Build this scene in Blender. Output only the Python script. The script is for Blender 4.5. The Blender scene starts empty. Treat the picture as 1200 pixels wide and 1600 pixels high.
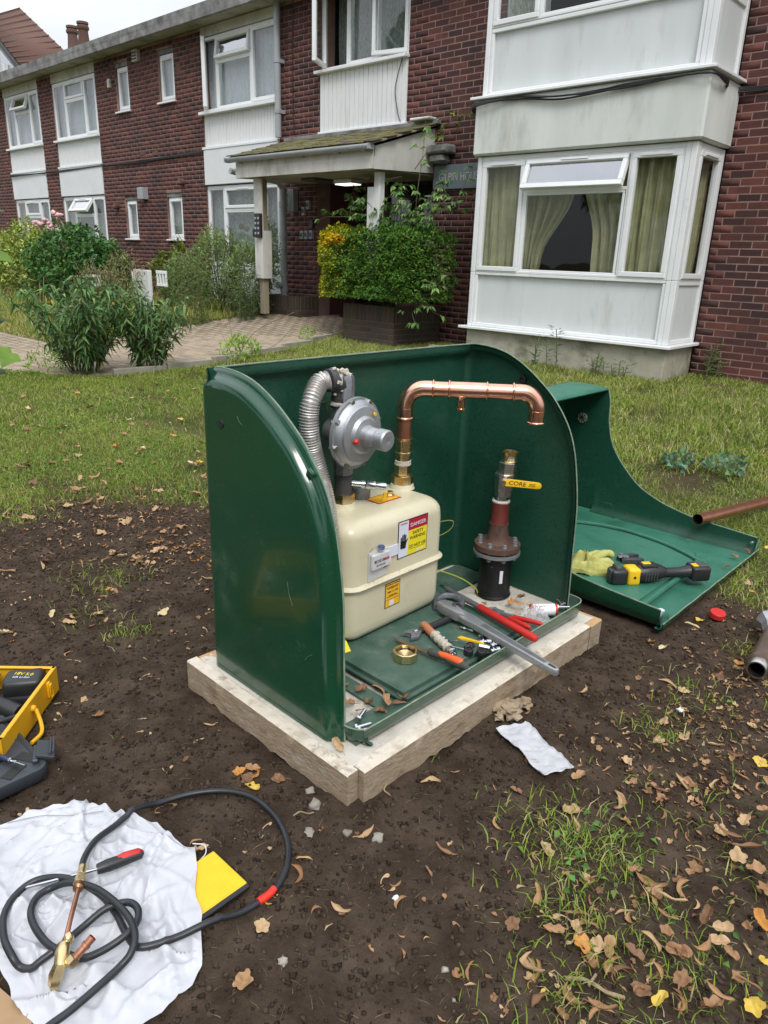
import bpy, bmesh, math, random
import numpy as np
from mathutils import Vector, Matrix, Euler, noise

R = math.radians
random.seed(7)
rng = np.random.default_rng(7)
scene = bpy.context.scene
COL = scene.collection

# ------------------------------------------------------------------ camera
cam_d = bpy.data.cameras.new("camera")
cam = bpy.data.objects.new("camera", cam_d)
COL.objects.link(cam)
scene.camera = cam
cam_d.sensor_fit = 'VERTICAL'
cam_d.sensor_height = 36.0
cam_d.lens = 1139.16 / 1600 * 36
cam_d.clip_start = 0.02
cam_d.clip_end = 2000
_p, _r, _y = 0.336099248, 0.0337932162, -0.741906398
_f = Vector((math.sin(_y) * math.cos(_p), math.cos(_y) * math.cos(_p), -math.sin(_p)))
_rt = Vector((math.cos(_y), -math.sin(_y), 0))
_up = _rt.cross(_f)
_R = _rt * math.cos(_r) + _up * math.sin(_r)
_U = -_rt * math.sin(_r) + _up * math.cos(_r)
EYE = Vector((0, 0, 1.3))
cam.matrix_world = Matrix(((_R.x, _U.x, -_f.x, 0), (_R.y, _U.y, -_f.y, 0), (_R.z, _U.z, -_f.z, EYE.z), (0, 0, 0, 1)))

# ------------------------------------------------------------------ world, sun, exposure (overcast)
SUN_EL, SUN_AZ = R(52), R(128)       # azimuth clockwise from +Y: light from the right and behind the camera
world = bpy.data.worlds.new("World")
scene.world = world
world.use_nodes = True
nt = world.node_tree
nt.nodes.clear()
def wn(t, **k):
    n = nt.nodes.new(t)
    for a, b in k.items():
        setattr(n, a, b)
    return n
sky = wn('ShaderNodeTexSky', sky_type='NISHITA', sun_disc=False, sun_elevation=SUN_EL, sun_rotation=SUN_AZ)
bg = wn('ShaderNodeBackground'); bg.inputs[1].default_value = 0.1
tc = wn('ShaderNodeTexCoord')
mp = wn('ShaderNodeMapping'); mp.inputs['Scale'].default_value = (1.3, 1.3, 3.2)
ns = wn('ShaderNodeTexNoise'); ns.inputs['Scale'].default_value = 1.6; ns.inputs['Detail'].default_value = 6; ns.inputs['Roughness'].default_value = .55
rp = wn('ShaderNodeValToRGB')
rp.color_ramp.elements[0].position = .3; rp.color_ramp.elements[0].color = (5.9, 6.3, 7.1, 1)
rp.color_ramp.elements[1].position = .72; rp.color_ramp.elements[1].color = (8.9, 9.1, 9.6, 1)
mx = wn('ShaderNodeMixRGB'); mx.inputs[0].default_value = .93
wo = wn('ShaderNodeOutputWorld')
# an overcast sky is brighter overhead than at the horizon
sx = wn('ShaderNodeSeparateXYZ'); gm_ = wn('ShaderNodeMapRange'); gm_.inputs['From Min'].default_value = 0; gm_.inputs['From Max'].default_value = 1
gm_.inputs['To Min'].default_value = .6; gm_.inputs['To Max'].default_value = 1.65
ml = wn('ShaderNodeMixRGB', blend_type='MULTIPLY'); ml.inputs[0].default_value = 1
nt.links.new(tc.outputs['Generated'], sx.inputs[0]); nt.links.new(sx.outputs[2], gm_.inputs[0]); nt.links.new(gm_.outputs[0], ml.inputs[2])
for a, b in ((tc.outputs['Generated'], mp.inputs[0]), (mp.outputs[0], ns.inputs[0]), (ns.outputs[0], rp.inputs[0]),
             (sky.outputs[0], mx.inputs[1]), (rp.outputs[0], mx.inputs[2]), (mx.outputs[0], ml.inputs[1]), (ml.outputs[0], bg.inputs[0]), (bg.outputs[0], wo.inputs[0])):
    nt.links.new(a, b)
sl = bpy.data.lights.new("sun", 'SUN'); sl.energy = 1.5; sl.angle = R(22); sl.color = (1, .97, .93)
so = bpy.data.objects.new("sun", sl); COL.objects.link(so)
sd = Vector((math.sin(SUN_AZ) * math.cos(SUN_EL), math.cos(SUN_AZ) * math.cos(SUN_EL), math.sin(SUN_EL)))
so.rotation_euler = sd.to_track_quat('Z', 'Y').to_euler()
so.location = (0, 0, 30)
scene.view_settings.view_transform = 'Standard'
scene.view_settings.look = 'None'
scene.view_settings.gamma = 1
scene.view_settings.use_curve_mapping = False
scene.view_settings.exposure = 0.58

# ------------------------------------------------------------------ materials
def mat(name, cols, rough=.6, metal=0., scale=6., bump=0., bscale=60., bdist=.002, isl=False, attr=None, coat=0., spec=.5,
        stretch=None, rvar=0., trans=0., dirt=None, alpha=1., emit=0., sub=0., specks=None):
    """cols: list of linear colours mixed by noise (plus per-piece variation when isl)."""
    m = bpy.data.materials.new(name)
    m.use_nodes = True
    t = m.node_tree
    N = t.nodes
    L = t.links
    b = N['Principled BSDF']
    tcn = N.new('ShaderNodeNewGeometry')
    vec = tcn.outputs['Position']
    if stretch:
        mpn = N.new('ShaderNodeMapping'); mpn.inputs['Scale'].default_value = stretch
        L.new(vec, mpn.inputs[0]); vec = mpn.outputs[0]
    def noi(s, d=5, r=.6):
        n = N.new('ShaderNodeTexNoise'); n.inputs['Scale'].default_value = s; n.inputs['Detail'].default_value = d; n.inputs['Roughness'].default_value = r
        L.new(vec, n.inputs['Vector']); return n.outputs[0]
    if len(cols) > 1:
        f = noi(scale)
        if isl:
            geo = N.new('ShaderNodeNewGeometry'); oi = N.new('ShaderNodeObjectInfo')
            ad = N.new('ShaderNodeMath'); ad.operation = 'ADD'
            L.new(geo.outputs['Random Per Island'], ad.inputs[0]); L.new(oi.outputs['Random'], ad.inputs[1])
            fr = N.new('ShaderNodeMath'); fr.operation = 'FRACT'; L.new(ad.outputs[0], fr.inputs[0])
            m2 = N.new('ShaderNodeMath'); m2.operation = 'MULTIPLY_ADD'; m2.inputs[1].default_value = .35; m2.inputs[2].default_value = -.175
            L.new(f, m2.inputs[0])
            a2 = N.new('ShaderNodeMath'); a2.operation = 'ADD'; L.new(fr.outputs[0], a2.inputs[0]); L.new(m2.outputs[0], a2.inputs[1])
            f = a2.outputs[0]
            lo, hi = .05, .95
        else:
            lo, hi = .32, .68
        cr = N.new('ShaderNodeValToRGB')
        el = cr.color_ramp.elements
        n = len(cols)
        while len(el) < n: el.new(.5)
        for i, c in enumerate(cols):
            el[i].position = lo + (hi - lo) * i / (n - 1); el[i].color = (*c, 1)
        L.new(f, cr.inputs[0])
        out = cr.outputs[0]
    else:
        rgb = N.new('ShaderNodeRGB'); rgb.outputs[0].default_value = (*cols[0], 1); out = rgb.outputs[0]
    if attr:
        at = N.new('ShaderNodeAttribute'); at.attribute_name = attr
        mm = N.new('ShaderNodeMixRGB'); mm.blend_type = 'MULTIPLY'; mm.inputs[0].default_value = 1
        L.new(out, mm.inputs[1]); L.new(at.outputs['Color'], mm.inputs[2]); out = mm.outputs[0]
    if dirt:   # (colour, scale, threshold, strength)
        dn = noi(dirt[1], 7, .7)
        r2 = N.new('ShaderNodeValToRGB'); r2.color_ramp.elements[0].position = dirt[2]; r2.color_ramp.elements[1].position = min(1, dirt[2] + .14)
        r2.color_ramp.elements[1].color = (dirt[3],) * 3 + (1,)
        L.new(dn, r2.inputs[0])
        mm = N.new('ShaderNodeMixRGB'); mm.inputs[2].default_value = (*dirt[0], 1)
        L.new(r2.outputs[0], mm.inputs[0]); L.new(out, mm.inputs[1]); out = mm.outputs[0]
    if specks:   # (colour, scale, threshold)
        vo = N.new('ShaderNodeTexVoronoi'); vo.inputs['Scale'].default_value = specks[1]; L.new(vec, vo.inputs['Vector'])
        sn = noi(specks[1] * .13, 3, .6)
        r3 = N.new('ShaderNodeMath'); r3.operation = 'LESS_THAN'; r3.inputs[1].default_value = specks[2]; L.new(vo.outputs['Distance'], r3.inputs[0])
        r4 = N.new('ShaderNodeMath'); r4.operation = 'GREATER_THAN'; r4.inputs[1].default_value = .53; L.new(sn, r4.inputs[0])
        r5 = N.new('ShaderNodeMath'); r5.operation = 'MULTIPLY'; L.new(r3.outputs[0], r5.inputs[0]); L.new(r4.outputs[0], r5.inputs[1])
        mm = N.new('ShaderNodeMixRGB'); mm.inputs[2].default_value = (*specks[0], 1)
        L.new(r5.outputs[0], mm.inputs[0]); L.new(out, mm.inputs[1]); out = mm.outputs[0]
    L.new(out, b.inputs['Base Color'])
    b.inputs['Metallic'].default_value = metal
    b.inputs['Roughness'].default_value = rough
    b.inputs['Specular IOR Level'].default_value = spec
    if rvar:
        rr = N.new('ShaderNodeMapRange'); rr.inputs['To Min'].default_value = max(.02, rough - rvar); rr.inputs['To Max'].default_value = rough + rvar
        L.new(noi(scale * 2.3), rr.inputs[0]); L.new(rr.outputs[0], b.inputs['Roughness'])
    if coat:
        b.inputs['Coat Weight'].default_value = coat; b.inputs['Coat Roughness'].default_value = .08
    if trans: b.inputs['Transmission Weight'].default_value = trans
    if alpha < 1: b.inputs['Alpha'].default_value = alpha
    if emit:
        L.new(out, b.inputs['Emission Color']); b.inputs['Emission Strength'].default_value = emit
    if bump:
        bn = N.new('ShaderNodeBump'); bn.inputs['Strength'].default_value = bump; bn.inputs['Distance'].default_value = bdist
        L.new(noi(bscale, 6, .65), bn.inputs['Height']); L.new(bn.outputs[0], b.inputs['Normal'])
    if sub:
        tr = N.new('ShaderNodeBsdfTranslucent'); ms = N.new('ShaderNodeMixShader'); ms.inputs[0].default_value = sub
        L.new(out, tr.inputs[0]); L.new(b.outputs[0], ms.inputs[1]); L.new(tr.outputs[0], ms.inputs[2])
        L.new(ms.outputs[0], N['Material Output'].inputs['Surface'])
    return m

def glass_mat(name, tint, refl, mul=1.6):
    m = bpy.data.materials.new(name); m.use_nodes = True
    t = m.node_tree; N = t.nodes; L = t.links
    N.remove(N['Principled BSDF'])
    tr = N.new('ShaderNodeBsdfTransparent'); tr.inputs[0].default_value = (*tint, 1)
    gl = N.new('ShaderNodeBsdfGlossy'); gl.inputs['Roughness'].default_value = .02
    fr = N.new('ShaderNodeMath'); fr.operation = 'POWER'; fr.inputs[1].default_value = 3.5; lw = N.new('ShaderNodeLayerWeight'); L.new(lw.outputs['Facing'], fr.inputs[0])
    gb = N.new('ShaderNodeNewGeometry'); fb = N.new('ShaderNodeMath'); fb.operation = 'MULTIPLY_ADD'; fb.inputs[1].default_value = -1; fb.inputs[2].default_value = 1; L.new(gb.outputs['Backfacing'], fb.inputs[0])
    fm = N.new('ShaderNodeMath'); fm.operation = 'MULTIPLY'; L.new(fb.outputs[0], fm.inputs[1])
    ad = N.new('ShaderNodeMath'); ad.operation = 'MULTIPLY_ADD'; ad.inputs[1].default_value = 1.6; ad.inputs[2].default_value = refl
    ad.use_clamp = True
    nz = N.new('ShaderNodeTexNoise'); nz.inputs['Scale'].default_value = 1.5
    tcn = N.new('ShaderNodeTexCoord'); L.new(tcn.outputs['Object'], nz.inputs[0])
    bn = N.new('ShaderNodeBump'); bn.inputs['Strength'].default_value = .25; bn.inputs['Distance'].default_value = .02
    L.new(nz.outputs[0], bn.inputs['Height']); L.new(bn.outputs[0], gl.inputs['Normal'])
    ad.inputs[1].default_value = mul
    ms = N.new('ShaderNodeMixShader')
    L.new(fr.outputs[0], ad.inputs[0]); L.new(ad.outputs[0], fm.inputs[0]); L.new(fm.outputs[0], ms.inputs[0]); L.new(tr.outputs[0], ms.inputs[1]); L.new(gl.outputs[0], ms.inputs[2])
    L.new(ms.outputs[0], N['Material Output'].inputs[0])
    return m

M = {}
M['brick'] = mat('brick_red', [(.05, .021, .021), (.075, .027, .024), (.105, .033, .027), (.08, .028, .025), (.145, .047, .034)], .85, isl=True, scale=25, bump=.25, bscale=150, bdist=.002, dirt=((.025, .018, .017), 1.3, .5, .6), rvar=.05)
M['mortar'] = mat('mortar', [(.25, .15, .125), (.34, .22, .18)], .95, scale=4, bump=.4, bscale=150, dirt=((.07, .05, .045), 1.1, .5, .7))
M['planter_brick'] = mat('planter_brick', [(.05, .035, .028), (.075, .05, .038), (.06, .045, .03)], .9, isl=True, scale=30, bump=.5, bscale=120, dirt=((.05, .06, .025), 3, .5, .5))
M['planter_mortar'] = mat('planter_mortar', [(.11, .095, .075), (.15, .13, .1)], .95, scale=8)
M['upvc'] = mat('white_upvc', [(.74, .76, .76), (.8, .81, .8)], .32, scale=3, dirt=((.45, .44, .38), 5, .62, .5))
M['panel'] = mat('grey_white_panel', [(.58, .61, .6), (.66, .69, .68)], .5, stretch=(1.3, 1.3, .3), scale=2.2, bump=.08, bscale=200, dirt=((.36, .36, .31), 2.6, .55, .45))
M['render'] = mat('painted_render', [(.58, .61, .57), (.7, .72, .68)], .85, stretch=(1.3, 1.3, .35), scale=2, bump=.35, bscale=90, dirt=((.34, .33, .27), 1.9, .52, .5))
M['render_w'] = mat('white_render', [(.66, .68, .68), (.74, .75, .75)], .8, scale=2, bump=.2, bscale=90, dirt=((.5, .5, .46), 2, .6, .5))
M['plinthr'] = mat('weathered_plinth', [(.3, .28, .2), (.42, .4, .32), (.35, .33, .25)], .92, scale=3.5, bump=.5, bscale=70, bdist=.005, dirt=((.11, .11, .06), 2.6, .5, .75))
M['board'] = mat('white_boards', [(.68, .69, .68), (.76, .77, .76)], .55, scale=8, stretch=(3, 3, .4), dirt=((.45, .42, .33), 2, .6, .6))
M['cream'] = mat('cream_paint', [(.52, .51, .46), (.62, .61, .56)], .7, scale=4, stretch=(1, 1, .5), bump=.2, bscale=60, dirt=((.24, .22, .17), 2.2, .52, .6))
M['soffit'] = mat('soffit_concrete', [(.34, .33, .25), (.44, .42, .34)], .9, scale=2, dirt=((.17, .16, .11), 2.4, .5, .8))
M['eave'] = mat('eave_felt', [(.1, .1, .095), (.2, .2, .19), (.28, .28, .27)], .9, scale=5, bump=.5, bscale=30, bdist=.01)
M['greyplastic'] = mat('grey_pipe', [(.3, .32, .33), (.36, .38, .39)], .5, scale=5, dirt=((.15, .15, .13), 6, .6, .5))
M['darkgrey'] = mat('dark_grey', [(.05, .05, .05), (.08, .08, .08)], .6, scale=20)
M['cable'] = mat('black_cable', [(.012, .012, .013)], .5)
M['glass'] = glass_mat('window_glass', (.93, .95, .95), .12, 1.0)
M['glass_clear'] = glass_mat('window_glass_clear', (.96, .97, .96), .05, .7)
M['glass_sky'] = glass_mat('window_glass_open', (.7, .75, .75), .55)
M['net'] = mat('net_curtain', [(.6, .66, .69), (.84, .88, .9)], .9, scale=30, stretch=(3, 3, .5), sub=.3)
M['netdark'] = mat('lace_curtain', [(.25, .3, .25), (.6, .64, .57)], .9, scale=26, stretch=(2, 2, .7), sub=.3)
M['curtain'] = mat('green_curtain', [(.33, .33, .17), (.45, .44, .26)], .85, scale=6, sub=.2)
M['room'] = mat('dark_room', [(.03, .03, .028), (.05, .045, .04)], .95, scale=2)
M['tile'] = mat('mossy_tile', [(.07, .06, .045), (.11, .095, .065), (.13, .12, .05), (.17, .15, .07)], .95, isl=True, scale=18, bump=.8, bscale=60, bdist=.01, dirt=((.16, .16, .03), 9, .48, .8))
M['rooftile'] = mat('orange_roof_tile', [(.085, .045, .032), (.14, .075, .052), (.11, .06, .048)], .9, isl=True, scale=12)
M['door'] = mat('maroon_door', [(.045, .012, .014), (.06, .016, .018)], .5, scale=3)
M['paving'] = mat('paving_block', [(.27, .21, .145), (.35, .28, .195), (.31, .25, .18)], .92, isl=True, scale=20, bump=.4, bscale=90, dirt=((.12, .12, .06), 2.5, .55, .5))
M['kerb'] = mat('kerb_concrete', [(.26, .24, .19), (.34, .32, .26)], .92, scale=8, bump=.4, bscale=80, dirt=((.12, .12, .08), 4, .5, .6))
M['wood'] = mat('grey_wood', [(.22, .18, .12), (.32, .28, .2)], .8, scale=14, stretch=(4, 4, .3))
M['white'] = mat('white_plastic', [(.78, .79, .79)], .45)
M['black'] = mat('black_plastic', [(.014, .014, .015), (.022, .022, .023)], .42, scale=30, bump=.15, bscale=200)
M['sign'] = mat('sign_grey', [(.13, .16, .18), (.16, .19, .21)], .5, scale=6, dirt=((.1, .14, .09), 8, .55, .5))
M['letter'] = mat('sign_letter', [(.45, .46, .42)], .6)

# ------------------------------------------------------------------ mesh helpers
LOCAL = set()
def thing(name, label, cat, loc=(0, 0, 0), group=None, rot=None):
    o = bpy.data.objects.new(name, None)
    o.empty_display_size = .1
    o.location = loc
    if rot is not None:
        o.rotation_euler = rot
        LOCAL.add(o.name)
    COL.objects.link(o)
    o['label'] = label; o['category'] = cat
    if group: o['group'] = group
    return o

def hook(ob, parent):
    if parent is None: return
    ob.parent = parent
    if parent.type == 'EMPTY' and parent.name not in LOCAL:
        ob.matrix_parent_inverse = Matrix.Translation(-parent.location)

def tag(ob, label=None, cat=None, group=None, kind=None):
    for k, v in (('label', label), ('category', cat), ('group', group), ('kind', kind)):
        if v: ob[k] = v
    return ob

class MB:
    def __init__(s): s.bm = bmesh.new()
    def box(s, c, d, rot=None, bev=0., seg=1):
        r = bmesh.ops.create_cube(s.bm, size=1)
        vs = r['verts']
        mt = Matrix.Translation(c) @ (rot.to_4x4() if rot is not None else Matrix()) @ Matrix.Diagonal((*d, 1))
        bmesh.ops.transform(s.bm, matrix=mt, verts=vs)
        if bev:
            es = list({e for v in vs for e in v.link_edges})
            bmesh.ops.bevel(s.bm, geom=es, offset=bev, segments=seg, affect='EDGES', profile=.5)
        return s
    def bb(s, x0, x1, y0, y1, z0, z1, bev=0.):
        return s.box(((x0 + x1) / 2, (y0 + y1) / 2, (z0 + z1) / 2), (abs(x1 - x0), abs(y1 - y0), abs(z1 - z0)), None, bev)
    def ring_loft(s, rings, closed=True, cap0=False, cap1=False):
        vv = [[s.bm.verts.new(p) for p in r] for r in rings]
        n = len(vv[0])
        for a, b in zip(vv, vv[1:]):
            for i in range(n if closed else n - 1):
                j = (i + 1) % n
                try: s.bm.faces.new((a[i], a[j], b[j], b[i]))
                except ValueError: pass
        if cap0: s.bm.faces.new(vv[0][::-1])
        if cap1: s.bm.faces.new(vv[-1])
        return vv
    def lathe(s, p, ax, prof, n=24, caps=True):
        p = Vector(p); ax = Vector(ax).normalized()
        u = ax.orthogonal().normalized(); v = ax.cross(u)
        rings = [[p + ax * t + (u * math.cos(2 * math.pi * i / n) + v * math.sin(2 * math.pi * i / n)) * r for i in range(n)] for t, r in prof]
        s.ring_loft(rings, True, caps, caps)
        return s
    def cyl(s, a, b, r, r2=None, n=16):
        a = Vector(a); b = Vector(b)
        return s.lathe(a, b - a, [(0, r), ((b - a).length, r if r2 is None else r2)], n)
    def tube(s, pts, r, n=10, caps=True):
        pts = [Vector(q) for q in pts]
        m = len(pts)
        rs = r if isinstance(r, (list, tuple)) else [r] * m
        t0 = (pts[1] - pts[0]).normalized(); u = t0.orthogonal().normalized()
        rings = []
        for i in range(m):
            t = (pts[min(i + 1, m - 1)] - pts[max(i - 1, 0)]).normalized()
            u = (u - t * u.dot(t)).normalized(); v = t.cross(u)
            rings.append([pts[i] + (u * math.cos(2 * math.pi * k / n) + v * math.sin(2 * math.pi * k / n)) * rs[i] for k in range(n)])
        s.ring_loft(rings, True, caps, caps)
        return s
    def prism(s, poly, o, ux, uy, h, bev=0.):
        o = Vector(o); ux = Vector(ux); uy = Vector(uy); un = ux.cross(uy).normalized()
        a = [s.bm.verts.new(o + ux * x + uy * y) for x, y in poly]
        b = [s.bm.verts.new(o + ux * x + uy * y + un * h) for x, y in poly]
        f0 = s.bm.faces.new(a[::-1]); f1 = s.bm.faces.new(b)
        n = len(a)
        for i in range(n):
            s.bm.faces.new((a[i], a[(i + 1) % n], b[(i + 1) % n], b[i]))
        if bev:
            es = [e for e in f1.edges] + [e for e in f0.edges]
            bmesh.ops.bevel(s.bm, geom=es, offset=bev, segments=2, affect='EDGES', profile=.5)
        return s
    def face(s, pts):
        s.bm.faces.new([s.bm.verts.new(p) for p in pts]); return s
    def grid(s, f, nu, nv):
        vv = [[s.bm.verts.new(f(i / (nu - 1), j / (nv - 1))) for j in range(nv)] for i in range(nu)]
        for i in range(nu - 1):
            for j in range(nv - 1):
                s.bm.faces.new((vv[i][j], vv[i + 1][j], vv[i + 1][j + 1], vv[i][j + 1]))
        return s
    def build(s, name, m, parent=None, sharp=35, solid=0., noise_amp=0., nscale=20.):
        me = bpy.data.meshes.new(name)
        bmesh.ops.recalc_face_normals(s.bm, faces=s.bm.faces)
        if noise_amp:
            for v in s.bm.verts:
                v.co += noise.noise_vector(v.co * nscale) * noise_amp
        s.bm.to_mesh(me); s.bm.free()
        me.materials.append(M[m] if isinstance(m, str) else m)
        me.shade_smooth(); me.set_sharp_from_angle(angle=R(sharp))
        ob = bpy.data.objects.new(name, me); COL.objects.link(ob)
        hook(ob, parent)
        if solid:
            md = ob.modifiers.new('thick', 'SOLIDIFY'); md.thickness = solid; md.offset = 0
        return ob

def smooth_path(pts, k=8):
    P = [Vector(p) for p in pts]
    P = [P[0] * 2 - P[1]] + P + [P[-1] * 2 - P[-2]]
    out = []
    for i in range(1, len(P) - 2):
        a, b, c, d = P[i - 1:i + 3]
        for j in range(k):
            t = j / k
            out.append(.5 * ((2 * b) + (c - a) * t + (2 * a - 5 * b + 4 * c - d) * t * t + (3 * b - a - 3 * c + d) * t ** 3))
    out.append(P[-2])
    return out

def text(body, size, o, ux, uy, m, parent, name='lettering', align='CENTER', ext=.0003, sx=1.):
    c = bpy.data.curves.new(name, 'FONT'); c.body = body; c.size = size; c.align_x = align; c.align_y = 'CENTER'; c.extrude = ext
    c.materials.append(M[m] if isinstance(m, str) else m)
    ob = bpy.data.objects.new(name, c); COL.objects.link(ob)
    ux = Vector(ux).normalized(); uy = Vector(uy).normalized(); un = ux.cross(uy)
    mt = Matrix(((ux.x * sx, uy.x, un.x, o[0]), (ux.y * sx, uy.y, un.y, o[1]), (ux.z * sx, uy.z, un.z, o[2]), (0, 0, 0, 1)))
    bpy.context.view_layer.update()
    me = bpy.data.meshes.new_from_object(ob); COL.objects.unlink(ob); bpy.data.objects.remove(ob); me.name = name
    ob = bpy.data.objects.new(name, me); COL.objects.link(ob)
    hook(ob, parent)
    ob.matrix_basis = mt
    return ob

def np_mesh(name, verts, loops, sizes, m, parent=None, col=None, smooth=False):
    me = bpy.data.meshes.new(name)
    me.vertices.add(len(verts)); me.vertices.foreach_set('co', verts.astype(np.float32).ravel())
    me.loops.add(len(loops)); me.loops.foreach_set('vertex_index', loops.astype(np.int32))
    me.polygons.add(len(sizes))
    st = np.concatenate([[0], np.cumsum(sizes)[:-1]]).astype(np.int32)
    me.polygons.foreach_set('loop_start', st)
    me.polygons.foreach_set('loop_total', sizes.astype(np.int32))
    if col is not None:
        ca = me.color_attributes.new('tint', 'FLOAT_COLOR', 'POINT')
        ca.data.foreach_set('color', np.concatenate([col, np.ones((len(col), 1))], 1).astype(np.float32).ravel())
    me.update(calc_edges=True); me.validate()
    me.materials.append(M[m] if isinstance(m, str) else m)
    if smooth: me.shade_smooth()
    ob = bpy.data.objects.new(name, me); COL.objects.link(ob); hook(ob, parent)
    return ob

def px_of(P):
    """pixel position in a 1200x1600 frame: used only to pick which pieces show largest"""
    d = Vector(P) - EYE
    z = d.dot(_f)
    if z < .05: return None
    return 600 + 1139.16 * d.dot(_R) / z, 800 - 1139.16 * d.dot(_U) / z, z

# ------------------------------------------------------------------ ground form
def sm(t):
    t = np.clip(t, 0, 1); return t * t * (3 - 2 * t)
def gz(x, y):
    return .15 * sm((y - 2.5) / 5.5) + .2 * sm((-x - 6.8) / 3) * sm((y - 4) / 4.5)
def vnoise(x, y, s, seed=0):
    """cheap smooth value noise for arrays, 0..1"""
    x = np.asarray(x) * s + seed * 17.3; y = np.asarray(y) * s - seed * 9.1
    xi = np.floor(x); yi = np.floor(y); fx = x - xi; fy = y - yi
    fx = fx * fx * (3 - 2 * fx); fy = fy * fy * (3 - 2 * fy)
    def h(a, b):
        v = np.sin(a * 127.1 + b * 311.7 + seed) * 43758.5453
        return v - np.floor(v)
    return (h(xi, yi) * (1 - fx) + h(xi + 1, yi) * fx) * (1 - fy) + (h(xi, yi + 1) * (1 - fx) + h(xi + 1, yi + 1) * fx) * fy
def fbm(x, y, s, seed=0, o=4):
    a = 0; w = .5; t = 0
    for i in range(o):
        a = a + w * vnoise(x, y, s * 2 ** i, seed + i); t += w; w *= .5
    return a / t
PATCH = [(-.56, 1.33, .13, .9), (-.50, 1.18, .1, .6), (-.42, 1.13, .10, .5), (-.42, 1.0, .09, .6), (-.62, 1.92, .08, .4), (-.28, 1.55, .2, .12), (-.58, 2.6, .06, .9),
         (-2.45, 1.05, .08, .2), (-2.7, 1.25, .14, .18), (-.28, 1.2, .13, .5), (-.62, 2.15, .1, .25), (-.3, .95, .15, .3), (-2.25, 1.1, .07, .6)]
def soil(x, y):
    d = ((x + 1.5) / 2.15) ** 2 + ((y - 1.1) / 2.2) ** 2 + .95 * (fbm(x, y, 1.5, 3) - .5) + .6 * (fbm(x, y, 5, 5) - .5)
    s = 1 - sm((d - .68) / .85)
    s = s * (1 - .55 * sm((x + .75) / .5) * sm((2.9 - y) / .4 + .5))
    bare = np.exp(-(((x + 1.62) / .33) ** 2 + ((y - 4.55) / .42) ** 2)) + .8 * np.exp(-(((x + 1.2) / .3) ** 2 + ((y - 5.6) / .35) ** 2)) + .6 * np.exp(-(((x + 6.1) / .5) ** 2 + ((y - 2.2) / .3) ** 2))
    return np.clip(s + .8 * bare, 0, 1)
def grass_density(x, y):
    g = 1 - soil(x, y)
    g = g * np.clip(.12 + 2.6 * (fbm(x, y, 2.3, 9) - .28), .08, 1) * (1 - .8 * sm((x + 1.0) / .4) * sm((3.3 - y) / .5))
    for a, b, r, k in PATCH:
        g = np.maximum(g, k * np.exp(-(((x - a) ** 2 + (y - b) ** 2) / r ** 2)) * (.3 + 1.2 * vnoise(x, y, 25, 4)))
    return np.clip(g, 0, 1)
PATH_R = [(-8.0, 2.9), (-7.75, 3.3), (-7.45, 3.7), (-7.35, 4.6), (-7.45, 5.65), (-7.62, 6.4), (-7.75, 7.0), (-7.95, 7.45)]
def path_right(y):
    return np.interp(y, [p[1] for p in PATH_R], [p[0] for p in PATH_R])
def on_path(x, y):
    a = (y > 3.6) & (y < 9.3) & (x < path_right(y)) & (x > -10.0 + .35 * sm((y - 4.5) / -1.0 + 1) * 0)
    b = (y > 3.0) & (y <= 4.35) & (x < np.interp(y, [3.0, 3.3, 3.6, 4.4], [-8.6, -7.9, -7.5, -7.35])) & (x > -30)
    return a | b

xs = np.concatenate([-np.geomspace(400, 10.1, 22), np.arange(-10, -3.4, .1), np.arange(-3.4, .3, .013), np.arange(.3, 2.5, .1), np.geomspace(2.6, 400, 22)])
ys = np.concatenate([-np.geomspace(400, 1.2, 20), np.arange(-1.1, .2, .1), np.arange(.2, 3.2, .013), np.arange(3.2, 9.5, .1), np.geomspace(9.7, 400, 22)])
X, Y = np.meshgrid(xs, ys, indexing='ij')
Z = gz(X, Y)
S = soil(X, Y)
near = sm((4 - np.hypot(X + 1, Y - 1)) / 1.5)
NS = np.maximum(S, sm((X + 3.0) / .8) * sm((3.0 - Y) / .4))
rdg = 1 - np.abs(2 * fbm(X, Y, 14, 33, 3) - 1)
Z = Z + near * NS * (.030 * (fbm(X, Y, 4, 1) - .5) + .012 * (fbm(X, Y, 17, 2, 3) - .5) + .011 * (rdg - .8) + .007 * (fbm(X, Y, 38, 6, 2) - .5)) - .004
Z = Z - .02 * np.where(on_path(X, Y), 1, 0)
# hollow round the concrete base where the soil was dug away
dd = np.maximum(np.abs(X + 1.41) - .37, np.abs(Y - 1.68) - .63)
Z = Z - .012 * np.exp(-np.clip(dd, 0, 9) / .12) * near + .045 * np.exp(-(np.clip(dd, -.02, 9) / .045) ** 2) * near * np.clip(fbm(X, Y, 9, 51, 3) - .42, 0, 1)
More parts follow.
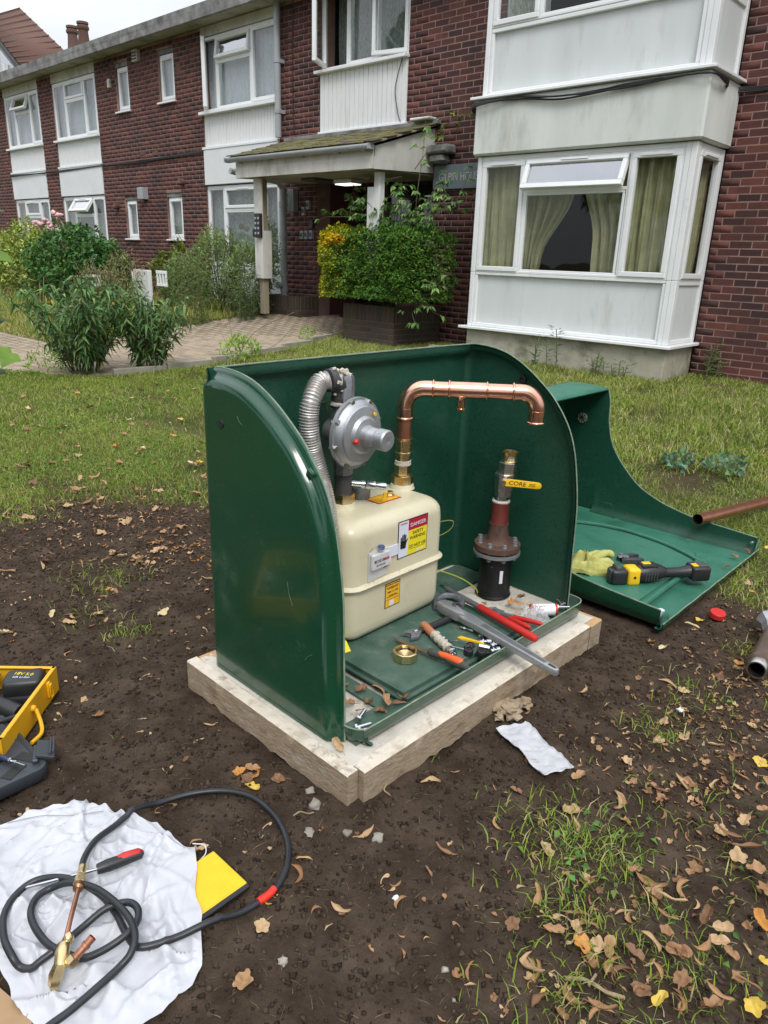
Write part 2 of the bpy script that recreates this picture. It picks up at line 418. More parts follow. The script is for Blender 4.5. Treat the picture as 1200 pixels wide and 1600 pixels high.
# trodden flat under the sack, the cases and the cover
for a0, a1, b0, b1 in ((-1.66, -.93, .25, .705), (-2.5, -1.64, .05, .80), (-2.0, -.87, 2.49, 3.61), (-.97, -.70, 1.48, 1.67), (-.66, -.47, 2.38, 2.9), (-1.26, -1.0, .58, .73)):
    Z = np.where((X > a0) & (X < a1) & (Y > b0) & (Y < b1), np.minimum(Z, -.001), Z)
nx, ny = X.shape
GXS, GYS, GZ = xs, ys, Z
V = np.stack([X, Y, Z], -1).reshape(-1, 3)
idx = np.arange(nx * ny).reshape(nx, ny)
F = np.stack([idx[:-1, :-1], idx[1:, :-1], idx[1:, 1:], idx[:-1, 1:]], -1).reshape(-1, 4)
def ground_mat():
    m = mat('ground_soil_and_turf', [(.036, .025, .0175), (.058, .041, .029), (.088, .064, .046)], .93, scale=9, bump=1., bscale=60, bdist=.012, dirt=((.085, .064, .048), 55, .58, .6), rvar=.04, spec=.06)
    t = m.node_tree; N = t.nodes; L = t.links
    b = N['Principled BSDF']
    src = b.inputs['Base Color'].links[0].from_socket
    at = N.new('ShaderNodeAttribute'); at.attribute_name = 'tint'
    n = N.new('ShaderNodeTexNoise'); n.inputs['Scale'].default_value = 4.; n.inputs['Detail'].default_value = 8
    tcn = N.new('ShaderNodeNewGeometry'); L.new(tcn.outputs['Position'], n.inputs[0])
    cr = N.new('ShaderNodeValToRGB'); cr.color_ramp.elements[0].position = .35; cr.color_ramp.elements[0].color = (.05, .06, .018, 1)
    cr.color_ramp.elements[1].position = .65; cr.color_ramp.elements[1].color = (.11, .1, .04, 1)
    L.new(n.outputs[0], cr.inputs[0])
    mm = N.new('ShaderNodeMixRGB'); L.new(at.outputs['Fac'], mm.inputs[0]); L.new(cr.outputs[0], mm.inputs[1]); L.new(src, mm.inputs[2])
    L.new(mm.outputs[0], b.inputs['Base Color'])
    return m
M['ground'] = ground_mat()
S2 = np.maximum(S, sm((X + 3.0) / .8) * sm((3.0 - Y + .6 * (fbm(X, Y, 3, 12) - .5)) / .5))
Sf = S2.reshape(-1, 1)
gr = np_mesh('ground', V, F.ravel(), np.full(len(F), 4), 'ground', None, np.repeat(Sf, 3, 1), True)
gr['kind'] = 'structure'
# ================================================================== THE APARTMENT BUILDING
YW = 8.4
bld = thing('apartment_building', 'two storey dark red brick apartment building with white bay window behind the lawn', 'building', (-9, YW, .1))
BR = []     # (centre, size, wall object)
def brick_wall(x0, x1, z0, z1, holes=(), y=YW, nm='brick_wall', parent=bld, bricks=True):
    xc = sorted({x0, x1, *[min(max(h[0], x0), x1) for h in holes], *[min(max(h[1], x0), x1) for h in holes]})
    zc = sorted({z0, z1, *[min(max(h[2], z0), z1) for h in holes], *[min(max(h[3], z0), z1) for h in holes]})
    mb = MB()
    def inh(a, c): return any(h[0] < a < h[1] and h[2] < c < h[3] for h in holes)
    for a, b in zip(xc, xc[1:]):
        for c, d in zip(zc, zc[1:]):
            if not inh((a + b) / 2, (c + d) / 2): mb.bb(a, b, y + .0018, y + .28, c, d)
    w = mb.build(nm, 'mortar', parent)
    k0 = int(math.floor(z0 / .075)); k1 = int(math.ceil(z1 / .075))
    for k in range(k0, k1):
        za = k * .075 + .005; zb = za + .065
        if za < z0 - .001 or zb > z1 + .001: continue
        off = .1125 if k % 2 else 0
        # free spans in this course
        spans = [(x0, x1)]
        for h in holes:
            if h[2] < zb - .01 and h[3] > za + .01:
                ns_ = []
                for a, b in spans:
                    if h[1] <= a or h[0] >= b: ns_.append((a, b)); continue
                    if h[0] > a: ns_.append((a, h[0]))
                    if h[1] < b: ns_.append((h[1], b))
                spans = ns_
        for a, b in spans:
            i = math.floor((a - off) / .225)
            while True:
                ba = i * .225 + off + .005; bb_ = ba + .215; i += 1
                if ba > b: break
                ca = max(ba, a); cb = min(bb_, b)
                if cb - ca < .03: continue
                BR.append(((ca + cb) / 2, y, (za + zb) / 2, cb - ca - .002, w))
    return w
brick_wall(-3.115, 1.6, 0, 5.25)
brick_wall(-7.53, -5.70, 0, 5.25, [(-7.6, -7.0, -.1, 2.9), (-7.6, -7.0, 2.9, 3.0)])
brick_wall(-10.27, -9.28, .2, 4.93, [(-9.36, -9.2, 0, 3.0)])
holes4 = [(-15.40, -14.90, 3.9, 4.76), (-13.80, -13.26, 3.91, 4.77), (-15.40, -14.92, 1.5, 2.33), (-13.77, -13.22, 1.5, 2.35)]
brick_wall(-16.25, -12.39, .1, 4.92, holes4)
brick_wall(-19.03, -18.30, .1, 4.92)
brick_wall(-25.0, -21.03, .1, 4.92)
# split the 300 bricks that show largest from the rest
def brick_score(b):
    p = px_of((b[0], b[1], b[2]))
    if p is None or not (-40 < p[0] < 1240 and -40 < p[1] < 1640) or b[3] < .2: return 0
    if -5.8 < b[0] < -3.1: return 0
    return 1 / p[2]
BR.sort(key=brick_score, reverse=True)
def brick_mesh(seed):
    mb = MB(); mb.box((0, .024, 0), (.215, .048, .065), None, .0025)
    for v in mb.bm.verts: v.co += noise.noise_vector(v.co * 40 + Vector((seed * 3, 0, 0))) * .0011
    me = bpy.data.meshes.new('brick'); mb.bm.to_mesh(me); mb.bm.free(); me.materials.append(M['brick']); return me
bm4 = [brick_mesh(i) for i in range(5)]
for i, b in enumerate(BR[:300]):
    o = bpy.data.objects.new('brick', bm4[i % 5]); COL.objects.link(o)
    o.location = (b[0], b[1] + random.uniform(-.0004, .0006), b[2]); o.parent = b[4]
def boxes_np(name, arr, m, parent):
    """arr: n x 6 (cx,cy,cz,dx,dy,dz) -> one mesh of boxes"""
    arr = np.asarray(arr, float)
    c = np.array([[-1, -1, -1], [1, -1, -1], [1, 1, -1], [-1, 1, -1], [-1, -1, 1], [1, -1, 1], [1, 1, 1], [-1, 1, 1]]) * .5
    v = arr[:, None, :3] + c[None] * arr[:, None, 3:]
    f = np.array([[0, 1, 5, 4], [1, 2, 6, 5], [3, 0, 4, 7], [4, 5, 6, 7], [0, 3, 2, 1], [2, 3, 7, 6]])
    F_ = (f[None] + 8 * np.arange(len(arr))[:, None, None]).reshape(-1)
    return np_mesh(name, v.reshape(-1, 3), F_, np.full(len(arr) * 6, 4), m, parent)
walls = {}
for b in BR[300:]: walls.setdefault(b[4].name, (b[4], []))[1].append((b[0], b[1] + .02 + random.uniform(-.0004, .0006), b[2], b[3], .04, .065))
for w, a in walls.values():
    o = boxes_np('brickwork', a, 'brick', w); o['kind'] = 'stuff'

# rooms behind the openings
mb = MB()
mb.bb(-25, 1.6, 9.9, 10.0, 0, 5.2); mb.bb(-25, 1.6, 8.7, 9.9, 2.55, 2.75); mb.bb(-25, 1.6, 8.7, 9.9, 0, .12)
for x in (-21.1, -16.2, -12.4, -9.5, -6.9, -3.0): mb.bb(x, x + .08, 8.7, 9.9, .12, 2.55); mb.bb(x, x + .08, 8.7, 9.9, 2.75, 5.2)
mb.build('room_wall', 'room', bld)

class WB:
    """boxes in a facade frame: u along, v up, w outward"""
    def __init__(s, o, ux, n): s.o = Vector(o); s.u = Vector(ux); s.n = Vector(n); s.mb = MB(); s.rm = Matrix((s.u, s.n, (0, 0, 1))).transposed()
    def b(s, u0, u1, v0, v1, w0, w1, bev=0., piv=None):
        c = s.u * ((u0 + u1) / 2) + s.n * ((w0 + w1) / 2) + Vector((0, 0, (v0 + v1) / 2)); rot = s.rm; d = (u1 - u0, w1 - w0, v1 - v0)
        if piv:
            (pu, pv, pw), ax, ang = piv
            P0 = s.u * pu + s.n * pw + Vector((0, 0, pv)); q = Matrix.Rotation(ang, 3, -s.u if ax == 'u' else Vector((0, 0, 1)))
            c = P0 + q @ (c - P0); rot = q @ s.rm
        s.mb.box(s.o + c, d, rot, bev); return s
def window(o, ux, n, W, H, lights, frame=.045, dep=.07, glass='glass', cur=None, parent=bld, name='window', bars=(), backing=True):
    """lights: (u0,u1,v0,v1,kind,angle) kinds: fix, top, left, right"""
    f = WB(o, ux, n)
    f.b(0, W, 0, frame, -dep, 0, .004); f.b(0, W, H - frame, H, -dep, 0, .004)
    f.b(0, frame, frame, H - frame, -dep, -.001, .004); f.b(W - frame, W, frame, H - frame, -dep, -.001, .004)
    for a in bars: f.b(*a, -dep + .002, -.002, .004)
    fr = f.mb.build(name, 'upvc', parent)
    for (u0, u1, v0, v1, kind, ang) in lights:
        piv = None
        if kind == 'top': piv = ((u0, v1, .012), 'u', ang)
        if kind == 'left': piv = ((u0, v0, .012), 'z', ang)
        if kind == 'right': piv = ((u1, v0, .012), 'z', ang)
        t = .03 if kind == 'fix' else .052
        w1 = -.006 if kind == 'fix' else .014
        s_ = WB(o, ux, n)
        s_.b(u0, u1, v0, v0 + t, -.05, w1, .005, piv); s_.b(u0, u1, v1 - t, v1, -.05, w1, .005, piv)
        s_.b(u0, u0 + t, v0 + t, v1 - t, -.05, w1 - .001, .005, piv); s_.b(u1 - t, u1, v0 + t, v1 - t, -.05, w1 - .001, .005, piv)
        if kind == 'top' : s_.b((u0 + u1) / 2 - .16, (u0 + u1) / 2 + .16, v1 - t * .62, v1 - t * .3, w1, w1 + .012, 0, piv)
        s_.mb.build('sash', 'upvc', fr)
        g_ = WB(o, ux, n); g_.b(u0 + t - .004, u1 - t + .004, v0 + t - .004, v1 - t + .004, -.026, -.020, 0, piv)
        g_.mb.build('pane', 'glass_sky' if (kind == 'top' and ang) else glass, fr)
    if cur:
        for (m, ca, cb, amp, fq, wdep) in cur:   # ca(v), cb(v): left and right edge by height 0..1
            oo = Vector(o); uu = Vector(ux); nn = Vector(n)
            def fn(i, j):
                a = ca(j); b = cb(j); u = a + (b - a) * i
                return oo + uu * u + nn * (-wdep + amp * math.sin(fq * i * 6.283 + 1.3 * math.sin(3 * j)) + amp * .5 * math.sin(fq * 2.3 * i * 6.283 + 2)) + Vector((0, 0, .03 + (H - .06) * j))
            c_ = MB().grid(fn, 70, 14).build('curtain', m, fr, 60)
    return fr

def full(m, W, amp=.02, fq=9, d=.13): return (m, lambda v: .02, lambda v: W - .02, amp, fq, d)
def cladding(x0, x1, z0, z1, y, n):
    mb = MB(); w = (x1 - x0) / n
    mb.bb(x0, x1, y + .012, y + .1, z0, z1)
    for i in range(n): mb.bb(x0 + i * w + .004, x0 + (i + 1) * w - .004, y, y + .012, z0, z1, .002)
    o = mb.build('board_cladding', 'board', bld); return o
def strip(nm, m, *b, bev=.004): return MB().bb(*b, bev).build(nm, m, bld)
WX = (1, 0, 0); WN = (0, -1, 0)
# --- small windows in the blank wall
for i, (x0, x1, z0, z1) in enumerate(holes4):
    low = z0 < 3
    zt = z1 - .075
    MB().bb(x0, x1, YW + .02, YW + .2, zt + .002, z1).build('lintel', 'eave', bld)
    window((x0 + .01, YW + .045, z0 + .005), WX, WN, x1 - x0 - .02, zt - z0 - .01, [(.04, x1 - x0 - .06, .04, zt - z0 - .05, 'top', 0)], cur=[full('netdark' if low else 'net', x1 - x0 - .02, .008, 5, .1)])
    MB().bb(x0 - .03, x1 + .03, YW - .05, YW + .04, z0 - .03, z0 + .002, .006).build('window_sill', 'upvc', bld)
# --- three light windows, far left A, B and C, upper and lower
def three(x0, x1, z0, z1, lo, topz, y, opened=0., side=None, cm='net', sp=(.27, .72)):
    W = x1 - x0; H = z1 - z0; a = W * sp[0]; b = W * sp[1]; t = H * topz
    L_ = [(.04, a - .01, .04, H - .04, 'left' if side else 'fix', side or 0),
          (a + .03, b - .03, t + .03, H - .04, 'top', opened), (a + .03, b - .03, .04, t - .01, 'fix', 0), (b + .01, W - .04, .04, H - .04, 'top', 0)]
    window((x0, y, z0), WX, WN, W, H, L_, bars=[(a - .015, a + .03, .045, H - .045), (b - .03, b + .015, .045, H - .045), (a + .03, b - .03, t - .015, t + .03)],
           cur=[full(cm, W, .014, 16, .14)])
for (x0, x1) in ((-21.03, -19.03), (-18.30, -16.25)):
    isA = x0 < -20
    three(x0, x1, 3.57, 4.72, 1, .66, YW + .02, R(22) if isA else 0)
    strip('window_sill', 'upvc', x0 - .02, x1 + .02, YW - .07, YW + .05, 3.53, 3.57)
    cladding(x0, x1, 3.03, 3.53, YW + .015, 22)
    strip('ledge', 'upvc', x0 - .02, x1 + .02, YW - .03, YW + .05, 2.99, 3.03)
    strip('rendered_band', 'render_w', x0, x1, YW - .02, YW + .1, 2.40, 2.99)
    three(x0, x1, 1.15, 2.38, 1, .68, YW + .02, 0 if isA else R(35), cm='netdark')
    strip('wall_base', 'render_w', x0, x1, YW + .02, YW + .1, .1, 1.15)
    strip('frieze', 'cream', x0, x1, YW + .0, YW + .1, 4.73, 4.92)
x0, x1 = -12.39, -10.27
three(x0, x1, 3.62, 4.76, 1, .66, YW + .02, R(9), R(-38), sp=(.19, .66))
strip('window_sill', 'upvc', x0 - .03, x1, YW - .09, YW + .05, 3.57, 3.62)
cladding(x0, x1, 3.06, 3.57, YW + .015, 26)
strip('ledge', 'upvc', x0 - .03, x1, YW - .04, YW + .05, 3.02, 3.06)
strip('rendered_band', 'render_w', x0, x1, YW - .03, YW + .1, 2.44, 3.02)
strip('frieze', 'cream', x0, x1, YW, YW + .1, 4.77, 4.92)
three(x0, x1, 1.05, 2.42, 1, .7, YW + .02, 0, cm='netdark', sp=(.24, .78))
strip('wall_base', 'render_w', x0, x1, YW + .02, YW + .1, .1, 1.05)
# --- window D above the porch
x0, x1 = -9.28, -7.53; W = x1 - x0; H = 1.36
window((x0, YW + .02, 3.885), WX, WN, W, H, [(.04, .52, .04, H - .04, 'left', R(-62)), (.56, 1.12, 1.0, H - .04, 'fix', 0), (.56, 1.12, .04, .95, 'fix', 0), (1.14, W - .04, .04, H - .04, 'right', R(12))],
       bars=[(.52, .56, .045, H - .045), (1.12, 1.15, .045, H - .045), (.56, 1.12, .95, 1.0)], glass='glass', cur=[full('netdark', W, .02, 7, .35)])
strip('window_sill', 'upvc', x0 - .06, x1 + .02, YW - .1, YW + .05, 3.845, 3.885)
cladding(x0, x1, 3.07, 3.845, YW - .02, 19)
strip('ledge', 'upvc', x0 - .02, x1 + .02, YW - .05, YW + .05, 3.04, 3.07)
MB().bb(x0, x1, YW, YW + .2, 2.4, 3.04).build('beam', 'eave', bld)
MB().bb(-9.36, -7.0, YW + .21, YW + .9, 2.42, 2.55).build('porch_ceiling', 'soffit', bld)
# --- eaves, roof, downpipe
strip('eaves_soffit', 'soffit', -26, 1.6, YW - .33, YW + .1, 4.93, 4.98)
m_ = MB(); m_.bb(-26, 1.6, YW - .36, YW - .325, 4.9, 5.06, .012)
ev = m_.build('eaves_fascia', 'eave', bld)
MB().bb(-26, 1.6, YW - .36, 16, 5.0, 5.12).build('roof', 'eave', bld)
def part_tube(nm, m, pts, r, parent=bld, n=12, k=6): return MB().tube(smooth_path(pts, k), r, n).build(nm, m, parent, 60)
dp = MB(); dp.cyl((-10.19, YW - .09, 3.06), (-10.19, YW - .09, 4.93), .05)
for z in (4.1, 3.4): dp.cyl((-10.19, YW - .09, z), (-10.19, YW - .09, z + .07), .058); dp.bb(-10.26, -10.12, YW - .07, YW, z, z + .05)
dp.build('downpipe', 'greyplastic', bld)
dp = MB(); dp.cyl((-9.96, 8.2, .45), (-9.96, 8.2, 2.3), .055)
for z in (2.0, 1.55, .95, .7): dp.cyl((-9.96, 8.2, z), (-9.96, 8.2, z + .09), .068)
dp.tube([(-9.96, 8.2, 2.28), (-9.97, 8.1, 2.38), (-10.1, 7.6, 2.44), (-10.12, 7.3, 2.47)], .045)
dp.cyl((-9.96, 8.15, .8), (-9.96, 8.05, .8), .05)
dp.build('downpipe', 'greyplastic', bld)
# --- cables
for k in range(3):
    part_tube('cable', 'cable', [(-21.0, YW - .06, 2.97 - .02 * k), (-18.3, YW - .03, 2.93 + .01 * k), (-16.3, YW - .03, 2.96), (-14.6, YW - .02, 2.94 + .015 * k), (-12.4, YW - .03, 2.99 + .01 * k)], .011, n=6)
for k in range(4):
    dz = .012 * k
    part_tube('cable', 'cable', [(-5.83, 8.2, 2.86 + dz), (-5.8, 7.6, 2.95 + dz), (-5.2, 7.585, 3.0 + .01 * math.sin(k * 2)), (-4.6, 7.58 - .004 * k, 2.93 + .03 * (k % 2)), (-3.9, 7.58, 2.99 - .01 * k), (-3.3, 7.58, 3.0), (-3.04, 7.58, 2.985), (-3.03, 7.9, 2.985 - dz), (-3.02, 8.36, 2.99 - dz), (-1.2, 8.38, 3.0 - dz)], .009, n=6)
part_tube('cable', 'cable', [(-7.6, YW - .05, 3.84), (-7.72, YW - .04, 3.5), (-7.66, YW - .04, 3.2), (-7.6, YW - .04, 3.06)], .006, n=6)
part_tube('cable', 'cable', [(-9.9, YW - .01, 4.9), (-9.92, YW - .01, 4.0), (-9.9, YW - .01, 3.1)], .008, n=6)
# --- fittings on the wall
def fit(nm, m, x, z, w, h, d=.05, y=YW, bev=.006): return MB().bb(x - w / 2, x + w / 2, y - d, y + .01, z - h / 2, z + h / 2, bev).build(nm, m, bld)
v = fit('wall_vent', 'cream', -14.5, 4.78, .2, .2, .07)
for k in range(3): MB().bb(-14.58, -14.42, YW - .078, YW - .07, 4.71 + .05 * k, 4.735 + .05 * k).build('vent_slot', 'darkgrey', v)
fit('wall_light', 'cream', -15.62, 4.44, .09, .16, .05)
for x, z in ((-14.55, 3.1), (-14.08, 3.07)):
    v = fit('air_brick', 'rooftile', x, z, .21, .07, .006)
fit('air_brick', 'rooftile', -13.12, 4.4, .14, .2, .006)
fit('flue_box', 'greyplastic', -14.55, 2.36, .2, .22, .13)
for x, z in ((-13.15, 2.52), (-15.7, 2.14)):
    m_ = MB(); m_.lathe((x, YW, z), (0, -1, 0), [(0, .06), (.09, .06), (.1, .05), (.1, .03)], 14); m_.lathe((x, YW - .08, z + .03), (0, 0, -1), [(0, .02), (.03, .055), (.06, .06), (.07, .03)], 12)
    m_.build('flue_terminal', 'rooftile', bld)
for x, z in ((-9.66, 1.96), (-9.55, 2.05), (-9.46, 1.76), (-9.7, 1.6), (-9.59, 1.6), (-9.475, 1.605)):
    dk = z == 1.76
    kb = fit('key_safe', 'black' if dk else 'greyplastic', x, z, .07, .13, .045)
    if not dk: MB().bb(x - .02, x + .02, YW - .052, YW - .045, z - .03, z + .03).build('keypad', 'darkgrey', kb)
fit('meter_box', 'greyplastic', -9.9, 2.12, .14, .34, .1)
# --- door recess
MB().bb(-9.44, -9.365, YW + .285, 9.35, .3, 2.42).build('recess_wall', 'brick', bld)
MB().bb(-7.0, -6.9, YW + .285, 9.35, .15, 2.42).build('recess_wall', 'brick', bld)
db = MB(); db.bb(-9.36, -9.25, 9.15, 9.25, .36, 2.42); db.bb(-8.62, -8.52, 9.15, 9.25, .36, 2.42); db.bb(-9.25, -8.62, 9.16, 9.24, 2.3, 2.42); db.bb(-9.25, -8.62, 9.16, 9.24, .36, .5); db.bb(-7.5, -7.4, 9.15, 9.25, .36, 2.42); db.bb(-8.52, -7.5, 9.16, 9.24, 1.0, 1.1)
dr = db.build('entrance_door', 'door', bld)
MB().bb(-9.25, -8.62, 9.19, 9.2, .5, 2.3).build('pane', 'glass', dr)
MB().bb(-8.52, -7.5, 9.19, 9.2, 1.1, 2.42).build('pane', 'glass', dr)
MB().bb(-8.52, -7.5, 9.19, 9.22, .36, 1.0).build('door_panel', 'door', dr)
MB().bb(-8.98, -8.68, 9.13, 9.145, 1.78, 2.06).build('notice', 'white', dr)
text('NOTICE', .06, (-8.83, 9.126, 2.0), WX, (0, 0, 1), 'cable', dr)
text('PLEASE KEEP\nTHIS DOOR\nCLOSED', .036, (-8.83, 9.126, 1.88), WX, (0, 0, 1), 'cable', dr)
MB().bb(-8.96, -8.7, 9.13, 9.145, 1.5, 1.74).build('notice', 'kerb', dr)
MB().bb(-8.8, -8.68, 9.13, 9.145, 2.12, 2.36).build('notice', 'cream', dr)
MB().bb(-9.2, -7.6, 8.75, 9.3, .3, .37, .01).build('door_step', 'door', bld)

# ------------------------------------------------------------------ bay window
YB = 7.67
bx0, bx1 = -5.715, -3.12
MB().bb(bx0, bx1 - .005, YB, YW - .001, -.1, .485, .01).build('bay_plinth', 'plinthr', bld, noise_amp=.006)
strip('bay_sill', 'upvc', bx0 - .09, bx1 + .06, YB - .07, YW - .002, .487, .52, bev=.006)
# lower panels and posts
pm = MB(); pm.bb(bx0 + .07, bx1 - .07, YB + .05, YB + .09, .52, 1.165); pm.bb(bx1 - .06, bx1 - .03, YB + .07, YW - .003, .52, 1.165); pm.bb(bx0 + .03, bx0 + .06, YB + .07, YW - .003, .52, 1.165)
pm.build('bay_panel', 'panel', bld)
def bay_posts(z0, z1):
    f = MB()
    f.bb(bx0, bx0 + .06, YB, YB + .07, z0, z1, .005)
    f.bb(bx1 - .115, bx1 - .062, YB + .004, YB + .06, z0, z1, .005)
    f.bb(bx1 - .06, bx1, YB, YB + .075, z0, z1, .005)
    f.bb(bx1 - .055, bx1 - .005, YW - .06, YW - .003, z0, z1, .005); f.bb(bx0 + .005, bx0 + .055, YW - .06, YW - .003, z0, z1, .005)
    return f
f = bay_posts(.521, 1.165)
f.bb(bx0 + .062, bx1 - .117, YB + .012, YB + .05, .522, .565, .005); f.bb(bx0 + .062, bx1 - .117, YB + .012, YB + .05, 1.135, 1.166, .005)
f.bb(bx0 + .062, bx0 + .1, YB + .014, YB + .05, .567, 1.133, .004); f.bb(bx1 - .15, bx1 - .119, YB + .014, YB + .05, .567, 1.133, .004)
f.bb(bx1 - .04, bx1 - .012, YB + .08, YW - .065, .522, .565, .004); f.bb(bx1 - .04, bx1 - .012, YB + .08, YW - .065, 1.12, 1.166, .004)
f.build('bay_frame', 'upvc', bld)
f = bay_posts(1.167, 2.445); f.bb(bx0 + .062, bx1 - .117, YB + .01, YB + .06, 2.40, 2.445, .004); f.bb(bx1 - .05, bx1 - .01, YB + .08, YW - .065, 2.40, 2.445, .004)
f.build('bay_frame', 'upvc', bld)
def bay_window(z0, z1, cur, top, low):
    W = bx1 - .117 - (bx0 + .06); H = z1 - z0; o = (bx0 + .06, YB + .012, z0)
    a = .60; b = 1.86; t = H * top
    def lr(x): return x
    L_ = [(.02, a, .02, H - .02, 'top', 0) if low else (.02, a, .02, H - .02, 'top', 0), (a + .02, b - .02, t + .02, H - .015, 'top', R(20) if low else 0), (a + .02, b - .02, .02, t, 'fix', 0), (b + .02, W - .02, .02, H - .02, 'top', 0)]
    return window(o, WX, WN, W, H, L_, frame=.03, bars=[(a, a + .03, .03, H - .03), (b - .01, b + .02, .03, H - .03), (a + .03, b - .01, t - .005, t + .03)], cur=cur, name='bay_window', glass='glass_clear')
W_ = bx1 - .117 - (bx0 + .06)
cur = [('curtain', lambda v: .0, lambda v: .62, .02, 5, .12),
       ('curtain', lambda v: .62, lambda v: .80 + .42 * float(sm((v - .15) / .6)) + .05 * math.sin(v * 5), .03, 4, .14),
       ('curtain', lambda v: 1.86 - .38 - .20 * float(sm((v - .3) / .6)), lambda v: 1.9, .03, 4, .15),
       ('curtain', lambda v: 1.9, lambda v: W_, .028, 4, .12)]
bay_window(1.167, 2.4, cur, .71, True)
window((bx1 - .008, YB + .085, 1.167), (0, 1, 0), (1, 0, 0), YW - .07 - (YB + .085), 1.233, [(.02, YW - .07 - (YB + .085) - .02, .02, 1.21, 'top', 0)], frame=.02, name='bay_window', glass='glass_clear',
       cur=[('curtain', lambda v: .2 + .2 * v, lambda v: .56, .02, 3, .12)])
# rendered band, ledge, upper panels
b = MB(); b.bb(bx0 - .045, bx1 + .045, YB - .06, YW - .003, 2.455, 3.03, .02)
b.build('rendered_band', 'render', bld)
strip('bay_ledge', 'upvc', bx0 - .1, bx1 + .09, YB - .1, YW - .004, 3.035, 3.065, bev=.005)
pm = MB(); pm.bb(bx0 + .07, bx1 - .07, YB + .05, YB + .09, 3.066, 3.74); pm.bb(bx1 - .06, bx1 - .03, YB + .07, YW - .003, 3.066, 3.74); pm.bb(bx0 + .03, bx0 + .06, YB + .07, YW - .003, 3.066, 3.74)
pm.build('bay_panel', 'panel', bld)
f = bay_posts(3.067, 5.0)
f.bb(bx0 + .062, bx1 - .117, YB + .012, YB + .05, 3.068, 3.115, .005); f.bb(bx0 + .062, bx1 - .117, YB + .012, YB + .05, 3.70, 3.74, .005)
f.bb(bx0 + .062, bx0 + .1, YB + .014, YB + .05, 3.117, 3.698, .004); f.bb(bx1 - .16, bx1 - .119, YB + .014, YB + .05, 3.117, 3.698, .004)
f.bb(bx1 - .04, bx1 - .012, YB + .08, YW - .065, 3.068, 3.115, .004); f.bb(bx1 - .04, bx1 - .012, YB + .08, YW - .065, 3.68, 3.74, .004)
f.build('bay_frame', 'upvc', bld)
bay_window(3.745, 4.97, [('netdark', lambda v: 0, lambda v: .55, .02, 5, .3)], .7, False)
window((bx1 - .008, YB + .085, 3.745), (0, 1, 0), (1, 0, 0), YW - .07 - (YB + .085), 1.233, [(.02, YW - .07 - (YB + .085) - .02, .02, 1.21, 'top', 0)], frame=.02, name='bay_window')
MB().bb(-6.02, -5.9, 8.3, YW, 3.25, 3.69, .01).build('wall_cabinet', 'greyplastic', bld)
# --- house name sign on the wall
sg = thing('name_sign', 'grey rectangular house name sign half hidden by leaves on the brick beside the bay window', 'sign', (-6.4, 8.37, 2.34))
MB().bb(-6.96, -5.6, 8.36, 8.395, 2.19, 2.49, .004).build('sign_board', 'sign', sg)
text('GILPIN HOUSE', .14, (-6.865, 8.3555, 2.335), WX, (0, 0, 1), 'letter', sg, align='LEFT', sx=.78)
wr = MB(); wr.bb(-6.98, -6.62, 8.2, YW, 2.62, 2.72, .02); wr.bb(-6.95, -6.7, 8.22, YW, 2.5, 2.61, .03)
wr.build('broken_gutter_end', 'eave', bld, noise_amp=.015)

# ------------------------------------------------------------------ porch
px0, px1, pyf = -9.85, -7.0, 7.2
f = MB(); f.bb(px0, px1, pyf, pyf + .03, 2.345, 2.49, .003); f.bb(px0, px1, pyf + .012, pyf + .045, 2.492, 2.585)
f.build('porch_fascia', 'cream', bld)
for x in (px1 - .03, px0):
    MB().prism([(pyf + .032, 2.345), (YW - .002, 2.40), (YW - .002, 2.95), (pyf + .032, 2.60)], (x, 0, 0), (0, 1, 0), (0, 0, 1), .03).build('porch_side_board', 'cream', bld)
MB().bb(px0 + .03, px1 - .03, pyf + .05, YW, 2.36, 2.38).build('porch_ceiling', 'soffit', bld)
gt = MB()
def gut(i, j):
    a = math.pi * (1 + j); return (px0 - .12 + (px1 - px0 + .14) * i, pyf - .055 + .055 * math.cos(a), 2.615 + .06 * math.sin(a))
gt.grid(gut, 2, 9); gt.box((px0 - .12, pyf - .055, 2.59), (.01, .11, .06)); gt.box((px1 + .02, pyf - .055, 2.59), (.01, .11, .06))
for x in (-9.7, -9.0, -8.3, -7.6, -7.1): gt.box((x, pyf - .02, 2.57), (.03, .1, .05))
gt.build('porch_gutter', 'greyplastic', bld, solid=.006)
sl_v = Vector((0, YW - .02 - (pyf - .06), 3.0 - 2.635)); sln = sl_v.normalized()
MB().prism([(0, 0), (px1 - px0 + .1, 0), (px1 - px0 + .1, sl_v.length), (0, sl_v.length)], (px0 - .05, pyf - .06, 2.612), (1, 0, 0), sln, .02).build('porch_deck', 'wood', bld)
rot = Matrix.Rotation(math.atan2(sln.z, sln.y) + R(-3.5), 3, 'X')
tb = MB(); tb.box((0, 0, 0), (.158, .19, .014), None, .004)
for v_ in tb.bm.verts: v_.co += noise.noise_vector(v_.co * 15) * .006
tme = bpy.data.meshes.new('roof_tile'); tb.bm.to_mesh(tme); tb.bm.free(); tme.materials.append(M['tile'])
deck = bpy.data.objects['porch_deck']
for r_ in range(9):
    for c_ in range(19):
        x = px0 - .03 + c_ * .16 + (.08 if r_ % 2 else 0)
        if x > px1 + .06: continue
        o = bpy.data.objects.new('roof_tile', tme); COL.objects.link(o); o.parent = deck
        p = Vector((x, pyf - .06, 2.64)) + sln * (.07 + r_ * .145) + Vector((0, 0, random.uniform(0, .006)))
        o.matrix_basis = Matrix.Translation(p) @ (rot @ Matrix.Rotation(random.uniform(-.02, .02), 3, 'Z')).to_4x4()
strip('flashing', 'eave', px0 - .2, px1 + .1, YW - .1, YW - .002, 2.99, 3.035)
MB().bb(-7.3, -6.95, 8.2, YW, 3.036, 3.07, .01).build('broken_slate', 'render', bld, noise_amp=.008)
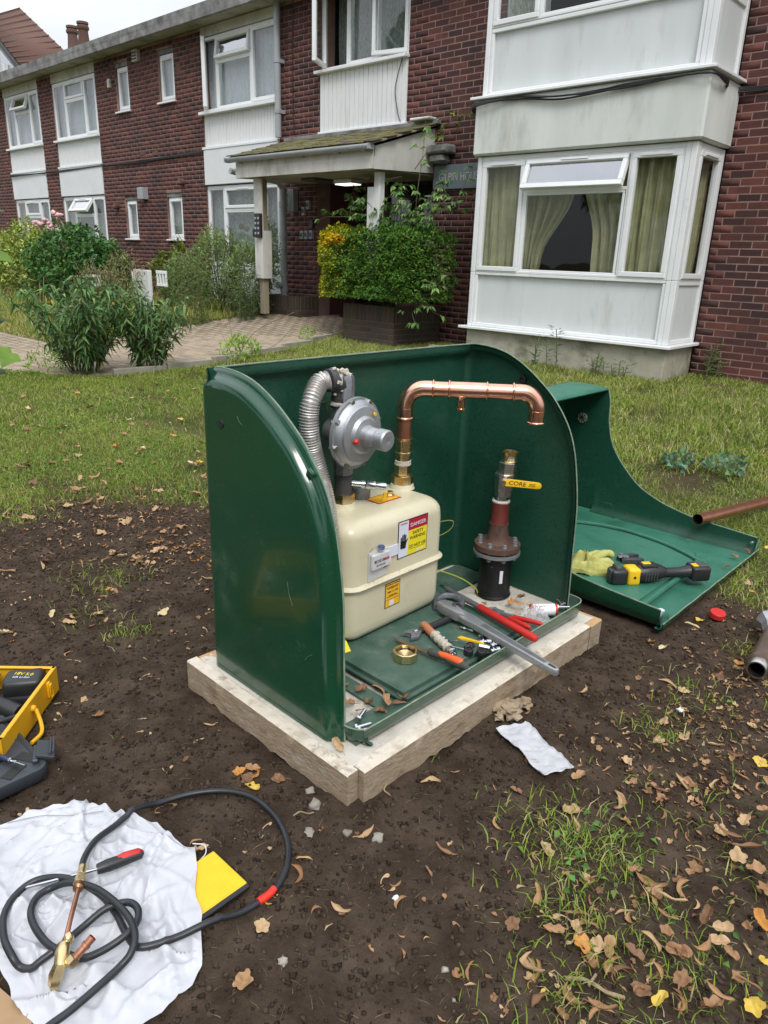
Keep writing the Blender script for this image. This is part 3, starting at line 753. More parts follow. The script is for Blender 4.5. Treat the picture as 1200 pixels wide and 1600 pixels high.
# columns
c = MB(); c.bb(-9.53, -9.43, 7.36, 7.46, .4, 2.34, .004); cl = c.build('porch_column', 'wood', bld)
c = MB(); c.bb(-9.585, -9.39, 7.325, 7.35, .93, 2.34, .003); c.bb(-9.585, -9.56, 7.35, 7.5, .93, 2.34, .003); c.bb(-9.415, -9.39, 7.35, 7.5, .93, 1.62, .003)
c.build('column_casing', 'cream', cl)
ip = MB(); ip.bb(-9.52, -9.38, 7.27, 7.325, 1.52, 1.86, .01); io = ip.build('intercom_panel', 'black', cl)
for r_ in range(4):
    for q in range(2): MB().cyl((-9.485 + .07 * q, 7.271, 1.58 + .07 * r_), (-9.485 + .07 * q, 7.262, 1.58 + .07 * r_), .018, n=10).build('intercom_button', 'greyplastic', cl)
MB().bb(-9.645, -9.59, 7.33, 7.42, 1.53, 1.65, .006).build('key_safe', 'black', cl)
c = MB(); c.bb(-7.22, -7.12, 7.47, 7.57, 1.0, 2.34, .004); cr_ = c.build('porch_column', 'board', bld)
c = MB(); c.bb(-7.29, -7.09, 7.44, 7.47, 1.0, 2.16, .003); c.bb(-7.31, -7.29, 7.44, 7.6, 1.0, 2.16, .003)
c.build('column_casing', 'board', cr_)
lt = MB().bb(-8.62, -8.25, 8.05, 8.3, 2.30, 2.358, .01).build('porch_light', 'white', bld)
MB().bb(-8.6, -8.27, 8.07, 8.28, 2.285, 2.299).build('lit_diffuser', mat('lamp_diffuser', [(1, 1, .97)], .5, emit=.9), lt)
MB().bb(-8.95, -8.65, 7.7, 8.3, 2.32, 2.358, .01).build('light_box', 'darkgrey', bld)

# ------------------------------------------------------------------ brick planters either side of the door
def planter(name, label, x0, x1, y0, y1, z0, z1, sold):
    t = thing(name, label, 'planter', ((x0 + x1) / 2, y0, z0))
    b = MB(); b.bb(x0 + .006, x1 - .006, y0 + .006, y0 + .1, z0 - .1, z1 - .01); b.bb(x1 - .1, x1 - .006, y0 + .1, y1, z0 - .1, z1 - .01); b.bb(x0 + .006, x0 + .1, y0 + .1, y1, z0 - .1, z1 - .01)
    w = b.build('planter_wall', 'planter_mortar', t)
    MB().bb(x0 + .1, x1 - .1, y0 + .1, y1, z0, z1 - .08).build('planter_soil', 'ground', t)
    def bk(cx, cy, cz, d):
        me = bpy.data.meshes.get('planter_brick_%s' % str(d))
        if me is None:
            q = MB(); q.box((0, 0, 0), d, None, .003); me = bpy.data.meshes.new('planter_brick_%s' % str(d)); q.bm.to_mesh(me); q.bm.free(); me.materials.append(M['planter_brick'])
        o = bpy.data.objects.new('brick', me); COL.objects.link(o); o.location = (cx, cy, cz); o.parent = w
    zs = z1 - .215
    n = int((x1 - x0) / .075)
    w_ = (x1 - x0) / n
    for i in range(n): bk(x0 + w_ * (i + .5), y0 + .02, zs + .108, (round(w_ - .01, 4), .04, .21))
    m = int((y1 - y0 - .04) / .075); w2 = (y1 - y0 - .045) / m
    for i in range(m): bk(x1 - .02, y0 + .045 + w2 * (i + .5), zs + .108, (.04, round(w2 - .01, 4), .21))
    z = zs - .07; k = 0
    while z > z0 - .06:
        off = .1125 * (k % 2)
        a = x0
        while a < x1 - .02:
            e = min(a + (.215 if (a > x0 or not off) else .1025), x1)
            if e - a > .02: bk((a + e) / 2, y0 + .02, z + .03, (round(e - a, 3), .04, .065))
            a = e + .01
        a = y0 + .045
        while a < y1 - .02:
            e = min(a + (.215 if (a > y0 + .05 or off) else .1025), y1)
            if e - a > .02: bk(x1 - .02, (a + e) / 2, z + .03, (.04, round(e - a, 3), .065))
            a = e + .01
        z -= .075; k += 1
    return t
planter('brick_planter', 'brown brick planter with upright top course holding the clipped yellow and green hedge', -7.7, -6.72, 7.4, 8.38, .13, .68, 0)
planter('low_brick_planter', 'low dark brick planter wall below the key safes left of the entrance door', -10.25, -9.3, 7.95, 8.38, .33, .66, 0)

# ------------------------------------------------------------------ path of paving blocks and kerb
pw = MB()
def pf(i, j):
    y = 9.2 - 6.0 * i; x1_ = path_right(y); x0_ = -10.05 if y > 4.4 else -22
    x = x0_ + (x1_ - x0_) * j
    return (x, y, float(gz(x, y)) - .012)
path_o = MB().grid(pf, 60, 30).build('paved_path', 'planter_mortar'); path_o['kind'] = 'structure'
pb = []
y = 3.0; row = 0
while y < 9.15:
    x = -14.0 + (.1 if row % 2 else 0)
    while x < -7.3:
        if bool(on_path(np.float64(x + .1), np.float64(y + .05))) and bool(on_path(np.float64(x - .1), np.float64(y + .05))): pb.append((x, y))
        x += .205
    y += .105; row += 1
pb.sort(key=lambda q: -1 / (q[0] ** 2 + q[1] ** 2))
def inview(q):
    p = px_of((q[0], q[1], .1)); return p is not None and 0 < p[0] < 545 and 470 < p[1] < 600
vis = [q for q in pb if inview(q)]; rest = [q for q in pb if not inview(q)]
vis.sort(key=lambda q: q[0] ** 2 + q[1] ** 2)
q = MB(); q.box((0, 0, 0), (.197, .097, .04), None, .004); pme = bpy.data.meshes.new('paving_block'); q.bm.to_mesh(pme); q.bm.free(); pme.materials.append(M['paving'])
for (x, y) in vis[:290]:
    o = bpy.data.objects.new('paving_block', pme); COL.objects.link(o); o.parent = path_o
    o.location = (x, y, float(gz(x, y)) - .012 + random.uniform(-.002, .003)); o.rotation_euler = (random.uniform(-.01, .01) + math.atan(float(gz(x, y + .05) - gz(x, y - .05)) / .1), random.uniform(-.01, .01) - math.atan(float(gz(x + .05, y) - gz(x - .05, y)) / .1), random.uniform(-.02, .02))
o = boxes_np('paving_blocks', [(x, y, - .012 + random.uniform(-.002, .003), .197, .097, .04) for x, y in vis[290:] + rest], 'paving', path_o); o['kind'] = 'stuff'
co = np.empty(len(o.data.vertices) * 3); o.data.vertices.foreach_get('co', co); co = co.reshape(-1, 3); co[:, 2] += gz(co[:, 0], co[:, 1]); o.data.vertices.foreach_set('co', co.ravel()); o.data.update()
ky = 3.75
while ky < 7.35:
    a = Vector((float(path_right(ky)) + .03, ky, float(gz(path_right(ky), ky)))); k2 = min(ky + .6, 7.38)
    b = Vector((float(path_right(k2)) + .03, k2, float(gz(path_right(k2), k2)))); d = b - a
    rt = Matrix.Rotation(math.atan2(d.y, d.x), 3, 'Z')
    MB().box((a + b) / 2 + Vector((0, 0, .0)), (d.length - .008, .055, .12), rt, .006).build('kerb_stone', 'kerb', path_o)
    ky += .605

# ------------------------------------------------------------------ houses beyond
nb = thing('neighbouring_house', 'distant white gabled house with orange tiled roof at the far left beyond the flats', 'house', (-38, 16, 0))
MB().bb(-46, -37.5, 16.2, 24, 0, 8.7).build('wall', 'render_w', nb)
rf = MB(); rf.prism([(-46, 8.2), (-40.6, 11.0), (-37.2, 8.55), (-37.2, 8.0), (-46, 8.0)], (0, 16.25, 0), (1, 0, 0), (0, 0, 1), -.2); rf.build('gable_wall', 'render_w', nb)
bg_ = MB(); bg_.tube([(-41.5, 16.0, 11.3), (-40.6, 16.0, 10.75), (-36.9, 16.0, 8.2)], .13, 4); bg_.build('bargeboard', 'darkgrey', nb)
p00 = Vector((-41.0, 16.0, 11.15)); p10 = Vector((-36.7, 16.0, 8.25)); p01 = Vector((-40.2, 17.4, 11.75)); p11 = Vector((-34.2, 17.6, 8.25))
rl = MB(); rl.face([p00, p10, p11, p01]); roof = rl.build('roof', 'rooftile', nb, solid=.1)
ridg = MB()
for k in range(13):
    t = k / 12; a = p00.lerp(p10, t); b = p01.lerp(p11, t); nrm = Vector((.35, -.6, .6)).normalized() * .05
    ridg.tube([a + nrm, b + nrm], .055, 5)
rr = ridg.build('tile_course', 'rooftile', nb); rr['kind'] = 'stuff'
ww = MB()
for x in (-40.6, -39.5, -38.5): ww.bb(x - .06, x + .06, 16.0, 16.1, 7.5, 10.0 - (x + 40.6) * .75)
ww.bb(-41.5, -37.6, 16.0, 16.1, 8.55, 8.75); ww.bb(-41.5, -36.8, 16.0, 16.1, 7.9, 8.02)
wo_ = ww.build('window', 'upvc', nb); MB().prism([(-41.5, 7.6), (-37.6, 7.6), (-37.6, 8.2), (-40.6, 10.2), (-41.5, 10.6)], (0, 16.16, 0), (1, 0, 0), (0, 0, 1), -.04).build('pane', 'glass_sky', wo_)
ch = thing('chimney', 'brick chimney stack with two terracotta pots rising behind the flat roof', 'chimney', (-24.6, 12.3, 5))
MB().bb(-25.2, -24.0, 12, 12.6, 5, 6.75, .02).build('chimney_stack', 'planter_brick', ch)
MB().bb(-25.3, -23.9, 11.9, 12.7, 6.75, 6.88, .02).build('chimney_cap', 'planter_brick', ch)
MB().bb(-25.1, -24.05, 12, 12.6, 6.88, 7.0, .03).build('chimney_flaunching', 'cream', ch)
for x in (-24.95, -24.25): MB().lathe((x, 12.3, 7.0), (0, 0, 1), [(0, .2), (.1, .17), (.45, .14), (.5, .18), (.56, .18), (.6, .14), (.62, .17), (.68, .17), (.68, .12)], 16).build('chimney_pot', 'rooftile', ch)
# ================================================================== MATERIALS OF THE EQUIPMENT
M['grp'] = mat('green_gloss_grp', [(.004, .048, .021), (.006, .060, .028)], .2, scale=3, coat=.45, spec=.5, dirt=((.075, .13, .08), 6, .56, .4), specks=((.2, .27, .2), 160, .09), bump=.1, bscale=14, bdist=.006)
M['grp_in'] = mat('green_fibre_inside', [(.003, .040, .021), (.008, .066, .037), (.005, .050, .027)], .5, scale=70, bump=.8, bscale=170, bdist=.002, dirt=((.03, .085, .06), 9, .54, .5), specks=((.14, .2, .16), 120, .05), rvar=.12)
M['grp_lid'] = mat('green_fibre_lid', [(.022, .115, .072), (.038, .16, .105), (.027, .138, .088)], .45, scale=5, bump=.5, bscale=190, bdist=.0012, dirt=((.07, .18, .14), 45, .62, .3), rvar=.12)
M['grp_edge'] = mat('green_raw_edge', [(.12, .2, .13), (.25, .3, .22)], .8, scale=30)
M['grp_floor'] = mat('green_dusty_floor', [(.03, .075, .052), (.055, .11, .08), (.09, .135, .105)], .6, scale=9, bump=.5, bscale=120, bdist=.0012, dirt=((.19, .2, .16), 12, .54, .5), specks=((.35, .33, .27), 110, .07))
M['meter'] = mat('cream_enamel', [(.56, .51, .34), (.64, .59, .42)], .35, scale=3, coat=.2, dirt=((.42, .37, .24), 9, .58, .5), specks=((.16, .11, .06), 190, .07), bump=.12, bscale=60)
M['rustline'] = mat('rusty_seam', [(.58, .53, .37), (.62, .57, .41)], .5, scale=28, dirt=((.3, .16, .09), 38, .56, .8), bump=.4, bscale=120)
M['copper'] = mat('bright_copper', [(.84, .43, .29), (.9, .52, .38)], .22, metal=1, scale=9, rvar=.08, dirt=((.38, .15, .09), 16, .6, .5))
M['copper_old'] = mat('tarnished_copper', [(.46, .2, .12), (.58, .28, .18)], .33, metal=.9, scale=14, rvar=.1, dirt=((.16, .07, .05), 25, .55, .5))
M['brass'] = mat('brass', [(.66, .50, .25), (.78, .63, .36)], .28, metal=1, scale=20, rvar=.08, dirt=((.22, .14, .06), 40, .6, .5))
M['alu'] = mat('cast_aluminium', [(.36, .37, .38), (.46, .47, .48)], .45, metal=.7, scale=22, bump=.3, bscale=220, dirt=((.14, .14, .14), 30, .6, .5))
M['alu_dark'] = mat('dull_casting', [(.17, .18, .19), (.27, .28, .29)], .5, metal=.7, scale=26, bump=.4, bscale=160)
M['steel'] = mat('zinc_steel', [(.5, .52, .54), (.62, .64, .66)], .25, metal=1, scale=30, rvar=.1)
M['hose_s'] = mat('corrugated_steel', [(.6, .57, .54), (.7, .68, .65)], .4, metal=.8, scale=30)
M['iron'] = mat('black_iron', [(.055, .055, .057), (.10, .098, .096)], .5, metal=.5, scale=22, bump=.3, bscale=140)
M['bitumen'] = mat('black_coated_pipe', [(.007, .007, .008), (.013, .013, .013)], .35, scale=20, bump=.5, bscale=80, dirt=((.38, .36, .33), 30, .66, .9), specks=((.4, .38, .35), 60, .12))
M['rust'] = mat('rusty_steel', [(.05, .03, .023), (.11, .058, .04), (.075, .04, .03)], .75, scale=26, bump=.5, bscale=140)
M['redpaint'] = mat('red_oxide_paint', [(.09, .016, .013), (.15, .028, .02)], .5, scale=24, dirt=((.1, .05, .035), 22, .6, .5))
M['grey'] = mat('grey_flange', [(.2, .21, .21), (.28, .28, .28)], .55, metal=.4, scale=20)
M['nickel'] = mat('nickel_valve', [(.5, .48, .45), (.6, .58, .55)], .32, metal=1, scale=22, rvar=.1)
M['yellow'] = mat('yellow_plastic', [(.78, .46, .01), (.85, .52, .015)], .4, scale=8)
M['yellowbox'] = mat('yellow_painted_steel', [(.7, .35, .008), (.78, .42, .012)], .36, scale=6, dirt=((.35, .16, .01), 18, .66, .5), rvar=.08)
M['red'] = mat('red_paint', [(.48, .018, .016), (.55, .03, .024)], .4, scale=12, dirt=((.16, .015, .012), 22, .64, .5))
M['orange'] = mat('orange_rubber', [(.75, .1, .015), (.8, .14, .03)], .5, scale=12)
M['dkgrey'] = mat('grey_rubber', [(.045, .05, .045), (.07, .075, .065)], .6, scale=14)
M['blade'] = mat('rusty_blade', [(.16, .12, .09), (.27, .2, .15)], .4, metal=.7, scale=26)
M['woodh'] = mat('orange_wood_handle', [(.42, .14, .06), (.5, .2, .1)], .55, scale=20)
M['hemp'] = mat('hemp_and_paste', [(.42, .38, .3), (.56, .52, .45)], .8, scale=50, bump=.9, bscale=120, bdist=.004)
M['paper'] = mat('sticker_white', [(.66, .68, .74)], .4)
M['st_yellow'] = mat('sticker_yellow', [(.78, .66, .02)], .4)
M['st_amber'] = mat('sticker_amber', [(.78, .42, .02)], .4)
M['st_red'] = mat('sticker_red', [(.42, .012, .035)], .4)
M['ink'] = mat('ink_black', [(.008, .008, .008)], .5)
M['concrete'] = mat('concrete_base', [(.4, .37, .31), (.55, .51, .44), (.47, .44, .37)], .92, scale=9, bump=.6, bscale=90, bdist=.003, dirt=((.13, .1, .075), 12, .57, .7))
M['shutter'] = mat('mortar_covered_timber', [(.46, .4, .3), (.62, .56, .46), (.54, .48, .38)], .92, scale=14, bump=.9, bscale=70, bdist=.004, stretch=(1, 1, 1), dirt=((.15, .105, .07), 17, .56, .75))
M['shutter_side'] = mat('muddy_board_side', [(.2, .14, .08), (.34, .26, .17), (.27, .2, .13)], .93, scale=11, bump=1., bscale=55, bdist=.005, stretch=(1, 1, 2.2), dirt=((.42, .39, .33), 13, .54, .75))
M['timber'] = mat('orange_timber', [(.4, .24, .1), (.5, .32, .16)], .85, scale=18, bump=.5, bscale=60, dirt=((.2, .15, .1), 14, .55, .6))
M['clearplastic'] = glass_mat('clear_plastic', (.96, .96, .96), .04)
M['sheet'] = mat('white_woven_sack', [(.51, .52, .55), (.60, .61, .64)], .5, scale=7, bump=.35, bscale=420, bdist=.0008, dirt=((.42, .4, .36), 9, .64, .5), sub=.1)
M['tissue'] = mat('white_wipe', [(.48, .49, .51), (.58, .59, .61)], .75, scale=20, sub=.15)
M['rubber'] = mat('black_rubber_hose', [(.012, .014, .016), (.022, .024, .027)], .42, scale=20, rvar=.1, dirt=((.05, .05, .05), 30, .62, .4))
M['case'] = mat('dark_blow_moulded_case', [(.028, .034, .042), (.038, .044, .052)], .5, scale=12, bump=.2, bscale=260)
M['cloth'] = mat('yellow_green_glove', [(.36, .35, .09), (.48, .47, .16)], .95, scale=18, bump=.7, bscale=260, bdist=.002)
M['stone'] = mat('stone_chip', [(.2, .18, .15), (.36, .33, .28)], .9, scale=40, isl=True)
M['card'] = mat('brown_cardboard', [(.3, .19, .1), (.38, .25, .14)], .9, scale=9)

# ================================================================== CONCRETE BASE WITH TIMBER SHUTTERING
SL = thing('concrete_plinth', 'pale concrete slab edged with mortar splashed boards under the green kiosk', 'concrete slab', (-1.41, 1.68, 0))
CL = Vector((-1.794, 1.066, 0)); CF = Vector((-1.052, 1.048, 0)); CR = Vector((-1.022, 2.300, 0)); CB = Vector((-1.764, 2.318, 0))
def rough_board(nm, a, b, wdt, z0, z1, m, seed, inward, rag=.012):
    """board from a to b, its outer face on the line a-b, thickness wdt towards inward"""
    a = Vector(a); b = Vector(b); d = (b - a); L_ = d.length; n = int(L_ / .012)
    iw = Vector(inward).normalized(); rings = []
    for i in range(n + 1):
        p = a + d * (i / n); q = i / n * L_
        j = noise.noise(Vector((q * 9, seed, 0))); k = noise.noise(Vector((q * 30, seed + 5, 0))); c_ = noise.noise(Vector((q * 60, seed + 9, 0)))
        zb = z0 - rag * (.6 + j + .5 * k)
        e = .0035
        rings.append([p + Vector((0, 0, zb)) + iw * .004 * j, p + Vector((0, 0, (z0 + z1) / 2)) + iw * (.0015 * k), p + Vector((0, 0, z1 - e - .002 * max(0, k))), p + iw * (e + .002 * abs(c_)) + Vector((0, 0, z1 + .0015 * k)),
                      p + iw * wdt * .5 + Vector((0, 0, z1 + .0012 * c_)), p + iw * wdt + Vector((0, 0, z1)), p + iw * wdt + Vector((0, 0, zb))])
    mb = MB(); mb.ring_loft(rings, True, True, True)
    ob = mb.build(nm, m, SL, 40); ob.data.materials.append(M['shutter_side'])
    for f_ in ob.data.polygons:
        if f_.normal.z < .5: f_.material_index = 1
    return ob
rough_board('edge_board', CL, CF, .036, .0, .087, 'shutter', 1, (0, 1, 0), .02)
rough_board('edge_board', CF + Vector((.018, .040, 0)), CR + Vector((.004, -.085, 0)), .042, .0, .086, 'shutter', 2, (-1, 0, 0), .02)
rough_board('edge_board', CR + Vector((.006, -.08, 0)), CR + Vector((.006, 0, 0)), .30, .0, .083, 'timber', 3, (-1, 0, 0), .02)
rough_board('edge_board', CB, CL + Vector((0, .04, 0)), .04, .0, .086, 'timber', 4, (1, 0, 0))
rough_board('edge_board', CR + Vector((-.3, .0, 0)), CB, .04, .0, .085, 'shutter', 5, (0, -1, 0))
def cb(i, j):
    p = (CL.lerp(CF, .02 + .955 * i)).lerp(CB.lerp(CR, .02 + .955 * i), .03 + .955 * j)
    return (p.x, p.y, .0855 + .0018 * noise.noise(Vector((p.x * 14, p.y * 14, 0))) + .0008 * noise.noise(Vector((p.x * 60, p.y * 60, 0))))
MB().grid(cb, 60, 90).build('concrete_slab', 'concrete', SL)
# spilled mortar lumps beside the base
lump = thing('mortar_lump', 'grey crumbly lump of spilled mortar against the front edge of the base', 'rubble', (-.985, 1.67, 0))
def blob(mb, c, r, f=1., seed=0, flat=.5, n=2):
    q = bmesh.ops.create_icosphere(mb.bm, subdivisions=n, radius=1)
    for v in q['verts']:
        k = 1 + f * noise.noise(v.co * 1.7 + Vector((seed, 0, 0))) + .4 * f * noise.noise(v.co * 5 + Vector((seed, 9, 0)))
        v.co = Vector(c) + Vector((v.co.x * r * k, v.co.y * r * k, v.co.z * r * flat * k))
mb = MB()
for k in range(7): blob(mb, (-.99 + random.uniform(-.04, .015), 1.68 + random.uniform(-.06, .09), .008), random.uniform(.012, .034), .7, k, .6, 3)
mb.build('mortar_pieces', 'shutter_side', lump, 60, noise_amp=.004, nscale=60)

# ================================================================== GREEN KIOSK
KO = Vector((-1.12, 1.10, 0)); KU = Vector((.0245, .9997, 0)); KW = Vector((-.9997, .0245, 0))
def K(a, b, z): return KO + KU * a + KW * b + Vector((0, 0, z))
KL = 1.18
kio = thing('gas_kiosk', 'glossy dark green fibreglass gas meter kiosk standing open on the concrete slab', 'kiosk', (-1.4, 1.68, .087))
PR = smooth_path([(x, z, 0) for x, z in [(.575, 1.003), (.538, 1.007), (.473, 1.004), (.40, .990), (.33, .960), (.264, .919), (.188, .858), (.122, .775), (.085, .69), (.062, .585), (.048, .48), (.043, .32), (.038, .18), (.036, .089)]], 4)
def inset(P, d):
    out = []
    n = len(P)
    for i in range(n):
        t = (P[min(i + 1, n - 1)] - P[max(i - 1, 0)]).normalized()
        out.append(Vector((P[i].x + t.y * -1 * -d * -1 if False else P[i].x - t.y * d, P[i].y + t.x * d, 0)))
    for q in out: q.y = max(q.y, .089)
    return out
def side_shell(a0, s, back, off=0.):
    """a0 outer plane, s=+1 near side (inside towards +a)"""
    prof = [(0, .036), (.003, .0305), (.011, .0275), (.0185, .0245), (.0225, .017), (.0275, .007), (.034, .0015), (.048, 0.0)]
    rings = []
    for d, a in prof:
        ring = inset(PR, d + off)
        rings.append([K(a0 + s * (a + off), q.x, q.y) for q in ring])
    mb = MB()
    vv = mb.ring_loft(rings, False)
    last = inset(PR, prof[-1][0] + off)
    # flat panel with a slight outward belly
    cols = []
    n = len(last)
    for q in last:
        row = []
        for k in range(7):
            t = k / 6
            bq = q.x + (back - q.x) * t
            row.append(K(a0 + s * (off + (.0 if k == 0 else 0)) - s * .004 * math.sin(math.pi * t) * math.sin(math.pi * min(1, q.y)), bq, q.y))
        cols.append(row)
    vrows = []
    for i, row in enumerate(cols):
        vrows.append([vv[-1][i]] + [mb.bm.verts.new(p) for p in row[1:]])
    for r1, r2 in zip(vrows, vrows[1:]):
        for k in range(6):
            try: mb.bm.faces.new((r1[k], r1[k + 1], r2[k + 1], r2[k]))
            except ValueError: pass
    return mb
BK = .575
sp = side_shell(0, 1, BK).build('side_panel', 'grp', kio, 50)
sp2 = side_shell(0, 1, BK, .004).build('inner_face', 'grp_in', sp, 50)
fp = side_shell(KL, -1, BK).build('side_panel', 'grp', kio, 50)
fp2 = side_shell(KL, -1, BK, .004).build('inner_face', 'grp_in', fp, 50)
def back_shell(off):
    mb = MB(); cr = .03
    pts = []
    for i in range(7):
        t = math.pi / 2 * i / 6; pts.append((cr - off - (cr - 2 * off) * math.cos(t) - off * 0, BK + (cr) * math.sin(t) - off))
    pts = [(max(off, a), b) for a, b in pts]
    for i in range(1, 8): pts.append((cr + (KL - 2 * cr) * i / 8, BK + cr - off + .004 * math.sin(math.pi * i / 8)))
    pts += [(KL - a, b) for a, b in pts[:7][::-1]]
    hs = [(.089, 0), (.3, 0), (.6, 0), (.9, 0), (.945, 0), (.958, -.004), (.966, -.014), (.972, -.020), (.985, -.022), (1.002, -.020)]
    rings = [[K(a, b + db, z) for a, b in pts] for z, db in hs]
    mb.ring_loft(rings, False)
    return mb
bp = back_shell(0).build('back_panel', 'grp', kio, 50)
back_shell(.004).build('inner_face', 'grp_in', bp, 50)
# pale raw edge all round the opening
ed = [K(.036, q.x, q.y) for q in PR][::-1] + [K(a, BK + .008, 1.003) for a in (.2, .6, 1.0)] + [K(KL - .036, q.x, q.y) for q in PR]
MB().tube(ed, .0026, 6).build('raw_edge', 'grp_edge', kio)
# plugs, clip, scratches-prone catches
MB().lathe(K(-.004, .50, .865), KU, [(0, .0), (0, .011), (.006, .012)], 18).build('vent_plug', 'black', kio)
pl_ = MB().lathe(K(KL - .008, .34, .90), -KU, [(0, .014), (.006, .014), (.007, .009), (.003, .008)], 18).build('vent_plug', 'black', kio)
MB().box(K(.016, .150, .805), (.024, .012, .018), Matrix.Rotation(.5, 3, 'Y'), .004).build('catch', 'grp', kio)
for (b0, z0, b1, z1) in ((.22, .50, .20, .44), (.12, .33, .15, .30), (.42, .90, .40, .88)):
    MB().tube([K(-.0042, b0, z0), K(-.0046, (b0 + b1) / 2 + .004, (z0 + z1) / 2), K(-.0042, b1, z1)], .0004, 4).build('scratch_mark', 'grp_edge', sp)
# front lip tray
lp = MB()
def lip(off):
    path = [(.034, .06), (.035, .03), (.042, .008), (.058, -.010), (.08, -.016), (.3, -.016), (.6, -.016), (.9, -.016), (KL - .07, -.016), (KL - .035, -.012), (KL - .015, 0), (KL - .008, .025), (KL - .008, .05)]
    pp = smooth_path([(a, b, 0) for a, b in path], 5)
    rings = []
    for i, q in enumerate(pp):
        t = (pp[min(i + 1, len(pp) - 1)] - pp[max(i - 1, 0)]).normalized(); nr = Vector((t.y, -t.x, 0))
        o_ = nr * 0
        r = []
        zt = .136 + .010 * q.x + .001 * noise.noise(Vector((q.x * 9, 0, 0)))
        for dz, dn in ((zt, .001), (.115, 0), (.1, -.004), (.092, -.012), (.089, -.022)):
            v = q + nr * (dn - off); r.append(K(v.x, v.y, dz + off * .6))
        rings.append(r)
    return rings
lp.ring_loft(lip(0), False); lo = lp.build('front_lip', 'grp', kio, 60)
l2 = MB(); l2.ring_loft(lip(.004), False); l2.build('inner_face', 'grp_floor', lo, 60)
MB().tube([r[0] + Vector((0, 0, .0005)) for r in lip(.002)], .0024, 6).build('raw_edge', 'grp_edge', lo)
# floor strips and raised tray
fl = MB()
def strip_k(a0, a1, b0, b1, z0, z1, bev=.004):
    fl.prism([(a0, b0), (a1, b0), (a1, b1), (a0, b1)], KO + Vector((0, 0, z0)), KU, KW, z1 - z0, 0)
strip_k(.045, KL - .02, .002, .085, .089, .096); strip_k(.2, .25, .085, BK, .089, .0955); strip_k(.86, .9, .085, BK, .089, .0955); strip_k(.9, KL - .01, .42, BK, .089, .098)
fl.build('floor_flange', 'grp_floor', kio)
tr_ = MB(); tr_.prism([(.262, .035), (.875, .035), (.875, BK - .01), (.262, BK - .01)], KO + Vector((0, 0, .09)), KU, KW, .034, 0)
es = [e for e in tr_.bm.edges]
bmesh.ops.bevel(tr_.bm, geom=es, offset=.014, segments=4, affect='EDGES')
tr_.build('raised_floor', 'grp_floor', kio, 30)

# ================================================================== KIOSK COVER LYING BESIDE IT
lid = thing('kiosk_cover', 'dark green fibreglass kiosk cover lying open on its face beside the kiosk with tools inside', 'cover', (-1.4, 3.05, 0))
CP = smooth_path([(x, z, 0) for x, z in [(-1.735, .690), (-1.715, .62), (-1.708, .52), (-1.675, .41), (-1.622, .33), (-1.545, .252), (-1.48, .203), (-1.38, .160), (-1.30, .138), (-1.19, .118), (-1.0, .105), (-.885, .098)]], 4)
XE = -1.975
def cheek(y, s, off, mname, nm, par):
    """s=+1: cheek whose inside faces -y (far), s=-1 near"""
    mb = MB(); rows = []
    for q in CP:
        zt = q.y
        row = []
        for t, dy in ((zt, 0), (zt * .66 + .02, 0), (zt * .33 + .03, 0), (.058, -.002), (.036, -.010), (.022, -.022), (.013, -.04)):
            row.append(Vector((q.x + (0.004 if False else 0), y + s * (dy - off), t + off * (1 if t < .03 else 0))))
        rows.append(row)
    mb.ring_loft(rows, False)
    # panel between the concave edge and the end wall
    top = [Vector((XE + .03 + off, y - s * off, CP[0].y + .002)), Vector((XE + off, y - s * off, .6)), Vector((XE + off, y - s * off, .3)), Vector((XE + off, y - s * off, .06))]
    n = 14
    A_ = [Vector((CP[0].x, y - s * off, CP[0].y * (1 - k / n) + .02 * (k / n))) for k in range(n + 1)]
    B_ = [Vector((XE + off, y - s * off, CP[0].y * (1 - k / n) + .02 * (k / n))) for k in range(n + 1)]
    mb.ring_loft([A_, B_], False)
    return mb.build(nm, mname, par, 50)
fc = cheek(3.60, 1, 0, 'grp', 'cheek', lid); cheek(3.60, 1, .004, 'grp_in', 'inner_face', fc)
nc = cheek(2.50, -1, 0, 'grp', 'cheek', lid); cheek(2.50, -1, .004, 'grp_in', 'inner_face', nc)
def lf(off, xs_=0):
    def f(i, j):
        x = XE + (-.875 - XE) * i; y = 2.52 + 1.06 * j
        z = .010 + off
        e = min(j, 1 - j); z += .012 * (1 - sm(e / .03))
        z += .02 * float(sm((.06 - i) / .06)) * 0
        return (x, y, z)
    return f
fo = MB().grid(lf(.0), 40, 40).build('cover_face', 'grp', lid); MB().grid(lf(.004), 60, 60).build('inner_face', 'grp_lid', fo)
ew = MB(); ew.grid(lambda i, j: (XE - .0, 2.5 + 1.1 * i, .01 + .68 * j), 12, 8); ew = ew.build('end_panel', 'grp', lid)
MB().grid(lambda i, j: (XE + .004, 2.5 + 1.1 * i, .01 + .68 * j), 12, 8).build('inner_face', 'grp_in', ew)
def fl_(off):
    prof = [(XE, .66), (XE + .004, .68), (XE + .016, .694), (XE + .035, .70), (XE + .12, .702), (XE + .2, .70), (XE + .232, .695), (-1.733, .685)]
    rings = []
    for x, z in prof:
        rings.append([(x, 2.5 + off, z - off - .012), (x, 2.504 + off, z - off - .003), (x, 2.52, z - off), (x, 2.8, z - off), (x, 3.3, z - off), (x, 3.575, z - off), (x, 3.595 - off, z - off - .003), (x, 3.6 - off, z - off - .012)])
    return rings
tf = MB(); tf.ring_loft(fl_(0), False); tf = tf.build('top_flange', 'grp_lid', lid, 60)
t2 = MB(); t2.ring_loft(fl_(.004), False); t2.build('inner_face', 'grp_in', tf, 60)
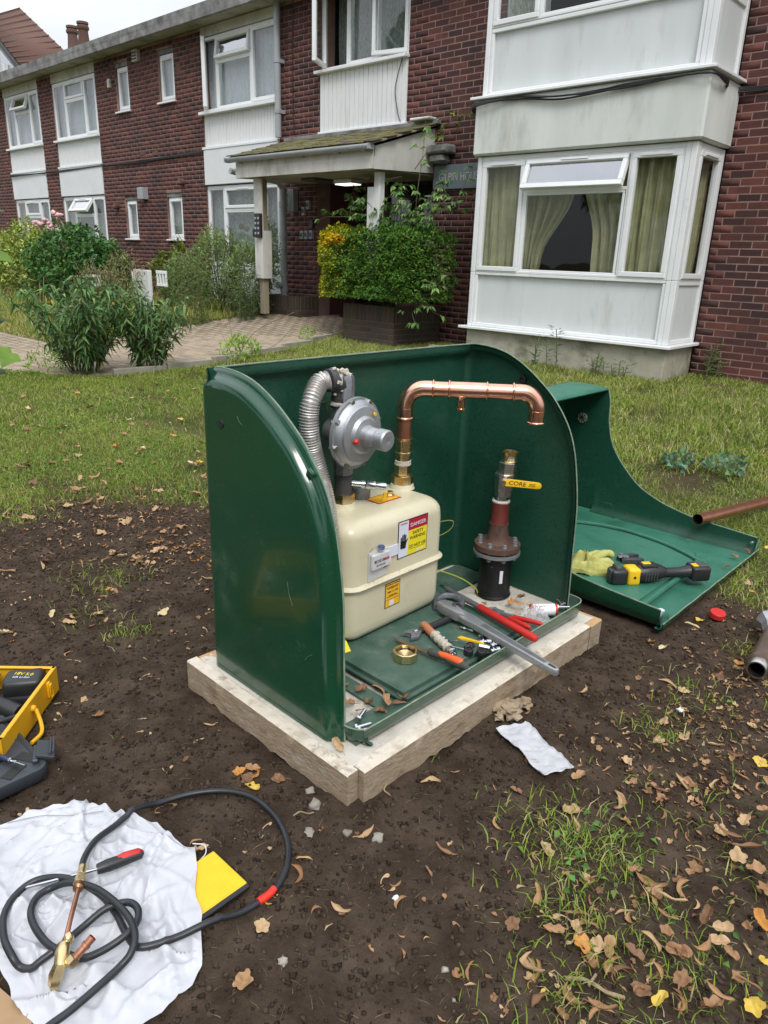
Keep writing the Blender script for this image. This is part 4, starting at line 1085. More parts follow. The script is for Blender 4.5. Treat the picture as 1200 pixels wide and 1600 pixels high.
el = MB(); el.ring_loft([[(-.880, 2.50 + 1.1 * k / 24, z) for k in range(25)] for z in ()] or [[(x, 2.505 + 1.09 * k / 24, z + .0012 * math.sin(k * 1.7)) for k in range(25)] for x, z in ((-.895, .012), (-.882, .010), (-.873, .014), (-.869, .024), (-.868, .042))], False)
el = el.build('front_lip', 'grp', lid, 60)
e2 = MB(); e2.ring_loft([[(x, 2.505 + 1.09 * k / 24, z + .0012 * math.sin(k * 1.7)) for k in range(25)] for x, z in ((-.9, .018), (-.884, .016), (-.877, .020), (-.8725, .042))], False); e2.build('inner_face', 'grp_lid', el, 60)
MB().tube([(-.870, 2.505 + 1.09 * k / 24, .043 + .0012 * math.sin(k * 1.7)) for k in range(25)], .0025, 6).build('raw_edge', 'grp_edge', el)
MB().tube([(q.x, 3.598, q.y) for q in CP], .003, 6).build('raw_edge', 'grp_edge', lid)
MB().tube([(q.x, 2.502, q.y) for q in CP], .003, 6).build('raw_edge', 'grp_edge', lid)
for y, s in ((3.6, -1), (2.5, 1)):
    q = MB(); q.grid(lambda i, j: (-.875 - .0 + .004 * i, y + s * (.055 * i), .02 + (.076 - .03 * i) * j), 6, 5); q.build('corner_gusset', 'grp_lid', lid, solid=.004)
# raised panel and rib moulded in the face
rz = MB(); outl = []
for k in range(15):
    t = k / 14 * math.pi / 2; outl.append((-1.80 + .78 * (math.sin(t)) ** .9, 2.62 + .70 * (.35 + .65 * math.cos(t) ** .55) if k < 14 else 3.0))
outl = [(-1.9, 2.60), (-1.02, 2.60), (-1.02, 3.22), (-1.08, 3.262), (-1.2, 3.31), (-1.33, 3.335), (-1.46, 3.335), (-1.6, 3.30), (-1.75, 3.2), (-1.9, 3.05)]
rz.prism(outl, (0, 0, .012), (1, 0, 0), (0, 1, 0), .027)
bmesh.ops.bevel(rz.bm, geom=list(rz.bm.edges), offset=.009, segments=3, affect='EDGES')
rz.build('raised_panel', 'grp_lid', lid, 30)
MB().tube(smooth_path([(-1.93, 3.02, .036), (-1.78, 3.21, .040), (-1.6, 3.32, .042), (-1.46, 3.355, .043), (-1.33, 3.352, .043), (-1.2, 3.325, .043), (-1.08, 3.275, .042), (-1.0, 3.235, .040)], 6), .010, 8).build('curved_rib', 'grp_lid', lid)
rb = MB(); rb.tube(smooth_path([(-.995, 2.56, .040), (-1.0, 2.8, .043), (-1.005, 3.24, .043)], 6), .012, 8); rb.build('stiffening_rib', 'grp_lid', lid)
MB().box((-1.02, 3.275, .038), (.05, .13, .012), Matrix.Rotation(.35, 3, 'Z'), .003).build('rib_end', 'grp_lid', lid)
vh = MB(); vh.lathe((-1.86, 3.594, .515), (0, -1, 0), [(0, 0), (0, .028), (.004, .028)], 20)
vo = vh.build('vent_hole', mat('daylight_grass_patch', [(.2, .2, .1), (.45, .44, .3)], .9, scale=60), lid)
g_ = MB()
for k in range(4):
    an = k * math.pi / 4; d = Vector((math.cos(an), 0, math.sin(an))); g_.tube([Vector((-1.86, 3.588, .515)) - d * .028, Vector((-1.86, 3.588, .515)) + d * .028], .002, 5)
g_.build('vent_grille', 'black', vo)
bt = MB(); bt.lathe((-.90, 3.585, .075), (0, -1, 0), [(0, .010), (.012, .010), (.013, .006), (.018, .006)], 10); bt.build('corner_bolt', 'steel', lid)
wt = MB(); wt.tube([(-.90, 2.535, .03), (-.895, 2.535, .085)], .012, 8); wt.build('corner_wedge', 'paper', lid)

# ================================================================== GAS METER
gm = thing('gas_meter', 'square cream enamelled gas meter with danger sticker standing in the green kiosk', 'gas meter', (-1.59, 1.665, .125))
mx0, mx1, my0, my1 = -1.735, -1.45, 1.435, 1.90
def rrect(x0, x1, y0, y1, r, z, n=7):
    pts = []
    for cx, cy, a0 in ((x1 - r, y1 - r, 0), (x0 + r, y1 - r, 90), (x0 + r, y0 + r, 180), (x1 - r, y0 + r, 270)):
        for k in range(n): t = R(a0 + 90 * k / (n - 1)); pts.append((cx + r * math.cos(t), cy + r * math.sin(t), z))
    return pts
def mring(d, z, r=.045): return rrect(mx0 + d, mx1 - d, my0 + d, my1 - d, max(.006, r - d * .3), z)
ZS = .318
lb = MB(); lb.ring_loft([mring(.05, .126), mring(.030, .127), mring(.012, .138), mring(.004, .155), mring(.001, .18), mring(.0, ZS - .004)], True, True, True)
lb.build('meter_body', 'meter', gm, 50)
ub = MB()
rings = [mring(0, ZS + .004), mring(0, .46)]
for k in range(9):
    t = R(90 * k / 8); rings.append(mring(.05 * (1 - math.cos(t)), .482 + .05 * math.sin(t), .05))
rings.append(mring(.07, .5335)); rings.append(mring(.10, .5335))
ub.ring_loft(rings, True, True, True)
ub.build('meter_body', 'meter', gm, 50)
se = MB(); se.ring_loft([mring(.002, ZS - .008), mring(-.008, ZS - .006, .052), mring(-.0145, ZS - .003, .058), mring(-.0150, ZS + .0005, .058), mring(-.008, ZS + .003, .052), mring(-.002, ZS + .008), mring(.003, ZS + .011)], True)
se.build('seam_flange', 'rustline', gm, 70)
for (x, y, nm) in ((-1.625, 1.862, 'outlet_boss'), (-1.612, 1.56, 'inlet_boss')):
    MB().lathe((x, y, .532), (0, 0, 1), [(0, .046), (.006, .043), (.016, .040), (.018, .033)], 28).build(nm, 'meter', gm)
UX = (0, 1, 0); UZ = (0, 0, 1); XF = mx1
def stick(nm, m, y0, y1, z0, z1, d=.0012, par=None): return MB().bb(XF + .0002, XF + d, y0, y1, z0, z1).build(nm, m, par or gm)
ds = stick('danger_sticker', 'ink', 1.652, 1.800, .368, .498, .0010)
stick('white_area', 'paper', 1.6555, 1.702, .3715, .4945, .0016, ds)
stick('red_area', 'st_red', 1.7025, 1.7965, .4575, .4945, .0016, ds)
stick('yellow_area', 'st_yellow', 1.7025, 1.7965, .3715, .4570, .0016, ds)
X3 = XF + .0020
text('DANGER', .0185, (X3, 1.750, .474), UX, UZ, 'paper', ds, sx=1.05)
text('SAFETY\nWARNING', .0165, (X3, 1.750, .4365), UX, UZ, 'ink', ds)
text('DO NOT USE', .0145, (X3, 1.750, .3985), UX, UZ, 'ink', ds)
MB().bb(X3, X3 + .0002, 1.712, 1.788, .3895, .3905).build('underline', 'ink', ds)
text('gas supply off', .008, (X3, 1.765, .3795), UX, UZ, 'paper', ds)
text('WARNING', .007, (X3, 1.679, .487), UX, UZ, 'st_red', ds)
hd = MB()
hd.prism([(-.013, -.02), (.012, -.022), (.015, -.004), (.0225, .008), (.019, .0105), (.012, .003), (.0105, .004), (-.012, .005), (-.0145, -.008)], (X3, 1.678, .422), UX, UZ, .0004)
for k, (x, h_) in enumerate(((-.0135, .018), (-.0065, .026), (.0005, .028), (.0075, .024))):
    hd.prism([(x, .0), (x + .0055, .0), (x + .0055 + .0005 * (k - 1), h_), (x + .0027 + .0005 * (k - 1), h_ + .0025), (x + .0005 * (k - 1), h_)], (X3, 1.678, .422), UX, UZ, .0004)
hd.build('hand_symbol', 'ink', ds)
ys = stick('yellow_label', 'ink', 1.600, 1.672, .208, .296, .0010)
ysi = stick('amber_area', 'st_amber', 1.6025, 1.6695, .2105, .2935, .0015, ys)
X3 = XF + .0018
text('ELECTRICAL BONDING', .0062, (X3, 1.636, .2885), UX, UZ, 'ink', ys)
text('DO NOT REMOVE THIS LABEL\nIN AN EMERGENCY CALL', .0044, (X3, 1.636, .2775), UX, UZ, 'ink', ys)
text('0800 111 999', .0090, (X3, 1.636, .2625), UX, UZ, 'ink', ys)
text('24 HOURS A DAY\nTURN OFF THE GAS SUPPLY', .0044, (X3, 1.636, .2480), UX, UZ, 'ink', ys)
MB().bb(X3 - .0003, X3 + .0001, 1.622, 1.642, .213, .231).build('white_area', 'paper', ys)
MB().bb(X3 - .0003, X3 + .0001, 1.6027, 1.669, .2355, .2365).build('rule_line', 'ink', ys)
# index (counter) under a clear cover
ix = MB(); ix.prism([(1.515, .330), (1.600, .338), (1.604, .39), (1.604, .428), (1.515, .428)], (XF, 0, 0), (0, 1, 0), (0, 0, 1), .004); ix.bb(XF + .004, XF + .018, 1.520, 1.598, .372, .424, .004)
ixo = ix.build('index_plate', mat('grey_index_plate', [(.5, .5, .48), (.6, .6, .58)], .4, scale=20), gm)
MB().prism([(1.512, .375), (1.600, .378), (1.600, .43), (1.585, .444), (1.53, .444), (1.512, .43)], (XF, 0, 0), (0, 1, 0), (0, 0, 1), .026, .004).build('clear_cover', mat('clear_index_cover', [(.8, .8, .8)], .1, alpha=.12), ixo)
MB().bb(XF + .0182, XF + .0188, 1.526, 1.575, .396, .405).build('counter_window', 'ink', ixo)
MB().bb(XF + .0182, XF + .0188, 1.575, 1.594, .396, .405).build('counter_window', 'st_red', ixo)
text('00 7 4 3', .009, (XF + .0190, 1.550, .4005), UX, UZ, 'paper', ixo)
text('E6 G25 04', .009, (XF + .0190, 1.556, .386), UX, UZ, 'ink', ixo)
MB().lathe((XF + .014, 1.560, .436), (0, 0, 1), [(0, .011), (.010, .011), (.012, .009)], 16).build('blue_cap', mat('blue_plastic', [(.03, .06, .2)], .4), ixo)
text_o = MB().bb(XF + .003, XF + .007, 1.598, 1.648, .392, .428).build('white_tag', 'paper', gm)
MB().bb(XF + .003, XF + .010, 1.58, 1.612, .375, .391).build('white_tag', 'paper', gm)
MB().bb(XF + .0, XF + .012, 1.578, 1.596, .366, .372, .002).build('seal_wire', 'ink', gm)
MB().lathe((-1.642, 1.67, .5338), (0, 0, 1), [(0, .034), (.038, .034), (.04, .031), (.04, .024), (.004, .022)], 26, True).build('test_socket', 'alu_dark', gm)
tp = MB(); tp.prism([(-.035, -.055), (.03, -.055), (.03, .055), (-.035, .055)], (-1.575, 1.715, .5342), (1, 0, 0), (0, 1, 0), .0008); ts = tp.build('top_sticker', 'st_red', gm)
MB().prism([(-.03, -.05), (.025, -.05), (.025, .05), (-.03, .05)], (-1.575, 1.715, .5351), (1, 0, 0), (0, 1, 0), .0006).build('amber_area', 'st_amber', ts)
MB().lathe((-1.575, 1.745, .5356), (0, 0, 1), [(0, .016), (.008, .016), (.009, .012), (.018, .012), (.019, .009)], 6).build('test_nipple', 'brass', gm)
MB().box((-1.548, 1.69, .552), (.004, .018, .04), Matrix.Rotation(.2, 3, 'Y'), .001).build('yellow_tag', 'yellow', gm)

# ================================================================== COPPER OUTLET PIPE
cpi = thing('copper_outlet_pipe', 'shiny copper outlet pipe with brass union rising from the meter and bending over the riser', 'pipe', (-1.625, 1.862, .55))
A0 = Vector((-1.625, 1.862, .55)); dv = Vector((.341, .293, 0)).normalized(); Ld = .45; ZT = .885
br = MB(); br.lathe(A0, (0, 0, 1), [(0, .040), (.028, .040), (.029, .028)], 8); br.lathe(A0 + Vector((0, 0, .028)), (0, 0, 1), [(0, .031), (.006, .031)], 24)
br.build('union_nut', 'brass', cpi, 25)
MB().lathe(A0 + Vector((0, 0, .030)), (0, 0, 1), [(0, .029), (.035, .029), (.036, .027)], 6).build('hex_adaptor', 'brass', cpi, 25)
MB().lathe(A0 + Vector((0, 0, .064)), (0, 0, 1), [(0, .0275), (.005, .030), (.011, .028), (.018, .029), (.02, .027)], 24).build('jointing_hemp', 'hemp', cpi, noise_amp=.002, nscale=60)
MB().lathe(A0 + Vector((0, 0, .084)), (0, 0, 1), [(0, .027), (.015, .027), (.016, .030), (.028, .030), (.030, .0275), (.045, .0275), (.046, .0295), (.070, .0295), (.072, .031), (.076, .031), (.077, .027)], 28).build('press_socket', 'brass', cpi)
rr_ = .0265
def bend(c0, d0, d1, rad, n=10):
    """arc leaving c0 in direction d0 and ending in direction d1"""
    d0 = Vector(d0).normalized(); d1 = Vector(d1).normalized(); cen = c0 + d1 * rad
    return [cen - d1 * rad * math.cos(t) + d0 * rad * math.sin(t) for t in [math.pi / 2 * k / n for k in range(n + 1)]]
zb = ZT - .062
vert = MB(); vert.tube([A0 + Vector((0, 0, .155)), Vector((A0.x, A0.y, zb - .03))], rr_ - .001, 24); vert.build('vertical_pipe', 'copper_old', cpi)
b1 = bend(Vector((A0.x, A0.y, zb)), (0, 0, 1), dv, .062)
def bead(mb, p, d, r=.0265, w=.009, h=.0062):
    mb.lathe(Vector(p) - Vector(d) * w / 2, d, [(0, r - .001), (w * .2, r + h * .8), (w * .5, r + h), (w * .8, r + h * .8), (w, r - .001)], 24, False)
e1 = MB(); e1.tube([Vector((A0.x, A0.y, zb - .045))] + b1 + [b1[-1] + dv * .035], rr_ + .0012, 24)
bead(e1, (A0.x, A0.y, zb - .04), Vector((0, 0, 1))); bead(e1, (A0.x, A0.y, zb - .008), Vector((0, 0, 1)), .027, .005, .001); bead(e1, b1[-1] + dv * .030, dv)
e1.build('elbow', 'copper', cpi, 50)
hz0 = b1[-1] + dv * .035; hz1 = Vector((A0.x, A0.y, ZT)) + dv * (Ld - .062)
tee = MB(); t0 = hz0 + dv * .045; t1 = t0 + dv * .135
tee.tube([t0, t1], rr_ + .0014, 24); bead(tee, t0 + dv * .004, dv); bead(tee, t1 - dv * .004, dv)
tc_ = (t0 + t1) / 2 - dv * .02; tee.lathe(tc_ + Vector((0, 0, -.02)), (0, 0, -1), [(0, .019), (.010, .015), (.018, .0135), (.042, .0135), (.043, .016), (.047, .016), (.048, .013)], 18)
tee.build('tee', 'copper', cpi, 50)
MB().tube([hz0 - dv * .01, hz1], rr_ - .0006, 24).build('horizontal_pipe', 'copper', cpi)
b2 = bend(hz1, dv, (0, 0, -1), .058)
e2 = MB(); e2.tube([hz1 - dv * .03] + b2 + [b2[-1] + Vector((0, 0, -.046))], rr_ + .0012, 24)
bead(e2, hz1 - dv * .026, dv); bead(e2, b2[-1] + Vector((0, 0, -.004)), Vector((0, 0, 1)), .0275, .004, .001); bead(e2, b2[-1] + Vector((0, 0, -.043)), Vector((0, 0, 1)))
e2.build('elbow', 'copper', cpi, 50)

# ================================================================== PRESSURE REGULATOR
rg = thing('gas_regulator', 'grey cast gas regulator with round diaphragm case and corrugated steel hose on the meter inlet', 'regulator', (-1.612, 1.56, .55))
B0 = Vector((-1.612, 1.56, .55)); Zv = Vector((0, 0, 1))
MB().lathe(B0, Zv, [(0, .038), (.028, .038), (.029, .026)], 8).build('union_nut', 'brass', rg, 25)
st = MB(); st.lathe(B0 + Zv * .028, Zv, [(0, .028), (.052, .028), (.054, .030), (.060, .030), (.062, .024)], 24); st.build('nipple', 'iron', rg)
bd = MB()
bd.lathe(B0 + Zv * .088, Zv, [(0, .026), (.01, .031), (.08, .031), (.1, .040), (.16, .042), (.2, .040), (.22, .031), (.31, .031), (.318, .027)], 8)
bd.lathe(B0 + Vector((-.07, 0, .225)), (1, 0, 0), [(0, .030), (.01, .038), (.05, .038), (.055, .042), (.075, .042), (.09, .036), (.13, .036)], 24)
bd.build('regulator_body', 'alu_dark', rg, 30)
DC = Vector((-1.553, 1.56, .785)); DA = Vector((1, .06, -.02)).normalized()
ds_ = MB(); ds_.lathe(DC - DA * .012, DA, [(-.02, .04), (-.006, .085), (0, .112), (.012, .112), (.0125, .104), (.018, .102), (.030, .088), (.036, .086), (.040, .060), (.050, .052), (.052, .034), (.07, .032)], 48)
dso = ds_.build('diaphragm_case', 'alu', rg, 30)
u_ = DA.orthogonal().normalized(); v_ = DA.cross(u_)
for k in range(8):
    t = 2 * math.pi * k / 8 + .3; c = DC + (u_ * math.cos(t) + v_ * math.sin(t)) * .104
    MB().lathe(c, DA, [(-.02, .006), (.0, .006), (.001, .0085), (.008, .0085), (.0085, .004)], 6).build('case_bolt', 'steel', rg)
sh = MB(); sh.lathe(DC + DA * .04, DA, [(0, .031), (.045, .030), (.046, .028), (.050, .028), (.051, .032)], 28); sho = sh.build('spring_housing', mat('silver_sleeve', [(.45, .46, .47), (.55, .56, .57)], .35, metal=.6, scale=30), rg)
MB().lathe(DC + DA * .091, DA, [(0, .033), (.028, .033), (.033, .029), (.034, .006), (.032, 0)], 28).build('spring_cap', 'alu', rg)
# printed label on the sleeve
lb_ = MB()
for k in range(6):
    for q in range(3): pass
def lab(i, j):
    t = R(-150 + 95 * i); return DC + DA * (.046 + .036 * j) + (u_ * math.cos(t) + v_ * math.sin(t)) * .0315
lo_ = MB().grid(lab, 10, 2).build('printed_label', mat('label_print', [(.62, .63, .64), (.62, .63, .64), (.12, .12, .12)], .5, scale=260, stretch=(1, 1, 4)), sho)
MB().lathe(DC + DA * .03 + Vector((0, -.047, -.012)), DA, [(0, .009), (.014, .009), (.018, .006), (.019, 0)], 14).build('red_plug', 'red', rg)
MB().lathe(DC + DA * .028 + Vector((0, .044, .06)), DA, [(0, .006), (.004, .006)], 12).build('yellow_dot', 'yellow', rg)
MB().lathe(B0 + Vector((-.055, -.03, .31)), (0, -.3, 1), [(-.02, .004), (.0, .004), (.001, .008), (.01, .008)], 8).build('relief_screw', 'brass', rg)
# test cock on the nipple
tk = MB(); td = Vector((.75, .66, -.06)).normalized(); tb0 = B0 + Vector((.02, .02, .062))
tk.lathe(tb0, td, [(0, .010), (.03, .010), (.031, .013), (.042, .013), (.043, .011), (.05, .015), (.075, .015), (.076, .010), (.095, .012), (.11, .012)], 14)
tk.build('test_cock', 'steel', rg, 30)
MB().lathe(tb0 + td * .044, td, [(0, .0125), (.01, .0125)], 14).build('black_collar', 'black', rg)
# elbow and corrugated hose
P0 = Vector((-1.620, 1.56, .868))
eb = bend(P0 + Zv * .03, Zv, Vector((-.12, -1, 0)).normalized(), .045)
ee = MB(); ee.lathe(P0, Zv, [(-.012, .036), (.0, .036), (.02, .036), (.022, .03)], 20); ee.tube([P0 + Zv * .02] + eb + [eb[-1] + Vector((-.002, -.012, 0))], .0345, 20); ee.lathe(eb[-1] + Vector((0, .004, 0)), (-.12, -1, 0), [(0, .035), (.016, .035), (.018, .028)], 20)
ee.build('elbow', 'iron', rg, 40)
hp = MB()
hp.lathe(P0 + Zv * -.006, Zv, [(0, .0375), (.004, .040), (.009, .0385), (.014, .0375)], 20); hp.lathe(eb[-1] + Vector((0, .024, 0)), (-.12, -1, 0), [(0, .0355), (.006, .0385), (.012, .0365)], 20)
for k in range(16): blob(hp, eb[6] + Vector((random.uniform(.0, .03), random.uniform(-.03, .02), random.uniform(-.035, .045))), random.uniform(.004, .010), .8, k, 1, 2)
hp.build('jointing_hemp', 'hemp', rg, 60, noise_amp=.0035, nscale=70)
hs = smooth_path([eb[-1] + Vector((0, -.014, 0)), eb[-1] + Vector((-.008, -.040, -.006)), (-1.622, 1.436, .898), (-1.622, 1.424, .85), (-1.62, 1.425, .79), (-1.615, 1.436, .725), (-1.598, 1.446, .66), (-1.562, 1.434, .60), (-1.520, 1.412, .54), (-1.498, 1.396, .46), (-1.49, 1.388, .32), (-1.49, 1.385, .10)], 40)
acc = 0; rs_ = []
for i, q in enumerate(hs):
    if i: acc += (hs[i] - hs[i - 1]).length
    rs_.append(.0265 + .0026 * math.cos(acc / .0062 * 2 * math.pi))
hpts = []; hr = []
# resample densely so that each corrugation is modelled
tot = 0; cum = [0]
for i in range(1, len(hs)): tot += (hs[i] - hs[i - 1]).length; cum.append(tot)
m_n = int(tot / .0014)
j = 0
for k in range(m_n + 1):
    s_ = tot * k / m_n
    while j < len(cum) - 2 and cum[j + 1] < s_: j += 1
    f_ = (s_ - cum[j]) / max(1e-9, cum[j + 1] - cum[j]); hpts.append(hs[j].lerp(hs[j + 1], f_)); hr.append(.0275 + .0034 * math.cos(s_ / .0082 * 2 * math.pi))
MB().tube(hpts, hr, 20).build('corrugated_hose', 'hose_s', rg, 80)

# ================================================================== GAS RISER WITH VALVE
rs = thing('gas_riser', 'black coated gas riser with rusty bolted flange and yellow handled valve inside the kiosk', 'pipe riser', (-1.40, 2.165, .088))
G0 = Vector((-1.41, 2.175, .010))
MB().lathe(G0 + Zv * .086, Zv, [(0, .068), (.01, .062), (.05, .060), (.1, .059), (.15, .062), (.165, .060)], 28).build('coated_pipe', 'bitumen', rs, noise_amp=.002, nscale=30)
MB().box(G0 + Vector((.052, -.035, .175)), (.004, .012, .05), Matrix.Rotation(-.6, 3, 'Z')).build('white_label', 'paper', rs)
MB().lathe(G0 + Zv * .252, Zv, [(0, .06), (0, .088), (.011, .088), (.012, .06)], 40).build('lower_flange', 'grey', rs, 25)
MB().lathe(G0 + Zv * .272, Zv, [(0, .05), (0, .086), (.020, .086), (.022, .083), (.023, .05)], 40).build('upper_flange', 'rust', rs, 25)
for k in range(8):
    t = 2 * math.pi * k / 8 + .2; c = G0 + Vector((math.cos(t) * .070, math.sin(t) * .070, 0))
    b_ = MB(); b_.lathe(c + Zv * .236, Zv, [(0, .005), (.001, .009), (.010, .009), (.012, .006), (.056, .006), (.058, .0105), (.062, .0105), (.063, .009), (.071, .009), (.072, .004)], 6)
    b_.build('flange_bolt', 'grey', rs, 25)
MB().lathe(G0 + Zv * .294, Zv, [(0, .052), (.006, .045), (.02, .040), (.065, .034), (.075, .036), (.078, .036)], 28).build('reducer', 'rust', rs, 40)
MB().lathe(G0 + Zv * .371, Zv, [(0, .0345), (.002, .034), (.04, .032), (.082, .0315), (.083, .03)], 28).build('red_nipple', 'redpaint', rs)
G0 = G0 + Vector((0, 0, .024))
MB().lathe(G0 + Zv * .428, Zv, [(0, .032), (.004, .034), (.009, .032), (.01, .028)], 24).build('white_paste', 'hemp', rs, noise_amp=.001, nscale=60)
MB().lathe(G0 + Zv * .437, Zv, [(0, .027), (.016, .027)], 24).build('thread', 'steel', rs)
tl = Vector((.012, .01, 0))
vb = MB(); vb.lathe(G0 + Zv * .452 + tl * .3, Zv + tl, [(0, .026), (.002, .032), (.022, .032), (.024, .035), (.072, .035), (.076, .038), (.086, .038), (.088, .032)], 8); vb.build('valve_body', 'nickel', rs, 25)
MB().lathe(G0 + Zv * .536 + tl * .8, Zv + tl, [(0, .030), (.004, .033), (.044, .033), (.046, .030)], 6).build('hex_adaptor', 'nickel', rs, 25)
bs = MB(); bs.lathe(G0 + Zv * .580 + tl * 1.1, Zv + tl, [(0, .027), (.006, .030), (.012, .027), (.032, .027), (.034, .031), (.040, .031), (.041, .026), (.020, .024)], 28); bs.build('press_socket', 'brass', rs)
# handle points to the right of the photo, away from the meter
hb = G0 + Vector((.0, -.036, .505)) + tl
hx = Vector((.30, .93, -.06)).normalized()
nf = Vector((.93, -.30, 0)).normalized()
hub = G0 + Vector((.025, -.035, .525)) 
MB().lathe(G0 + Vector((.015, -.015, .522)), (.55, -.83, 0), [(0, .014), (.028, .014), (.029, .017), (.036, .017), (.037, .008), (.046, .008)], 6).build('spindle_nut', 'nickel', rs, 25)
ho = G0 + Vector((.030, -.043, .522))
hdir = Vector((.66, .68, -.10)).normalized(); hup = Vector((0, 0, 1)) - hdir * Zv.dot(hdir); hup.normalize()
hn = MB(); hn.prism([(-.004, -.012), (.01, -.0135), (.128, -.0125), (.136, -.009), (.140, 0), (.136, .009), (.128, .0125), (.012, .0125), (-.004, .012)], ho, hdir, hup, .008, .002)
hno = hn.build('lever_handle', 'yellow', rs, 30)
nn_ = hdir.cross(hup)
text('CORE', .021, ho + hdir * .050 + nn_ * .0088, hdir, hup, 'ink', hno, sx=1.15)
text('MANUF\nIN ITALY', .0065, ho + hdir * .104 + nn_ * .0088, hdir, hup, 'ink', hno)
# earth wires
ew_ = thing('earth_wire', 'thin yellow green earth wire trailing from behind the meter to the riser', 'wire', (-1.55, 2.0, .12))
MB().tube(smooth_path([(-1.66, 1.93, .30), (-1.60, 2.02, .36), (-1.54, 2.06, .38), (-1.56, 2.05, .33), (-1.66, 1.95, .27)], 8), .0016, 6).build('wire_loop', mat('dull_wire', [(.3, .3, .08)], .5), ew_)
MB().tube(smooth_path([(-1.66, 1.92, .20), (-1.58, 2.0, .19), (-1.50, 2.07, .16), (-1.45, 2.11, .12), (-1.44, 2.12, .09)], 8), .0026, 6).build('wire_end', mat('earth_green', [(.3, .36, .04)], .5), ew_)
# ================================================================== TOOLS AND FITTINGS IN THE KIOSK
def frame(a, b, up=(0, 0, 1)):
    """local frame: x from a to b, z up"""
    a = Vector(a); b = Vector(b); x = (b - a).normalized(); z = Vector(up) - x * x.dot(Vector(up)); z.normalize(); y = z.cross(x)
    return a, x, y, z, (b - a).length
def T(o, x, y, z, p): return o + x * p[0] + y * p[1] + z * p[2]

o, x, y, z, L_ = frame((-1.352, 1.842, .160), (-.886, 1.755, .152))
w = thing('pipe_wrench', 'large grey aluminium pipe wrench lying across the front lip of the kiosk', 'pipe wrench', (-1.15, 1.80, .13))
def wp(v): return T(o, x, y, z, v)
hm = MB(); hm.prism([(.035, -.022), (.085, -.028), (.14, -.022), (L_ - .02, -.013), (L_ - .004, -.009), (L_, 0), (L_ - .004, .009), (L_ - .02, .013), (.14, .016), (.10, .020), (.035, .018)], wp((0, 0, -.012)), x, y, .022, .003)
hb_ = hm.build('handle', 'alu', w, 30)
rc = MB(); rc.prism([(.15, -.012), (L_ - .05, -.0065), (L_ - .05, .0065), (.15, .010)], wp((0, 0, .0085)), x, y, .002, 0); rc.build('handle_web', 'alu_dark', hb_)
MB().prism([(L_ - .038, -.005), (L_ - .012, -.004), (L_ - .009, 0), (L_ - .012, .004), (L_ - .038, .005)], wp((0, 0, .0095)), x, y, .0015, 0).build('hanging_hole', 'iron', hb_)
jw = MB(); jw.prism([(-.045, -.03), (-.01, -.034), (.05, -.028), (.075, -.012), (.06, .006), (.02, .004), (.01, .012), (-.02, .016), (-.045, .006), (-.05, -.012)], wp((0, -.002, -.016)), x, y, .034, .004)
jw.build('hook_jaw', 'alu', w, 30)
MB().lathe(wp((.012, .010, .004)), x * .5 + y * .2 + z, [(-.012, .020), (-.010, .023), (.010, .023), (.012, .020), (.013, .012), (.006, .011)], 18).build('knurled_nut', 'iron', w, 20)
jt = MB()
for k in range(6): jt.box(wp((-.02 + k * .009, .018, .002)), (.006, .010, .022), None, .001)
jt.build('jaw_teeth', 'iron', w)

o, x, y, z, L_ = frame((-1.50, 1.985, .145), (-1.035, 1.876, .156))
w = thing('red_handled_bar', 'long steel bar tool with red sleeve handle pointing out over the kiosk lip', 'pry bar', (-1.27, 1.93, .13))
MB().tube([T(o, x, y, z, p) for p in ((0, 0, 0), (.02, 0, .0), (.05, 0, 0), (.12, 0, 0), (.2, 0, 0))], [.006, .011, .009, .010, .0105], 10).build('steel_bar', 'alu_dark', w)
MB().box(T(o, x, y, z, (.0, 0, 0)), (.05, .016, .006), Matrix((x, y, z)).transposed(), .002).build('flattened_tip', 'steel', w)
MB().tube([T(o, x, y, z, p) for p in ((.195, 0, 0), (.2, 0, 0), (.33, 0, 0), (L_ - .02, 0, 0), (L_ - .004, 0, 0), (L_, 0, 0))], [.011, .0135, .0135, .0135, .011, .005], 14).build('red_sleeve', 'red', w)

w = thing('red_pipe_pliers', 'open pliers wrench with two thin red handles beside the riser', 'pliers', (-1.2, 1.98, .1))
c = Vector((-1.262, 1.998, .122))
MB().lathe(c + Vector((0, 0, -.006)), (0, 0, 1), [(0, .02), (.012, .02), (.014, .012)], 14).build('pivot', 'alu_dark', w)
for e_, r0 in (((-1.098, 1.938, .150), .007), ((-1.085, 1.992, .150), .0075)):
    e_ = Vector(e_); m1 = c.lerp(e_, .35)
    MB().tube([c, m1], [.009, .008], 8).build('jaw_arm', 'alu_dark', w)
    MB().tube([m1, c.lerp(e_, .6), e_.lerp(c, .05), e_], [.0085, .0095, .0085, .004], 10).build('red_handle', 'red', w)
MB().tube([c, c + Vector((-.03, .012, 0)), c + Vector((-.05, -.004, 0))], [.012, .011, .006], 8).build('jaw', 'alu_dark', w)

w = thing('pipe_clamp', 'dark iron U shaped clamp lying behind the large pipe wrench head', 'clamp', (-1.40, 1.92, .125))
MB().tube(smooth_path([(-1.425, 1.845, .138), (-1.455, 1.885, .140), (-1.46, 1.93, .142), (-1.43, 1.955, .142), (-1.39, 1.945, .140), (-1.37, 1.91, .138)], 5), .012, 8).build('clamp_bow', 'alu_dark', w)
MB().box((-1.39, 1.89, .134), (.07, .016, .016), Matrix.Rotation(-.9, 3, 'Z'), .003).build('clamp_bar', 'iron', w)

